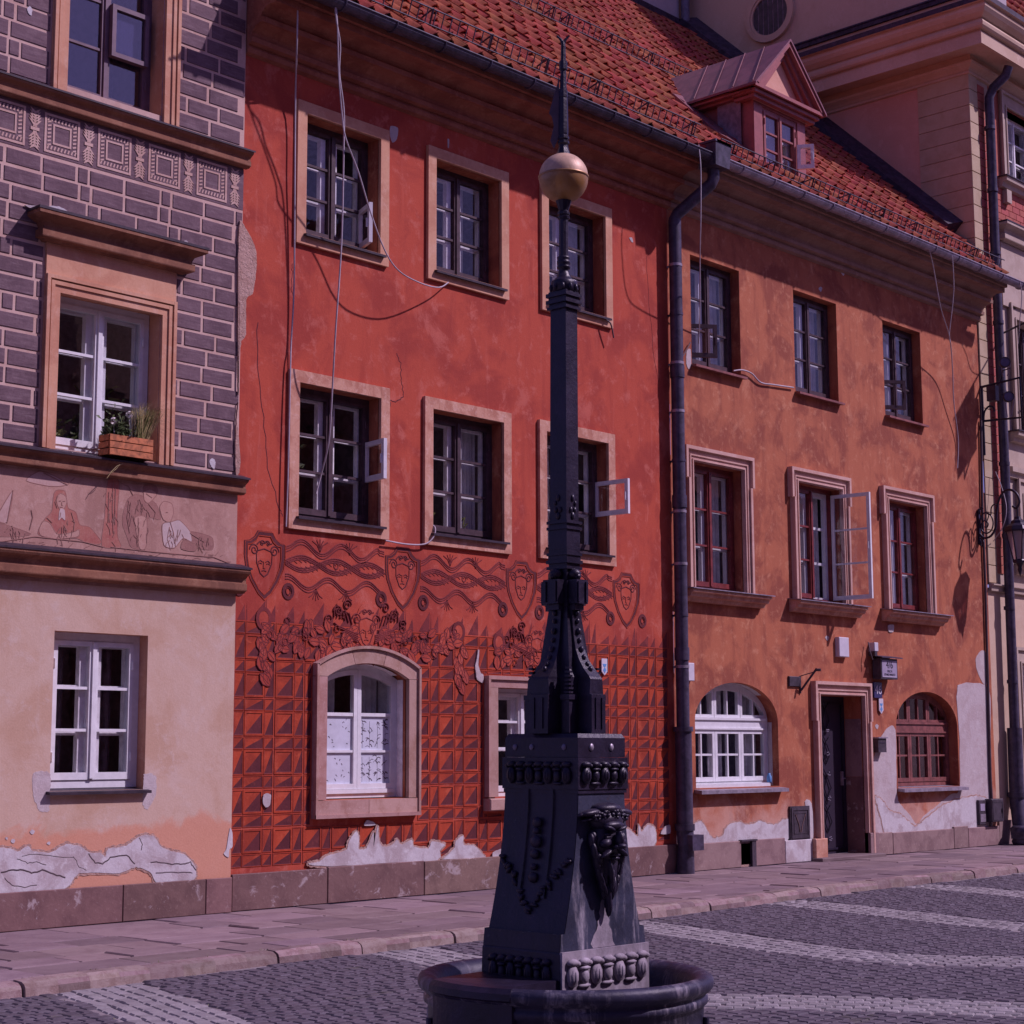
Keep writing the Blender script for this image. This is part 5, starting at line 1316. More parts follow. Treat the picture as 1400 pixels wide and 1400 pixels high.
MB().box(XC+.021, 12.35, -.30, .4, 13.95, 18.5).build('attic_pier', 'lightwall', HC)
# main cornice, mitred round the corner: sections by projection e and height z
prof = [(0, 12.86), (.05, 12.87), (.05, 12.91), (.03, 12.915), (.08, 12.96), (.16, 13.0), (.17, 13.04), (.12, 13.045), (.12, 13.16), (.50, 13.15), (.50, 13.10), (.56, 13.095), (.56, 13.30), (.53, 13.31), (.53, 13.34), (.60, 13.35), (.63, 13.38), (.64, 13.43), (.62, 13.475), (.585, 13.485), (.585, 13.51), (.62, 13.52), (.70, 13.58), (.74, 13.64), (.745, 13.68), (.72, 13.69), (.72, 13.72), (.79, 13.73), (.79, 13.82), (0.05, 14.0)]
co = MB(); vs_ = []
for e, z in prof: vs_ += [(XC-e, 9, z), (XC-e, -e, z), (XC1, -e, z)]
fs = []
for i in range(len(prof)-1):
    for k in range(2): fs.append((i*3+k, i*3+k+1, i*3+3+k+1, i*3+3+k))
co.add(vs_, fs[:-4]); co.add(vs_, fs[-4:], 1); co.m[-4:] = [1]*4
co.build('cornice', ['beige', 'dark'], HC)
le = MB(); le.box(XC-.13, XC+.02, -.02, 9, 14.22, 14.30, 1); le.box(XC-.08, XC+.019, -.02, 9, 14.13, 14.22, 0); le.box(XC-.15, XC+.02, -.03, 9, 14.302, 14.33, 1); le.build('attic_ledge', ['beige', 'dark'], HC)
# round attic window
ov = MB(); n = 32; cy_, cz_ = 3.95, 15.12
for r0, r1, xx in ((.53, .44, XC-.06), (.46, .39, XC-.04)):
    for k in range(n):
        a, b = 2*PI*k/n, 2*PI*(k+1)/n
        P = [(xx, cy_+r*math.cos(t), cz_+r*math.sin(t)) for r, t in ((r0, a), (r0, b), (r1, b), (r1, a))]
        Q = [(XC+.04, p[1], p[2]) for p in P]; ov.add(P+Q, [(0,1,2,3),(0,1,5,4),(2,3,7,6)])
OV = ov.build('round_window', 'beige', HC)
b = MB(); b.add([(XC-.005, cy_+.40*math.cos(2*PI*k/n), cz_+.40*math.sin(2*PI*k/n)) for k in range(n)], [tuple(range(n))]); b.build('shutter', 'room', OV)
b = MB()
for k in range(-3, 4): h_ = math.sqrt(.16-(k*.11)**2) if abs(k*.11) < .4 else 0; b.box(XC-.012, XC-.006, cy_+k*.11-.045, cy_+k*.11+.045, cz_-h_*.97, cz_+h_*.97)
b.build('shutter_board', 'box', OV)
# pale wall behind the ridge and its pipe
YB = EY+RSMAX*cs
MB().box(5.5, XC-.3, YB, YB+.4, 14.8, 19).build('rear_wall', 'lightwall', HC); MB().box(XC-.3, XC-.001, YB+.02, YB+.4, 14.8, 19).build('rear_wall', 'beige', HC)
MB().box(5.5, XC-.25, YB-.05, YB-.002, 14.9, 15.5).build('rear_flashing', 'dark', HC)
MB().tube([(XC-.28, YB-.14, 18), (XC-.28, YB-.14, 15.25)], .085, 10).build('downpipe', 'pipe_grey', HC)
# quoins
for k in range(32):
    z0 = 4.2+.29*k; 
    if z0+.29 > 12.9: break
    lo = z0+.006; hi = z0+.284
    q = MB(); q.box(XC-.022, XC+.27, -.022, .0, lo, hi, 0, .004)
    if hi > 9.3: q.box(XC-.022, XC-.001, .001, .95, lo, hi)
    q.build('quoin_stone', 'quoin', CWALL)
# red brick strip
random.seed(9)
for k in range(58):
    z0 = 4.37+.145*k
    if z0 > 12.8: break
    if z0 < 9.3 or True: MB().box(XC+.285, XC+.285+.24, -.018, .0, z0+.006, z0+.139, 0, .003).build('brick', 'brick', CWALL)
for r_ in range(7):
    for k in range(7):
        a = 12.15+.27*k-(.13 if r_ % 2 else 0); MB().box(a, a+.26, -.012, -.003, 10.42+.115*r_, 10.42+.115*r_+.107, 0, .003).build('brick', 'brick', CWALL)
# windows of the street front
for h, fr in [(h, 'white_old') for h in S1+S3+S4]+[(h, 'brown') for h in S2]:
    c = MB(); t = .2; c.ring(h[0]-t, h[1]+t, h[2]-.02, h[3]+t+.04, t, -.05, .0, tb=.001); c.ring(h[0]-t-.03, h[1]+t+.03, h[2]-.02, h[3]+t+.08, .05, -.09, -.049, tb=.001)
    c.ring(h[0]-.05, h[1]+.05, h[2]-.02, h[3]+.05, .03, -.07, -.049, tb=.001)
    c.build('casing', 'ivory', HC); wv = window(HC, *h[:4], .16, fr, 'white_old', rows=(.36, .68))
    s_ = MB(); s_.sweepx([(0, h[2]-.2), (-.08, h[2]-.19), (-.1, h[2]-.12), (-.17, h[2]-.1), (-.18, h[2]-.03), (0, h[2]-.01)], h[0]-.34, h[1]+.34); s_.build('sill', 'ivory', wv)
    MB().box(h[0]-.37, h[1]+.37, -.20, -.0, h[2]-.029, h[2]-.008).build('metal_flashing', 'sill_dark', wv)
ih = MB(); ih.box(12.47, 12.64, -.1, 0, 10.85, 11.08); ih.build('sill_bracket', 'ivory', HC)
pediment(HC, 12.12, 14.4, 10.12, 10.42, .25, -.004, 'ivory')
MB().box(12.25, 14.3, -.05, -.005, 9.0, 10.11).build('frieze_panel', 'ivory', HC)
for z0, z1, pr in ((6.02, 6.22, .12), (4.06, 4.2, .09)):
    MB().sweepx([(0, z0), (-pr*.5, z0+.01), (-pr*.6, z0+.08), (-pr, z0+.1), (-pr, z1-.02), (0, z1)], XC+.0 if z0 < 5 else 12.2, XC1).build('string_course', 'ivory', HC)
MB().box(XC-.03, XC1, -.03, .011, 0, .38).build('plinth', 'plinth2', HC)
rail = MB()
for k in range(14): rail.tube([(12.66+.1*k, -.16, 6.85), (12.66+.1*k, -.16, 7.35)], .008, 4)
rail.tube([(12.62, -.17, 7.35), (14.0, -.17, 7.35)], .014, 5); rail.build('window_rail', 'box', HC)
cp = MB(); cp.tube([(12.02, -.45, 13.05), (12.0, -.40, 12.9), (11.93, -.2, 12.72), (11.90, -.13, 12.55), (11.88, -.13, 10), (11.87, -.14, 6), (11.82, -.14, 1.8)], .08, 12)
CP_ = cp.build('downpipe', 'pipe', HC)
b = MB(); b.tube([(11.82, -.14, 1.85), (11.80, -.14, .7)], .12, 14); b.tube([(11.80, -.14, .82), (11.80, -.14, .74)], .145, 14); b.tube([(11.80, -.14, .70), (11.74, -.2, .35), (11.70, -.25, .1)], .12, 12); b.build('cast_iron_standpipe', 'pipe', CP_)
for z in (12.0, 10.9, 9.8, 8.6, 7.4, 6.2, 5.0, 3.8, 2.6): MB().tube([(11.88-(.05 if z < 4 else .01), -.135, z-.03), (11.88-(.05 if z < 4 else .01), -.135, z+.03)], .092, 12).build('pipe_band', 'pipe', CP_)
# tiled front slope over the cornice
rt = MB(); rt.add([(12.3, -.35, 14.02), (XC1+6, -.35, 14.02), (XC1+6, 5.0, 22.58), (12.3, 5.0, 22.58)], [(0,1,2,3)]); CRF = rt.build('roof', 'dark', HC)
k_ = MB(); tv = tile_verts(0, 0); 
for j in range(14):
    for i in range(14):
        x = 12.4+TW*(i+.5); s_ = j*TL; c45 = .53; s45 = .848
        k_.add([(x+q[0], -.34+(s_+q[1])*c45-q[2]*s45, 14.05+(s_+q[1])*s45+q[2]*c45) for q in tv], TF, 0, True)
k_.build('roof_tiles', 'tile', CRF)

# ================================================================ STREET
RZ = -.092
road = kind(MB().add([(-60, -60, RZ-.012), (60, -60, RZ-.012), (60, 1.0, RZ-.012), (-60, 1.0, RZ-.012)], [(0,1,2,3)]).build('road', 'mortar', None, (0, 0, RZ)), 'structure')
def kerb_y(x):
    T = [(-30, -3.05), (-8, -3.02), (-5.5, -2.88), (-3.6, -2.90), (-1.2, -2.80), (2, -2.60), (7, -2.56), (40, -2.5)]
    for (a, ya), (b, yb) in zip(T, T[1:]):
        if a <= x <= b: return ya+(yb-ya)*(x-a)/(b-a)
    return -2.6
# kerb stones
kb = kind(MB().add([(-30, -3.2, -.15), (40, -2.7, -.15), (40, -2.4, -.15), (-30, -2.9, -.15)], [(0,1,2,3)]).build('kerb', 'mortar', None, (0, -2.8, -.15)), 'structure')
random.seed(21)
x = -12.0
KW = .155
while x < 30:
    L = random.uniform(.8, 1.35); g = .008
    a, b = x+g, x+L-g
    ya, yb = kerb_y(a), kerb_y(b); dz = random.uniform(-.008, .008); dyy = random.uniform(-.012, .012)
    P = []
    nseg = 4
    mb = MB(); rows = []
    for k in range(nseg+1):
        t = k/nseg; xx = a+(b-a)*t; yy = ya+(yb-ya)*t+dyy; w = random.uniform(-.006, .006); e = .018 if k in (0, nseg) else 0
        rows.append([(xx, yy-.004+w, RZ-.02), (xx, yy+.004+w, -.05+dz), (xx, yy+.018+w, -.018+dz-e*.5), (xx, yy+.055, -.002+dz-e*.4), (xx, yy+KW, .0+dz-e*.2), (xx, yy+KW, -.1)])
    for r0, r1 in zip(rows, rows[1:]):
        for k in range(5): mb.add([r0[k], r1[k], r1[k+1], r0[k+1]], [(0,1,2,3)], 0, k in (1, 2))
    mb.add(rows[0], [tuple(range(6))]); mb.add(rows[-1], [tuple(range(6))[::-1]])
    mb.build('kerb_stone', 'kerb', kb); x += L
# pavement slabs in broken courses
_e = [(x_, kerb_y(x_)+.1, -.03) for x_ in (-30, -8, -5.5, -3.6, -1.2, 2, 7, 40)]
pv = kind(MB().add(_e+[(40, .02, -.03), (-30, .02, -.03)], [tuple(range(10))]).build('pavement', 'joint_dirt', None, (0, -1.4, -.03)), 'structure')
random.seed(4)
yc = -.03; courses = []
for h in (.46, .52, .44, .5, .40, .48): courses.append((yc-h, yc)); yc -= h
for ci, (y0, y1) in enumerate(courses):
    x = -11.0-random.random(); last = ci == len(courses)-1
    while x < 26:
        L = random.choice((.45, .6, .75, .9, 1.1))*random.uniform(.92, 1.08)*(1.0 if x < 10 else 1.6)
        a, b = x+.008, x+L-.008
        k1 = kerb_y((a+b)/2)+KW+.008
        lo = max(y0+.008, k1)
        if ci >= len(courses)-2 and (y0 < k1 or last): lo = k1 if (last or y0+.15 < k1) else y0+.006
        hi = y1-.008
        if hi-lo > .05:
            cx_ = a < 6.0 and b > 7.5
            mb = MB(); mb.slab(a, b, lo, hi, -.06, random.uniform(-.007, .003), .010, 0, (random.uniform(-.010, .010), random.uniform(-.010, .010)))
            mb.build('paving_slab', 'pave', pv)
        x += L
# setts: rows along the street, pale bands waving across the road
BC = [(-2.0, -1.7), (-2.9, -1.64), (-3.7, -1.84), (-4.4, -2.06), (-5.2, -2.31), (-6.0, -2.46), (-6.5, -2.34), (-7.0, -1.98), (-7.6, -1.62), (-8.3, -1.32), (-9.2, -1.2), (-10.2, -1.45), (-11.2, -1.9), (-12.2, -2.3), (-13.2, -2.45), (-14.2, -2.2), (-16, -1.4)]
def band_x(y):
    for (ya, xa), (yb, xb) in zip(BC, BC[1:]):
        if yb <= y <= ya: return xa+(xb-xa)*(y-ya)/(yb-ya)
    return -1.7
PER = 2.9
def in_band(x, y):
    c = band_x(y); d = (x-c+PER/2) % PER-PER/2
    sl = (band_x(y+.15)-band_x(y-.15))/.3; return abs(d)/math.sqrt(1+sl*sl) < .345
random.seed(8)
setts = []
y = -2.4; SD = .100
while y > -12.2:
    h = SD*random.uniform(.9, 1.1)
    xa = -15.0 if y > -9 else -13; x = -13.2+random.random()*.1; xmax = 15 if y > -6.5 else 4.5
    if y < -9.3: xmax = -4
    while x < xmax:
        L = random.uniform(.085, .14)*(1.0 if x < 6 else 1.5)
        cx_, cy_ = x+L/2, y-h/2+.03*math.sin(x*1.3)
        if in_band(cx_, cy_): x += L; continue
        if cy_+h/2 < kerb_y(cx_)-.006:
            d = Vector((cx_, cy_, RZ))-CAM; zc = d.dot(fw)
            if zc > 1:
                u_ = 700+F*d.dot(rr)/zc; v_ = 700-F*d.dot(uu)/zc
                if -500 < u_ < 1900 and v_ < 1750: setts.append((cx_, cy_, L, h, zc, -30 < u_ < 1430 and v_ < 1410, 0, 0.0))
        x += L
    y -= h
for kk in range(-4, 7):                                              # the pale bands are laid along their own curve
    yb_ = -2.45
    while yb_ > -12.2:
        xb_ = band_x(yb_)+PER*kk; tx, ty = band_x(yb_-.05)-band_x(yb_+.05), -.1; tl = math.hypot(tx, ty); tx /= tl; ty /= tl
        for q in range(-3, 3):
            o_ = (q+.5)*.108+random.uniform(-.006, .006); sh_ = (.058 if q % 2 else 0)+random.uniform(-.012, .012); cx_, cy_ = xb_-ty*o_+tx*sh_, yb_+tx*o_+ty*sh_
            d = Vector((cx_, cy_, RZ))-CAM; zc = d.dot(fw)
            if zc > 1 and cy_ < kerb_y(cx_)-.07 and cx_ < 15:
                u_ = 700+F*d.dot(rr)/zc; v_ = 700-F*d.dot(uu)/zc
                if -500 < u_ < 1900 and v_ < 1750: setts.append((cx_, cy_, random.uniform(.112, .122), .108, zc, -30 < u_ < 1430 and v_ < 1410, 1, math.atan2(ty, tx)))
        yb_ += ty*.118
def sett_geo(mb, cx_, cy_, L, h, mi):
    g = random.uniform(.003, .006); t = random.uniform(-.004, .002)
    mb.slab(cx_-L/2+g, cx_+L/2-g, cy_-h/2+g*.8, cy_+h/2-g*.8, RZ-.02, RZ+t, .010, mi, (random.uniform(-.018, .018), random.uniform(-.018, .018)))
vis = sorted([s_ for s_ in setts if s_[5]], key=lambda s_: s_[4])
nearset = set(id(s_) for s_ in vis[:298])
r1, r2 = MB(), MB()
protos = []
for k in range(6):
    mb = MB(); L, h = .13, .112; sett_geo(mb, 0, 0, L, h, 0); mb.v = [(p[0], p[1], p[2]-RZ) for p in mb.v]
    protos.append([mb.build('sett', mt_, None, (0, 0, 0), mesh_only=True) for mt_ in ('sett', 'sett_pale')])
for s_ in setts:
    pale = s_[6]
    if id(s_) in nearset: piece('sett', random.choice(protos)[1 if pale else 0], road, (s_[0], s_[1], RZ), s_[7]+random.uniform(-.04, .04)+(PI if random.random() < .5 else 0), (s_[2]/.13, s_[3]/.112, 1))
    else:
        b_ = MB(); sett_geo(b_, 0, 0, s_[2], s_[3], 0); c_, n_ = math.cos(s_[7]), math.sin(s_[7])
        (r2 if pale else r1).add([(s_[0]+p[0]*c_-p[1]*n_, s_[1]+p[0]*n_+p[1]*c_, p[2]) for p in b_.v], b_.f)
kind(r1.build('sett', 'sett', road, recalc=False), 'stuff'); kind(r2.build('pale_sett', 'sett_pale', road, recalc=False), 'stuff')
# moss and grass in the joints
gr = MB(); random.seed(2)
def tuft(x, y, z, n, h):
    for _ in range(n):
        a = random.uniform(0, 2*PI); dx, dy_ = math.cos(a), math.sin(a); l = h*random.uniform(.5, 1.2); w = .004
        bx, by = x+random.uniform(-.03, .03), y+random.uniform(-.012, .012)
        gr.add([(bx-dy_*w, by+dx*w, z), (bx+dy_*w, by-dx*w, z), (bx+dx*l*.6, by+dy_*l*.6, z+l)], [(0,1,2)])
for cx_, cy_, sx, sy, n in ((-6.0, -5.2, .8, .5, 160), (-6.6, -6.6, .6, .4, 120), (-1.9, -7.4, .9, .5, 130), (-7.9, -4.5, .4, .3, 60), (-7.3, -3.25, .5, .06, 40), (-5.6, -3.0, 1.2, .05, 60), (-5.0, -4.2, .8, .4, 60), (-2.5, -6.3, .8, .5, 60)):
    for _ in range(n):
        x, y = random.gauss(cx_, sx), random.gauss(cy_, sy)
        if y < kerb_y(x)-.02: tuft(x, y, RZ-.02, 4, .018)
for _ in range(60):
    x = random.uniform(-8.5, 0); tuft(x, kerb_y(x)+KW+.004, -.02, 5, .03)
tag(kind(gr.build('joint_moss', 'leaf_light', None, (0, -4, RZ)), 'stuff'), 'thin grass and moss growing in the joints of the setts', 'moss')

# ================================================================ THE PUMP
PX, PY = -7.98, -7.74
PT = thing('street_pump', (PX, PY, RZ), 'black cast iron water pump with basin, lion mask, tall shaft and gilded ball', 'water pump')
def pb(mb, name, mt_, parent=None, rz=True):
    """pump parts are drawn about the pump's own axis, heights above the pavement"""
    mb.v = [(PX+p[0], PY+p[1], p[2]) for p in mb.v]
    return mb.build(name, mt_, parent or PT)
# basin: drum, rolled rim, floor
n = 48
ba = MB(); prof = [(.60, RZ), (.665, RZ+.01), (.675, .10), (.668, .13), (.668, .30), (.688, .312), (.688, .338), (.678, .346), (.678, .356), (.70, .368), (.716, .388), (.718, .412), (.710, .43), (.684, .442), (.656, .438), (.632, .424), (.612, .40), (.60, .36), (.58, .12), (.0, .10)]
ba.lathe(prof, 0, 0, n); BAS = pb(ba, 'basin', 'iron_rim')
for k in range(12):
    a = 2*PI*k/12; r_ = MB(); r_.tube([(.682*math.cos(a), .682*math.sin(a), -.10), (.682*math.cos(a), .682*math.sin(a), .25)], .016, 6); pb(r_, 'basin_rib', 'iron_rim', BAS)
wtr = MB(); wtr.lathe([(.578, .17), (0, .171)], 0, 0, 32); pb(wtr, 'basin_water', 'dark', BAS)
# flat apron over the rim in front of the left face
ap = MB(); A0 = R(21)
secp = [(.30, .10), (.30, .450), (.66, .448), (.70, .442), (.722, .42), (.724, .39), (.70, .375), (.70, .10)]
vs_, fs = [], []
for k in range(13):
    a = PI-A0+2*A0*k/12
    vs_ += [(r_*math.cos(a) if r_ > .4 else -.30, r_*math.sin(a) if r_ > .4 else .24*math.sin(a)/math.sin(A0), z) for r_, z in secp]
for k in range(12):
    for q in range(7): fs.append((k*8+q, k*8+q+1, k*8+8+q+1, k*8+8+q))
fs += [tuple(range(8)), tuple(range(103, 95, -1))]
ap.add(vs_, fs)
pb(ap, 'apron', 'iron', BAS)
# pedestal
bl = MB(); bl.loft([(.10, .315, .245), (.375, .322, .25), (.38, .327, .252), (.565, .322, .25), (.575, .318, .247)]); BL = pb(bl, 'base_block', 'iron')
fc = MB(); fc.box(-.322, .322, -.262, -.246, .12, .574); pb(fc, 'limed_face', 'iron_lime', BL)
bd = MB(); secs = []
for t in [i/16 for i in range(17)]:
    z = .575+t*(1.318-.575); f_ = (1-t)
    hx = .172+.130*f_**1.7; hy = .236+.006*f_**2; secs.append((z, hx, hy))
secs[0] = (.575, .315, .245); secs.insert(1, (.655, .308, .243))
bd.loft(secs, 0, False); BD = pb(bd, 'pedestal', 'iron_wet')
# plain panels, left (west) face stays black
pn = MB()
for i in range(len(secs)-1):
    (z0, h0, w0), (z1, h1, w1) = secs[i], secs[i+1]; e = .006
    pn.add([(-h0-e, -w0-.001, z0), (-h0-e, w0+.001, z0), (-h1-e, w1+.001, z1), (-h1-e, -w1-.001, z1)], [(0,1,2,3)])
    if z0 > .8: pn.add([(-h0-e-.012, -.09, z0), (-h0-e-.012, -.07, z0), (-h1-e-.012, -.07, z1), (-h1-e-.012, -.09, z1)], [(0,1,2,3)]); pn.add([(-h0-e-.012, .09, z0), (-h0-e-.012, .07, z0), (-h1-e-.012, .07, z1), (-h1-e-.012, .09, z1)], [(0,1,2,3)])
pb(pn, 'west_panel', 'iron', BD)
fz = MB(); fz.box(-.187, .187, -.248, .248, 1.319, 1.47); fz.box(-.182, .182, -.243, .243, 1.30, 1.3185); FZB = pb(fz, 'frieze_block', 'iron')
cpk = MB(); cpk.box(-.177, .177, -.238, .238, 1.471, 1.565); cpk.loft([(1.565, .177, .238), (1.585, .165, .226)]); CAPB = pb(cpk, 'cap_block', 'iron')
for (x, y) in ((-.179, -.15), (-.179, .06), (-.179, .17)): MB_ = MB(); MB_.ell((x, y, 1.52), (.008, .016, .016), 8); pb(MB_, 'stud', 'pipe_grey', CAPB)
for x in (-.08, .07): MB_ = MB(); MB_.ell((x, -.24, 1.52), (.017, .008, .019), 8); pb(MB_, 'stud', 'zinc', CAPB)
def ornament(y0, x0, x1, z0, z1, n, mt_, parent, axis='y', sgn=-1):
    """row of medallions and husks under a scroll"""
    h = z1-z0; w = (x1-x0)/n
    mb = MB()
    def put(a, z, d, ra, rz_, rd, rot=None):
        c = (a, y0+sgn*d, z) if axis == 'y' else (y0+sgn*d, a, z)
        r_ = (ra, rd, rz_) if axis == 'y' else (rd, ra, rz_)
        mb.ell(c, r_, 10, 0, rot)
    for k in range(n):
        a = x0+w*(k+.5)
        if k % 2 == 0:
            put(a, z0+h*.42, .008, w*.48, h*.36, .018); put(a, z0+h*.42, .02, w*.30, h*.24, .010); put(a, z0+h*.42, .028, w*.08, h*.17, .006)
        else:
            put(a, z0+h*.40, .006, w*.36, h*.26, .02); put(a, z0+h*.66, .01, w*.45, h*.07, .018); put(a, z0+h*.10, .006, w*.55, h*.07, .014)
        put(a, z0+h*.86, .008, w*.46, h*.12, .02); put(a+w*.5, z0+h*.80, .004, w*.2, h*.09, .014)
    return pb(mb, 'medallion_row', mt_, parent)
ornament(-.262, -.30, .30, .40, .545, 7, 'iron_lime', BL); ornament(-.322, -.20, .20, .40, .545, 7, 'iron', BL, 'x')
ornament(-.248, -.17, .17, 1.335, 1.455, 5, 'iron', FZB); ornament(-.187, -.21, .21, 1.335, 1.455, 7, 'iron', FZB, 'x')
# wreathed river-god mask
mk = MB(); random.seed(6)
def E(x, z, d, rx, rz_, ry, rot=None): mk.ell((x, -.236-d, z), (rx, ry, rz_), 12, 0, rot)
rotz = lambda a: Matrix.Rotation(R(a), 3, 'Y')
E(0, 1.04, .015, .098, .15, .075); E(0, 1.16, .02, .112, .07, .07); E(0, 1.135, .072, .07, .026, .034)            # skull, brow
E(0, 1.225, .025, .095, .035, .065); E(0, .93, .02, .075, .13, .055); E(0, .83, .015, .045, .11, .035)
for e in (-1, 1):
    E(e*.044, 1.118, .088, .036, .013, .02, rotz(-e*22)); E(e*.045, 1.085, .072, .022, .013, .016); E(e*.046, 1.071, .076, .024, .006, .012)
    E(e*.058, 1.04, .068, .036, .026, .03, rotz(e*28)); E(e*.098, 1.06, .02, .02, .05, .03); E(e*.05, .99, .078, .056, .013, .022, rotz(e*32)); E(e*.085, .955, .05, .02, .04, .02, rotz(e*14))
    E(e*.115, 1.205, .03, .072, .022, .034, rotz(e*7)); E(e*.165, 1.20, .02, .035, .013, .02, rotz(e*22)); E(e*.12, 1.175, .02, .05, .013, .03, rotz(e*18))
    for q, (x_, z_, l_, a_) in enumerate(((.108, .99, .085, 10), (.092, .93, .09, 14), (.075, .87, .09, 16), (.055, .82, .085, 14), (.062, .92, .10, 8), (.035, .86, .10, 10), (.03, .78, .085, 6), (.115, 1.05, .07, 4))):
        E(e*x_, z_, .042-.012*(q > 3)+.01*(q in (4, 5)), .015, l_*.62, .020, rotz(e*a_)); E(e*(x_-.012), z_-.03, .05-.012*(q > 3), .008, l_*.5, .014, rotz(e*(a_+9)))
E(0, 1.055, .108, .017, .05, .03); E(0, 1.022, .124, .027, .017, .025)
for e in (-1, 1): E(e*.022, 1.018, .108, .013, .012, .018)
E(0, .972, .084, .036, .007, .014); E(0, .955, .082, .03, .010, .016)
for q, x_ in enumerate((-.018, .0, .018, -.006, .010)): E(x_, .88-.045*q, .065-.008*q, .013, .07, .022, rotz((-8, 5, 9, -4, 3)[q]))
for a in (-.095, -.045, .01, .065, .115):
    for q in range(6): t = q*PI/3; E(a+.020*math.cos(t), 1.195+.020*math.sin(t)-abs(a)*.1, .080-abs(a)*.3, .013, .013, .012)
    E(a, 1.195-abs(a)*.1, .092-abs(a)*.3, .010, .010, .01)
for e in (-1, 1):
    for q in range(4): E(e*(.02+.028*q), 1.225-.012*q, .065-.006*q, .018, .010, .02, rotz(e*20*(q % 2)))
E(.004, .70, .03, .012, .035, .02)
mk.v = [(p[0], p[1], 1.24-(1.24-p[2])*.86) for p in mk.v]
MASK = pb(mk, 'mask', 'iron', BD)
def ped_hx(z): return .172+.130*max(0, min(1, 1-(z-.575)/.743))**1.7
def ped_y(z): return -(.236+.006*(1-(z-.575)/.743)**2)
random.seed(14)
lc = MB(); rows_ = []
for k in range(15):
    t = k/14; z = .86-.284*t
    w = .012+.085*t**2.0; jl, jr_ = random.uniform(-.012, .012)*(.4+t), random.uniform(-.012, .012)*(.4+t)
    rows_.append(((-w+jl, ped_y(max(z, .575))-.004-(.075*max(0, (.66-z)/.08) if False else 0), z), (w*.9+jr_, ped_y(max(z, .575))-.004, z)))
for (a0, b0), (a1, b1) in zip(rows_, rows_[1:]): lc.add([a0, b0, b1, a1], [(0,1,2,3)])
pb(lc, 'lime_crust', 'iron_lime', BD)
# hanging garland and drop on the left face
gl_ = MB(); random.seed(3)
for e in (-1, 1):
    for q in range(9):
        t = q/8; yy = e*(.205-.20*t); z = .98-.235*t+.05*t*(1-t); hx = .172+.130*(1-(z-.575)/.743)**1.7
        for _ in range(2):
            gl_.ell((-hx-.015, yy+random.uniform(-.012, .012), z+random.uniform(-.015, .015)), (.012, .022, .010), 8, 0, Matrix.Rotation(R(random.uniform(-70, 70)), 3, 'X'))
pb(gl_, 'garland', 'iron', BD)
dr = MB()
for z, r_ in ((1.16, .03), (1.12, .02), (1.07, .035), (1.01, .028), (.95, .02), (.90, .03)): dr.ell((-.20-(1.2-z)*.12, 0, z), (.016, r_, r_*.9), 10)
pb(dr, 'pendant', 'iron', BD)
# four-finned foot above the cap
ft = MB(); ft.loft([(1.586, .10, .13), (1.86, .098, .125), (1.90, .08, .10), (2.22, .048, .058)])
FT = pb(ft, 'shaft_foot', 'iron')
flare = [(1.586, .196), (1.775, .196), (1.778, .184), (1.85, .184), (1.862, .178), (1.90, .145), (1.945, .115), (2.0, .092), (2.07, .078), (2.15, .070), (2.215, .068)]
for k in range(4):
    a = PI/2*k; c, s_ = round(math.cos(a)), round(math.sin(a)); fb = MB()
    wide = .062 if c else .052; ext = 1.0 if c else 1.12
    P = []
    for z, r_ in flare:
        r_ *= ext; w = wide if z < 1.78 else wide*.86 if z < 1.87 else wide*.86*(.62+.38*min(1, (r_-.06)/.12))
        P.append([(r_, -w, z), (r_, w, z), (.03, w, z), (.03, -w, z)])
    vs_ = [(p[0]*c-p[1]*s_, p[0]*s_+p[1]*c, p[2]) for q in P for p in q]; fs = []
    for i in range(len(P)-1):
        for q in range(4): fs.append((i*4+q, i*4+(q+1)%4, i*4+4+(q+1)%4, i*4+4+q))
    fs += [(3,2,1,0), tuple(range(len(vs_)-4, len(vs_)))]
    fb.add(vs_, fs)
    r0 = .197*ext; pan = [(r0, -wide*.45, 1.62), (r0, wide*.45, 1.62), (r0, wide*.45, 1.75), (r0, -wide*.45, 1.75)]
    for a0, a1 in ((-wide*.5, -wide*.38), (wide*.38, wide*.5)):
        q = [(r0-.002, a0, 1.61), (r0-.002, a1, 1.61), (r0-.002, a1, 1.76), (r0-.002, a0, 1.76)]; q2 = [(p[0]+.007, p[1], p[2]) for p in q]
        fb.add([(p[0]*c-p[1]*s_, p[0]*s_+p[1]*c, p[2]) for p in q+q2], [(4,5,6,7),(0,1,5,4),(1,2,6,5),(2,3,7,6),(3,0,4,7)])
    fo = pb(fb, 'fin', 'iron', FT)
    be = MB()
    for z, r_, s1 in ((1.90, .150, .016), (1.925, .132, .014), (1.96, .112, .015), (2.0, .098, .017), (2.045, .088, .014), (2.09, .082, .018), (2.14, .077, .014), (2.18, .074, .016)):
        be.ell((r_*ext*c+.0, r_*ext*s_, z), (s1*.8, s1*.8, s1), 8)
    pb(be, 'bead', 'iron', fo)
# little column in the corner of the foot
for ax, ay in ((-1, -1), (1, -1), (1, 1), (-1, 1)):
    cc = MB(); bx, by = ax*.108, ay*.12
    cc.box(bx-.022, bx+.022, by-.022, by+.022, 1.59, 1.76); cc.box(bx-.03, bx+.03, by-.03, by+.03, 1.75, 1.775)
    for q in range(7): cc.box(bx-.018+q*.001, bx+.018-q*.001, by-.018+q*.001, by+.018-q*.001, 1.78+q*.02, 1.79+q*.02)
    pb(cc, 'corner_column', 'iron', FT)
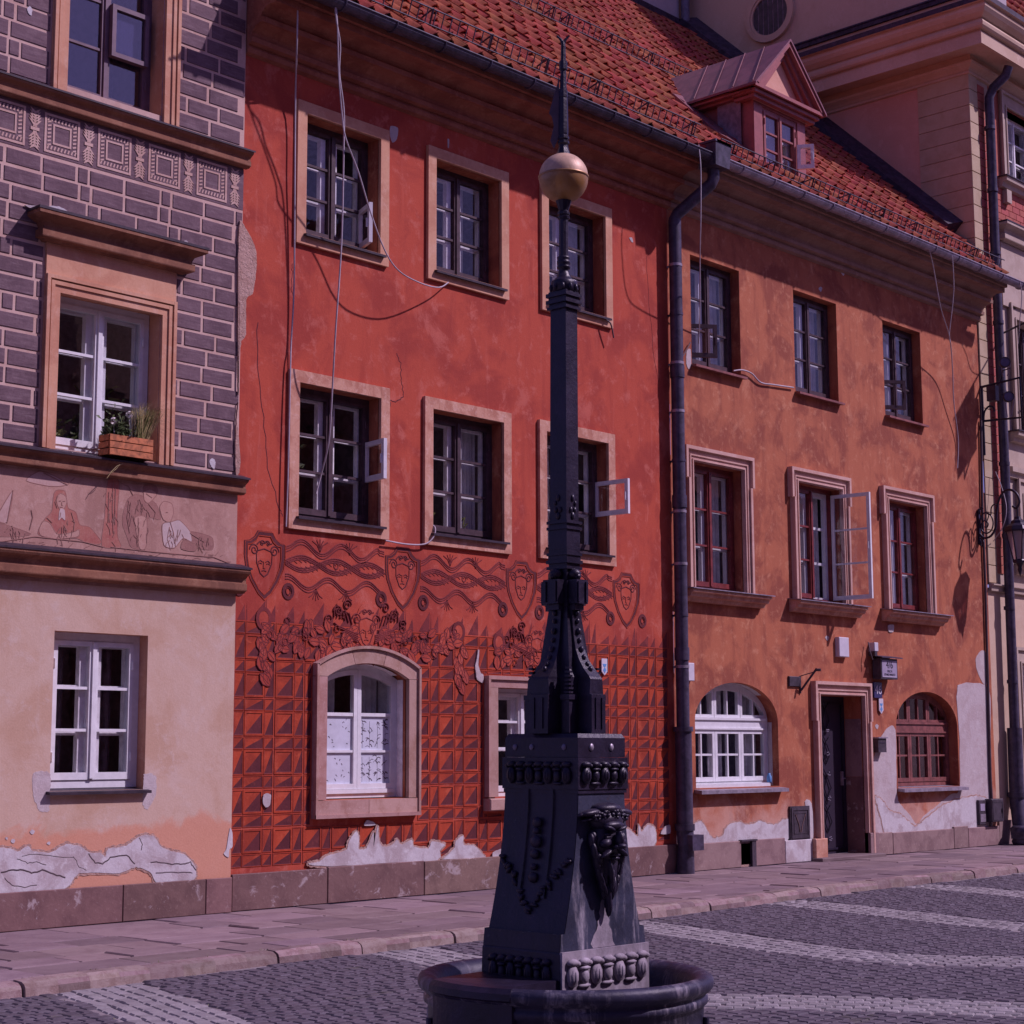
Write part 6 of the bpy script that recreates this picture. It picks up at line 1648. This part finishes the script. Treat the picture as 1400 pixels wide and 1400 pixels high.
# bosses and mouldings, square shaft
up_ = MB(); up_.loft([(2.215, .055, .064), (2.34, .055, .064)])
SH = pb(up_, 'shaft_collar', 'iron')
for k in range(4):
    a = PI/2*k; c, s_ = round(math.cos(a)), round(math.sin(a)); bo = MB(); wide = .048 if c else .042; e0 = .108 if c else .118
    def rb_(x0, x1, y0, y1, z0, z1, b):
        q = MB().box(x0, x1, y0, y1, z0, z1); b.add([(p[0]*c-p[1]*s_, p[0]*s_+p[1]*c, p[2]) for p in q.v], q.f)
    rb_(.03, e0, -wide, wide, 2.225, 2.345, bo); rb_(.03, e0-.02, -wide*.8, wide*.8, 2.195, 2.224, bo); rb_(e0-.001, e0+.008, -wide*.85, -wide*.5, 2.235, 2.335, bo); rb_(e0-.001, e0+.008, wide*.5, wide*.85, 2.235, 2.335, bo)
    bo.ell((.065*c, .065*s_, 2.375), (.036, .036, .03), 10); bo.ell((.085*c, .085*s_, 2.362), (.02, .02, .018), 8)
    pb(bo, 'boss', 'iron', SH)
mo = MB()
for z0, z1, k in ((2.345, 2.40, 0), (2.40, 2.415, .012), (2.415, 2.43, .004), (2.43, 2.447, .014), (2.447, 2.47, .006), (2.47, 2.485, .012), (2.485, 2.50, .004), (2.50, 2.6, .004), (2.60, 2.615, .012), (2.615, 2.63, .003), (2.63, 2.645, .012)):
    mo.box(-.047-k, .047+k, -.056-k, .056+k, z0, z1-.0005)
pb(mo, 'mouldings', 'iron', SH)
sh = MB(); sh.loft([(2.645, .0465, .055), (3.74, .0445, .052)]); SHF = pb(sh, 'shaft', 'iron')
sc_ = MB()
for ax in ('x', 'y'):
    for s_ in (-1, 1):
        for q, (z, o, r_) in enumerate(((2.67, .0, .02), (2.70, .015, .016), (2.735, .018, .013), (2.70, -.015, .016), (2.76, .0, .018))):
            if ax == 'x': sc_.ell((s_*.048, o, z), (.008, r_*.8, r_), 8)
            else: sc_.ell((o, s_*.057, z), (r_*.7, .008, r_), 8)
pb(sc_, 'scroll_ornament', 'iron', SHF)
cpz = MB()
for z0, z1, k in ((3.735, 3.75, .012), (3.75, 3.765, .004), (3.765, 3.785, .016), (3.785, 3.80, .006), (3.80, 3.82, .016), (3.82, 3.83, .006)): cpz.box(-.046-k, .046+k, -.053-k, .053+k, z0, z1-.0005)
cpz.lathe([(.058, 3.83), (.064, 3.835), (.066, 3.87), (.066, 3.885), (.05, 3.895), (.038, 3.91), (.03, 3.935), (.026, 3.95), (.034, 3.955), (.036, 3.965), (.03, 3.972), (.036, 3.98), (.036, 3.992), (.03, 4.0), (.034, 4.006), (.034, 4.016), (.024, 4.02)], 0, 0, 12)
for q in range(10): a = q*PI/5; cpz.ell((.066*math.cos(a), .066*math.sin(a), 3.85), (.012, .012, .02), 6)
pb(cpz, 'capital', 'iron', SHF)
rd = MB(); rd.lathe([(.024, 4.0), (.024, 4.215), (.031, 4.22), (.033, 4.23), (.026, 4.236), (.032, 4.242), (.032, 4.255), (.025, 4.262), (.028, 4.27), (.042, 4.315)], 0, 0, 10, 0, False); pb(rd, 'neck', 'iron', SHF)
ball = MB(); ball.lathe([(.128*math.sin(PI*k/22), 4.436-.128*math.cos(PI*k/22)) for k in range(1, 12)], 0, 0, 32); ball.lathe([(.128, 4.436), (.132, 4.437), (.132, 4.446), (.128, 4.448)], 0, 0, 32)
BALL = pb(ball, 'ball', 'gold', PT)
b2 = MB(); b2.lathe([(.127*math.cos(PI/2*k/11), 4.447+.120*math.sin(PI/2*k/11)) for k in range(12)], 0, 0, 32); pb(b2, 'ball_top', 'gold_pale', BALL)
tp = MB(); tp.lathe([(.045, 4.555), (.034, 4.575), (.026, 4.60), (.024, 4.615), (.031, 4.622), (.031, 4.635), (.024, 4.64), (.03, 4.648), (.03, 4.66), (.024, 4.667), (.026, 4.68), (.0265, 4.70), (.0235, 4.84), (.022, 4.87), (.024, 4.873), (.024, 4.91), (.018, 4.915), (.015, 5.02), (.022, 5.025), (.022, 5.07), (.014, 5.075), (.012, 5.16), (.010, 5.18)], 0, 0, 8, 0, False)
SP = pb(tp, 'spire', 'iron')
fk = MB(); ax_ = Vector((.68, -.73, 0))
for e in (-1, 1): fk.tube([Vector((0, 0, 5.165)), ax_*e*.012+Vector((0, 0, 5.19)), ax_*e*.034+Vector((0, 0, 5.212))], [.010, .008, .004], 6)
pb(fk, 'fork_tip', 'iron', SP)
vn = MB(); vx = Vector((-.62, .78, 0)); 
P = [(0.022, 5.0), (.03, 4.95), (.045, 4.90), (.075, 4.79), (.06, 4.77), (.05, 4.72), (.068, 4.64), (.05, 4.60), (.022, 4.66)]
fr_ = [vx*a+Vector((0, 0, z)) for a, z in P]; nn = Vector((.78, .62, 0))*.004
vn.add([p+nn for p in fr_]+[p-nn for p in fr_], [tuple(range(9)), tuple(range(17, 8, -1))]+[(i, (i+1)%9, 9+(i+1)%9, 9+i) for i in range(9)]); pb(vn, 'vane', 'vane', SP)
ax_t = (-fw).cross(Vector((0, 0, 1)))
PT.rotation_euler = Matrix.Rotation(R(.30), 3, Vector((fw.x, fw.y, 0)).normalized()).to_euler()

# ================================================================ THINGS ON AND BEFORE THE WALLS
def P3(u, v, y): x, z = wp(u, v, y); return (x, y, z)
def smooth_path(pts, n=5):
    out = []
    P = [Vector(p) for p in pts]
    for i in range(len(P)-1):
        p0, p1, p2, p3 = P[max(i-1, 0)], P[i], P[i+1], P[min(i+2, len(P)-1)]
        for k in range(n):
            t = k/n; out.append(.5*((2*p1)+(-p0+p2)*t+(2*p0-5*p1+4*p2-p3)*t*t+(-p0+3*p1-3*p2+p3)*t**3))
    out.append(P[-1]); return out
def cable(pts, r, mt_, label):
    o = MB().tube(smooth_path(pts), r, 5).build('cable', mt_); return tag(o, label, 'cable', 'loose cables on the facades')
cable([P3(408, -40, -.50), P3(406, 60, -.42), P3(404, 130, -.10), P3(403, 250, -.06), P3(402, 390, -.04), P3(398, 470, -.03), P3(397, 505, -.05), P3(394, 640, -.06), P3(391, 720, -.05)], .009, 'cable', 'pale straight cable hanging down past the left jambs of the red house windows')
cable([P3(457, -40, -.66), P3(459, 20, -.66), P3(465, 60, -.60), P3(464, 100, -.55), P3(470, 150, -.50), P3(470, 200, -.45), P3(467, 330, -.40), P3(459, 450, -.35), P3(455, 520, -.25), P3(450, 600, -.12), P3(440, 645, .06), P3(432, 675, .10)], .009, 'cable', 'pale cable swinging down in front of the leftmost red house windows into the lower one')
cable([P3(455, -40, -.68), P3(461, 30, -.65), P3(463, 100, -.56), P3(468, 160, -.5), P3(473, 190, -.5), P3(490, 235, -.45), P3(505, 285, -.40), P3(525, 340, -.38), P3(545, 370, -.34), P3(575, 387, -.28), P3(600, 393, -.12), P3(613, 386, -.045)], .008, 'cable', 'pale cable sagging across from the first to the second upper red house window')
cable([P3(527, 739, -.05), P3(555, 744, -.04), P3(580, 744, -.05), P3(592, 735, -.07), P3(595, 722, -.06), P3(588, 716, .0)], .009, 'cable', 'short white cable looped between the sills of the two lower red house windows')
cable([P3(828, 437, -.07), P3(835, 443, -.10), P3(839, 462, -.09)], .010, 'cable_dark', 'short dark cable end hooked over the sill of the rightmost upper red house window')
cable([P3(955, 198, -.72), P3(958, 230, -.75), P3(958, 300, -.7), P3(957, 345, -.55), P3(957, 420, -.2), P3(955, 470, .05)], .008, 'cable', 'thin pale cable hanging from the rainwater head past the nearest upper orange house window')
cable([P3(1268, 330, -.74), P3(1276, 365, -.6), P3(1286, 420, -.5), P3(1298, 460, -.35), P3(1302, 500, -.2), P3(1304, 550, -.1), P3(1310, 600, -.04), P3(1309, 640, -.03)], .009, 'cable', 'pale cable running from the gutter down the right end of the orange house')
cable([P3(1302, 350, -.74), P3(1304, 390, -.6), P3(1302, 420, -.5), P3(1298, 455, -.36), P3(1299, 468, -.33)], .008, 'cable', 'second shorter pale cable joining the one at the right end of the orange house')
cable([P3(1394, 384, -.74), P3(1397, 405, -.7), P3(1394, 440, -.6), P3(1392, 470, -.4)], .008, 'cable', 'pale cable drooping from the far end of the grey gutter')
cable([P3(1003, 507, -.03), P3(1015, 506, -.04), P3(1028, 511, -.04), P3(1040, 523, -.03), P3(1058, 526, -.03), P3(1085, 530, -.03)], .011, 'cable', 'pale cable clipped along the orange wall between the first two upper windows')
cable([P3(922, 508, -.12), P3(935, 485, -.06), P3(944, 468, -.03)], .008, 'cable_dark', 'dark wire stretched from the downpipe to the nearest upper orange house window')
cable([P3(1361, 645, -.1), P3(1370, 668, -.2), P3(1376, 695, -.3), P3(1371, 720, -.25), P3(1358, 740, -.05)], .007, 'cable', 'thin white wire curving behind the wall lantern bracket')
cable([P3(1187, 878, -.05), P3(1190, 892, -.1), P3(1193, 902, -.12)], .009, 'cable_dark', 'short dark wire from the sensor box to the house number lantern')
# ---- plates, boxes and signs
def on_wall(name, x0, x1, z0, z1, th, mt_, label, cat, ch=.008, y=0):
    o = MB().box(x0, x1, y-th, y-.001, z0, z1, 0, ch).build(name, mt_); return tag(o, label, cat)
on_wall('junction_box', 6.76, 7.02, 2.82, 3.10, .07, 'sign_white', 'white square box on the orange wall above the doorway', 'box')
on_wall('junction_box', 3.19, 3.34, 2.38, 2.61, .07, 'sign_white', 'white box beside the downpipe above the white arched window', 'box')
sb_ = on_wall('sensor_box', 7.66, 7.77, 2.93, 3.06, .10, 'sign_white', 'small white sensor box above the 4/6 house number lantern', 'box'); MB().box(7.63, 7.70, -.12, -.02, 2.86, 2.93).build('sensor_head', 'box', sb_)
on_wall('wall_vent', 5.54, 5.82, 2.37, 2.51, .03, 'box', 'dark rectangular vent left of the doorway frame', 'vent')
mbx = MB(); mbx.box(7.68, 7.90, -.10, -.001, 1.47, 1.67); mo_ = mbx.build('letter_box', 'box'); tag(mo_, 'small black letter box on the wall right of the door', 'letter box'); MB().box(7.66, 7.92, -.12, -.001, 1.671, 1.69).build('lid', 'zinc', mo_); MB().box(7.72, 7.86, -.104, -.1005, 1.60, 1.615).build('slot', 'ink', mo_)
def shield_sign(x, z, w, h, label):
    P = [(x-w/2, z+h/2), (x+w/2, z+h/2), (x+w/2, z-h*.28), (x, z-h/2), (x-w/2, z-h*.28)]
    o = MB().plate(P, -.016, .012).build('monument_plaque', 'sign_white'); tag(o, label, 'plaque')
    b = MB(); b.plate([(x-w*.36, z+h*.18), (x+w*.36, z+h*.18), (x+w*.15, z), (x-w*.15, z)], -.028, .002); b.plate([(x, z-.0), (x+w*.3, z-h*.2), (x, z-h*.38), (x-w*.3, z-h*.2)], -.028, .002); b.build('blue_shield', 'bluemark', o)
shield_sign(1.60, 2.505, .105, .20, 'small blue and white shield plaque on the faceted red wall right of the pump')
shield_sign(7.915, 2.14, .115, .22, 'small blue and white shield plaque beside the door frame under the 46 plate')
def text(s_, size, x, y, z, mt_, parent, rot=0):
    cu = bpy.data.curves.new('lettering', 'FONT'); cu.body = s_; cu.size = size; cu.align_x = 'CENTER'; cu.align_y = 'CENTER'; cu.extrude = .001
    tmp = bpy.data.objects.new('lettering', cu); COL.objects.link(tmp); bpy.context.view_layer.update()
    me = bpy.data.meshes.new_from_object(tmp.evaluated_get(bpy.context.evaluated_depsgraph_get())); bpy.data.objects.remove(tmp); me.materials.clear(); me.materials.append(M[mt_])
    o = bpy.data.objects.new('lettering', me); COL.objects.link(o); o.parent = parent
    o.location = Vector((x, y, z))-WORG[parent.name]; o.rotation_euler = (PI/2, 0, 0); WORG[o.name] = Vector((x, y, z)); return o
ln = MB(); ln.box(7.72, 8.18, -.16, -.02, 2.53, 2.83); L1 = ln.build('house_number_lantern', 'box'); tag(L1, 'dark house number lantern with the figures 4/6 above the right door jamb', 'house number')
MB().box(7.745, 8.155, -.165, -.161, 2.555, 2.80).build('sign_face', 'sign_grey', L1); MB().add([(7.68, -.21, 2.835), (8.26, -.21, 2.835), (8.26, -.001, 2.87), (7.68, -.001, 2.87), (7.68, -.21, 2.85), (8.26, -.21, 2.85), (8.26, -.001, 2.885), (7.68, -.001, 2.885)], [(0,1,2,3),(4,5,6,7),(0,1,5,4),(1,2,6,5),(0,3,7,4)]).build('canopy', 'pipe', L1)
text('4/6', .15, 7.95, -.167, 2.735, 'ink', L1); text('ULICA', .05, 7.95, -.167, 2.645, 'ink', L1); text('STARE MIASTO', .045, 7.95, -.167, 2.595, 'ink', L1)
MB().box(7.76, 8.14, -.1665, -.1652, 2.563, 2.570).build('sign_rule', 'sign_white', L1)
n46 = MB(); n46.box(7.73, 7.945, -.03, -.001, 2.26, 2.485); L2 = n46.build('house_number_plate', 'sign_blue'); tag(L2, 'small navy enamel plate with the white number 46 under the 4/6 lantern', 'house number')
text('46', .19, 7.837, -.033, 2.372, 'sign_white', L2)
# flag holder left of the door
fh = MB(); a = P3(1096, 903, 0); fh.tube([(5.83, -.01, 2.52), (5.83, -.01, 2.28)], .014, 6); fh.tube([(5.83, -.02, 2.32), (5.93, -.22, 2.62)], .016, 6); fh.tube([(5.83, -.02, 2.52), (5.91, -.18, 2.57)], .007, 5); fh.tube([(5.925, -.21, 2.60), (5.955, -.27, 2.60)], .02, 6)
tag(fh.build('flag_holder', 'cable_dark'), 'empty iron flag holder on the wall left of the doorway', 'flag holder')
# meter door and electrical boxes
gm = MB(); gm.box(5.48, 5.95, -.03, -.001, .30, .75); G1 = gm.build('meter_cabinet', 'box'); tag(G1, 'rusty dark metal cabinet door low on the wall left of the doorway', 'cabinet')
q = MB(); q.ring(5.50, 5.93, .32, .73, .035, -.04, -.029); q.ring(5.56, 5.87, .38, .67, .02, -.036, -.029); q.build('door_rim', 'box', G1)
q = MB(); q.tube([(5.60, -.034, .64), (5.68, -.034, .50), (5.70, -.034, .40)], .006, 5); q.tube([(5.84, -.034, .64), (5.76, -.034, .50), (5.73, -.034, .40)], .006, 5); q.build('pressed_pattern', 'plinth', G1)
e1 = MB(); e1.box(10.70, 10.93, -.05, -.001, .33, .72, 0, .01); E1 = e1.build('socket_box', 'box'); tag(E1, 'narrow opened socket box low at the right end of the orange house', 'box'); MB().box(10.73, 10.90, -.056, -.051, .38, .50).build('meter_face', 'zinc', E1); MB().box(10.74, 10.88, -.056, -.051, .55, .66).build('fuse_panel', 'sign_grey', E1)
e2 = MB(); e2.box(10.97, 11.36, -.13, -.001, .37, .73, 0, .01); E2 = e2.build('electrical_box', 'box'); tag(E2, 'dark closed electrical box at the foot of the conduit', 'box'); q = MB(); q.ring(11.0, 11.33, .40, .70, .02, -.137, -.13); q.box(11.29, 11.31, -.15, -.13, .52, .58); q.build('lid', 'box', E2)
MB().tube([(11.05, -.05, .37), (11.05, -.05, .30)], .02, 6).build('cable_gland', 'box', E2)
bt = MB(); bt.lathe([(.0, -.0), (.17, .0), (.19, .05), (.17, .10), (.20, .16), (.2, .26), (.16, .3), (0, .3)], 11.62, -.32, 16); bt.box(11.43, 11.8, -.42, -.2, .1, .2)
tag(bt.build('drain_trap', 'pipe'), 'dark squat cast drain trap at the foot of the far downpipe', 'drain')
# flower box on the ledge
CY = -.10
FB = thing('flower_box', (-5.30, -.10, 4.185), 'slatted orange wooden crate of flowers and grass on the ledge under the white window', 'flower box')
fx0, fx1, fy0, fy1 = -5.60, -5.13, -.21, -.04
for z in (4.19, 4.255, 4.32):
    for y in (fy0, fy1): MB().box(fx0, fx1, y-.008, y+.008, z, z+.056).build('slat', 'wood', FB)
    for x in (fx0, fx1): MB().box(x-.009, x+.009, fy0+.009, fy1-.009, z+.001, z+.055).build('slat', 'wood', FB)
q = MB()
for x in (fx0+.02, fx1-.02):
    for y in (fy0+.018, fy1-.018): q.box(x-.012, x+.012, y-.009, y+.009, 4.186, 4.372)
q.build('corner_post', 'wood', FB); MB().box(fx0+.01, fx1-.01, fy0+.01, fy1-.01, 4.20, 4.33).build('soil', 'band_dark', FB)
random.seed(31)
GER = thing('geranium', (-5.46, -.13, 4.34), 'bushy green geranium with white flower heads in the wooden crate', 'plant')
pl_ = MB(); leaf_quads(pl_, (-5.46, -.13, 4.36), (.075, .04, .085), 220, .065); pl_.build('foliage', 'leaf', GER)
ger = GER
for c_ in ((-5.53, -.16, 4.51), (-5.335, -.12, 4.60)):
    q = MB()
    for _ in range(26):
        v = Vector((random.gauss(0, 1), random.gauss(0, 1), random.gauss(0, 1))).normalized()*.032; p = Vector(c_)+v; s1 = v.orthogonal().normalized()*.014; s2 = v.cross(s1).normalized()*.014
        q.add([p-s1-s2*.3, p+s2, p+s1-s2*.3, p-s2], [(0,1,2,3)])
    q.tube([Vector(c_)-Vector((0, 0, .02)), (c_[0]+.01, c_[1], 4.38)], .003, 4, 0)
    q.build('flower_head', 'petal', ger)
gs = MB()
for _ in range(420):
    a = random.uniform(-.8, 1.3); L = random.uniform(.34, .62); b0 = Vector((-5.22+random.gauss(0, .03), -.12+random.gauss(0, .02), 4.34)); lean = Vector((math.sin(a)*1.0+.25, random.uniform(-.5, .25), 0))
    p1 = b0+lean*L*.25+Vector((0, 0, L*.55)); p2 = b0+lean*L*.75+Vector((0, 0, L*(.75-.25*abs(a)))); w = Vector((.0022, .001, 0))
    gs.add([b0-w, b0+w, p1+w*.8, p1-w*.8], [(0,1,2,3)], 0 if random.random() < .45 else 1); gs.add([p1-w*.8, p1+w*.8, p2], [(0,1,2)], 1 if random.random() < .7 else 0)
tag(gs.build('feather_grass', ['leaf_light', 'straw']), 'arching tuft of straw-coloured feather grass at the right end of the wooden crate', 'plant')
st_ = MB(); st_.tube([P3(146, 654, -.17), P3(152, 645, -.18), P3(160, 637, -.17), P3(168, 634, -.15)], .004, 4); st_.tube([P3(152, 647, -.17), P3(160, 640, -.18), P3(163, 635, -.18)], .003, 4); tag(st_.build('dry_stalk', 'straw'), 'dry pale stalk hanging over the ledge below the flower crate', 'stalk')
# plants behind the panes
def pot_plant(x, y, z, spread, n, size, label, mt_='leaf', up=.4):
    t = thing('potted_plant', (x, y, z), label, 'plant')
    p = MB(); p.lathe([(0, z), (.07, z), (.09, z+.13), (.08, z+.13), (0, z+.11)], x, y, 12); p.build('pot', 'band_dark', t)
    l = MB(); leaf_quads(l, (x, y, z+.13), spread, n, size, 0, random, up); l.build('foliage', mt_, t)
    s_ = MB()
    for _ in range(4): s_.tube([(x, y, z+.1), (x+random.gauss(0, spread[0]*.6), y, z+.13+spread[2])], .005, 4)
    s_.build('stem', 'leaf', t); return t
pot_plant(-5.92, YL+.45, 4.10, (.10, .06, .18), 60, .14, 'broad-leaved green plant behind the left leaf of the white casement', 'leaf_light')
pot_plant(-5.62, YL+.50, 4.10, (.09, .06, .16), 50, .13, 'dark green plant in the middle of the white casement', 'leaf')
pot_plant(-5.28, YL+.50, 4.12, (.14, .06, .34), 80, .14, 'tall green plant behind the right leaf of the white casement', 'leaf_light')
pot_plant(-3.08, .28, 3.88, (.07, .03, .28), 70, .10, 'wispy dark plant behind the first lower red house window', 'leaf')
pot_plant(-1.20, .28, 3.88, (.07, .03, .36), 60, .13, 'climbing green plant at the left of the second lower red house window', 'leaf_light')
pot_plant(-.58, .30, 3.86, (.05, .03, .12), 22, .16, 'yellow-green broad leaves low in the second lower red house window', 'leaf_light', .8)
pot_plant(.66, .26, 3.88, (.05, .03, .22), 60, .08, 'small leafy plant in the third lower red house window behind the pump shaft', 'leaf_light')
for x, z, l in ((-2.55, 6.86, 'red flowers on the sill inside the first upper red house window'), (-1.20, 6.86, 'red flowers inside the second upper red house window')):
    q = MB(); leaf_quads(q, (x, .27, z), (.05, .02, .03), 20, .05); q2 = q.build('window_flowers', 'leaf'); tag(q2, l, 'flowers'); f_ = MB(); leaf_quads(f_, (x, .26, z+.03), (.04, .015, .02), 10, .04); f_.build('red_bloom', 'redflower', q2)
# small glass jar on the arched window's sill
jr = MB(); jr.lathe([(0, 1.075), (.03, 1.075), (.034, 1.09), (.034, 1.16), (.02, 1.18), (.02, 1.20), (0, 1.20)], 5.10, .04, 10); tag(jr.build('jar', 'bluemark'), 'small blue jar at the right end of the white arched window sill', 'jar')
# crosses and bits in windows
cr_ = MB(); cx_, cz_ = wp(1229, 503, .26); cr_.box(cx_-.012, cx_+.012, .30, .31, cz_-.10, cz_+.07); cr_.box(cx_-.045, cx_+.045, .299, .309, cz_+.015, cz_+.04); tag(cr_.build('cross', 'white'), 'small white cross hanging behind the farthest upper orange house window', 'cross')
# ---- wall lantern on its scrolled bracket
LX = 11.13
WL = thing('wall_lantern', (LX, 0, 4.8), 'black wall lantern on a scrolled iron bracket at the end of the orange house', 'lantern')
br = MB()
def YZ(pts, r, n=4): br.tube(smooth_path([(LX, y, z) for y, z in pts], n), r, 6)
br.box(LX-.02, LX+.02, -.035, 0, 4.80, 5.36); br.ell((LX, -.03, 5.34), (.035, .03, .05), 8); br.ell((LX, -.03, 4.83), (.03, .03, .04), 8)
YZ([(-.02, 4.98), (-.10, 4.90), (-.22, 4.92), (-.31, 5.05), (-.33, 5.25), (-.37, 5.45), (-.46, 5.60), (-.58, 5.64), (-.70, 5.56), (-.74, 5.42), (-.68, 5.33), (-.62, 5.37)], .020)
YZ([(-.03, 5.06), (-.06, 5.24), (-.14, 5.31), (-.23, 5.26), (-.27, 5.14), (-.24, 5.02), (-.15, 4.97), (-.07, 5.02), (-.06, 5.12), (-.12, 5.18), (-.18, 5.13), (-.16, 5.07), (-.12, 5.08)], .013)
YZ([(-.24, 5.27), (-.25, 5.38), (-.31, 5.43), (-.35, 5.37), (-.31, 5.33)], .011); YZ([(-.04, 4.90), (-.09, 4.83), (-.06, 4.77), (-.02, 4.80)], .012); YZ([(-.03, 5.30), (-.07, 5.40), (-.11, 5.38)], .010); YZ([(-.16, 5.16), (-.20, 5.26), (-.17, 5.29)], .009)
br.build('bracket', 'iron', WL)
ly = -.70; r_ = .20
q = MB(); q.tube([(LX, ly, 5.34), (LX, ly, 5.16)], .012, 6); q.lathe([(.0, 5.20), (.05, 5.19), (.06, 5.15), (.11, 5.12), (.12, 5.08), (.20, 5.03), (r_+.03, 4.97), (r_+.02, 4.94), (0, 4.945)], LX, ly, 8, 0, False); q.lathe([(0, 4.44), (.10, 4.44), (.115, 4.48), (.10, 4.50), (0, 4.5)], LX, ly, 8, 0, False); q.lathe([(.06, 4.44), (.03, 4.38), (.04, 4.34), (.012, 4.26), (0, 4.22)], LX, ly, 8)
for k in range(8):
    a = 2*PI*k/8; q.tube([(LX+r_*math.cos(a), ly+r_*math.sin(a), 4.95), (LX+.10*math.cos(a), ly+.10*math.sin(a), 4.49)], .010, 4)
q.build('lantern_frame', 'iron', WL)
for k in range(8):
    a, b = 2*PI*k/8, 2*PI*(k+1)/8
    MB().add([(LX+.195*math.cos(a), ly+.195*math.sin(a), 4.945), (LX+.195*math.cos(b), ly+.195*math.sin(b), 4.945), (LX+.098*math.cos(b), ly+.098*math.sin(b), 4.49), (LX+.098*math.cos(a), ly+.098*math.sin(a), 4.49)], [(0,1,2,3)]).build('lantern_pane', 'lampglass', WL)
# ---- iron sign frame with spotlights
SF = thing('sign_frame', (11.40, 0, 6.86), 'empty black iron sign frame with two spotlights above the wall lantern', 'sign frame')
q = MB(); X = 11.40
q.tube([(X, -.0, 7.44), (X, -.71, 7.50), (X, -.71, 6.84), (X, -.0, 6.87)], .022, 6); q.tube([(X, -.03, 7.45), (X, -.03, 6.30)], .020, 6); q.tube(smooth_path([(X, -.04, 6.87), (X, -.06, 7.02), (X, -.14, 7.10), (X, -.22, 7.07), (X, -.24, 7.0)]), .016, 6); q.tube([(X, -.36, 7.47), (X, -.42, 7.66), (X, -.55, 7.68)], .012, 5)
q.build('frame', 'iron', SF)
q = MB(); q.box(X-.06, X+.06, -.30, -.14, 7.18, 7.43); q.build('control_box', 'box', SF)
for yy, zz_ in ((-.50, 7.20), (-.46, 7.78)):
    q = MB(); q.lathe([(0, -.10), (.05, -.09), (.085, -.02), (.09, .06), (.075, .065)], 0, 0, 16); q.v = [(X-.02-p[2]*.75, yy-p[2]*.65+p[0]*.75, zz_+p[1]) if 0 else (X-.02-p[2]*.8-p[0]*.6, yy-p[2]*.6+p[0]*.8, zz_+p[1]) for p in q.v]; sp_ = q.build('spotlight', 'box', SF)
    q = MB(); q.lathe([(0, .055), (.076, .055)], 0, 0, 16); q.v = [(X-.02-p[2]*.8-p[0]*.6, yy-p[2]*.6+p[0]*.8, zz_+p[1]) for p in q.v]; q.build('lens', 'lens', sp_)
    q = MB(); q.tube([(X, yy+.07, zz_-.02), (X, yy+.04, zz_-.32 if zz_ < 7.5 else zz_-.22)], .01, 5); q.tube([(X, yy-.10, zz_-.02), (X, yy-.03, zz_-.32 if zz_ < 7.5 else zz_-.22)], .01, 5); q.build('yoke', 'zinc', sp_)
# ---- banner on the corner building, beyond the edge of the photograph; its shadow falls on the orange wall
BN = thing('banner', (12.25, 0, 8.6), 'dark banner on a pole whose shadow falls on the orange wall', 'banner')
q = MB(); q.tube([(12.25, 0, 8.50), (11.90, -.85, 8.60), (11.70, -1.36, 8.66)], .018, 6); q.build('pole', 'iron', BN)
q = MB()
for k in range(8):
    t0, t1 = k/8, (k+1)/8; f_ = lambda t: (11.94-.22*t, -.80-.52*t+.0)
    a, b = f_(t0), f_(t1); q.add([(a[0], a[1], 7.50+.12*t0), (b[0], b[1], 7.50+.12*t1), (b[0], b[1], 8.60+.05*t1), (a[0], a[1], 8.60+.05*t0)], [(0,1,2,3)])
q.build('cloth', 'vane', BN)
# ---- houses across the square, seen only as reflections in the panes
def far_house(x0, x1, h, gable, mt_, label):
    t = thing('opposite_house', ((x0+x1)/2, -21, RZ), label, 'house', 'houses across the square, reflected in the windows')
    q = MB(); q.box(x0, x1, -31, -21, RZ, h); q.build('wall', mt_, t)
    q = MB(); q.add([(x0-.2, -20.7, h), (x1+.2, -20.7, h), (x1+.2, -31.3, h), (x0-.2, -31.3, h), (x0-.2, -26, h+gable), (x1+.2, -26, h+gable)], [(0,1,5,4),(3,2,5,4),(0,4,3),(1,2,5)]); q.build('roof', 'tile', t)
    q = MB(); q.box(x0+1, x0+1.8, -25, -24, h+1, h+gable+1.2); q.build('chimney', 'brick', t)
x = -30
for k, (w, h, g, mt_, l) in enumerate(((10, 9, 4, 'beige', 'low beige house across the square'), (9, 12, 5, 'pink', 'pink gabled house across the square'), (8, 10, 4, 'ivory', 'ivory house across the square'), (11, 13, 4, 'salmon', 'tall salmon house across the square'), (9, 10, 5, 'orange', 'orange house across the square'), (12, 12, 4, 'beige', 'broad beige house across the square'), (11, 10, 4, 'lightwall', 'pale grey house across the square'))):
    far_house(x, x+w-.05, h, g, mt_, l); x += w
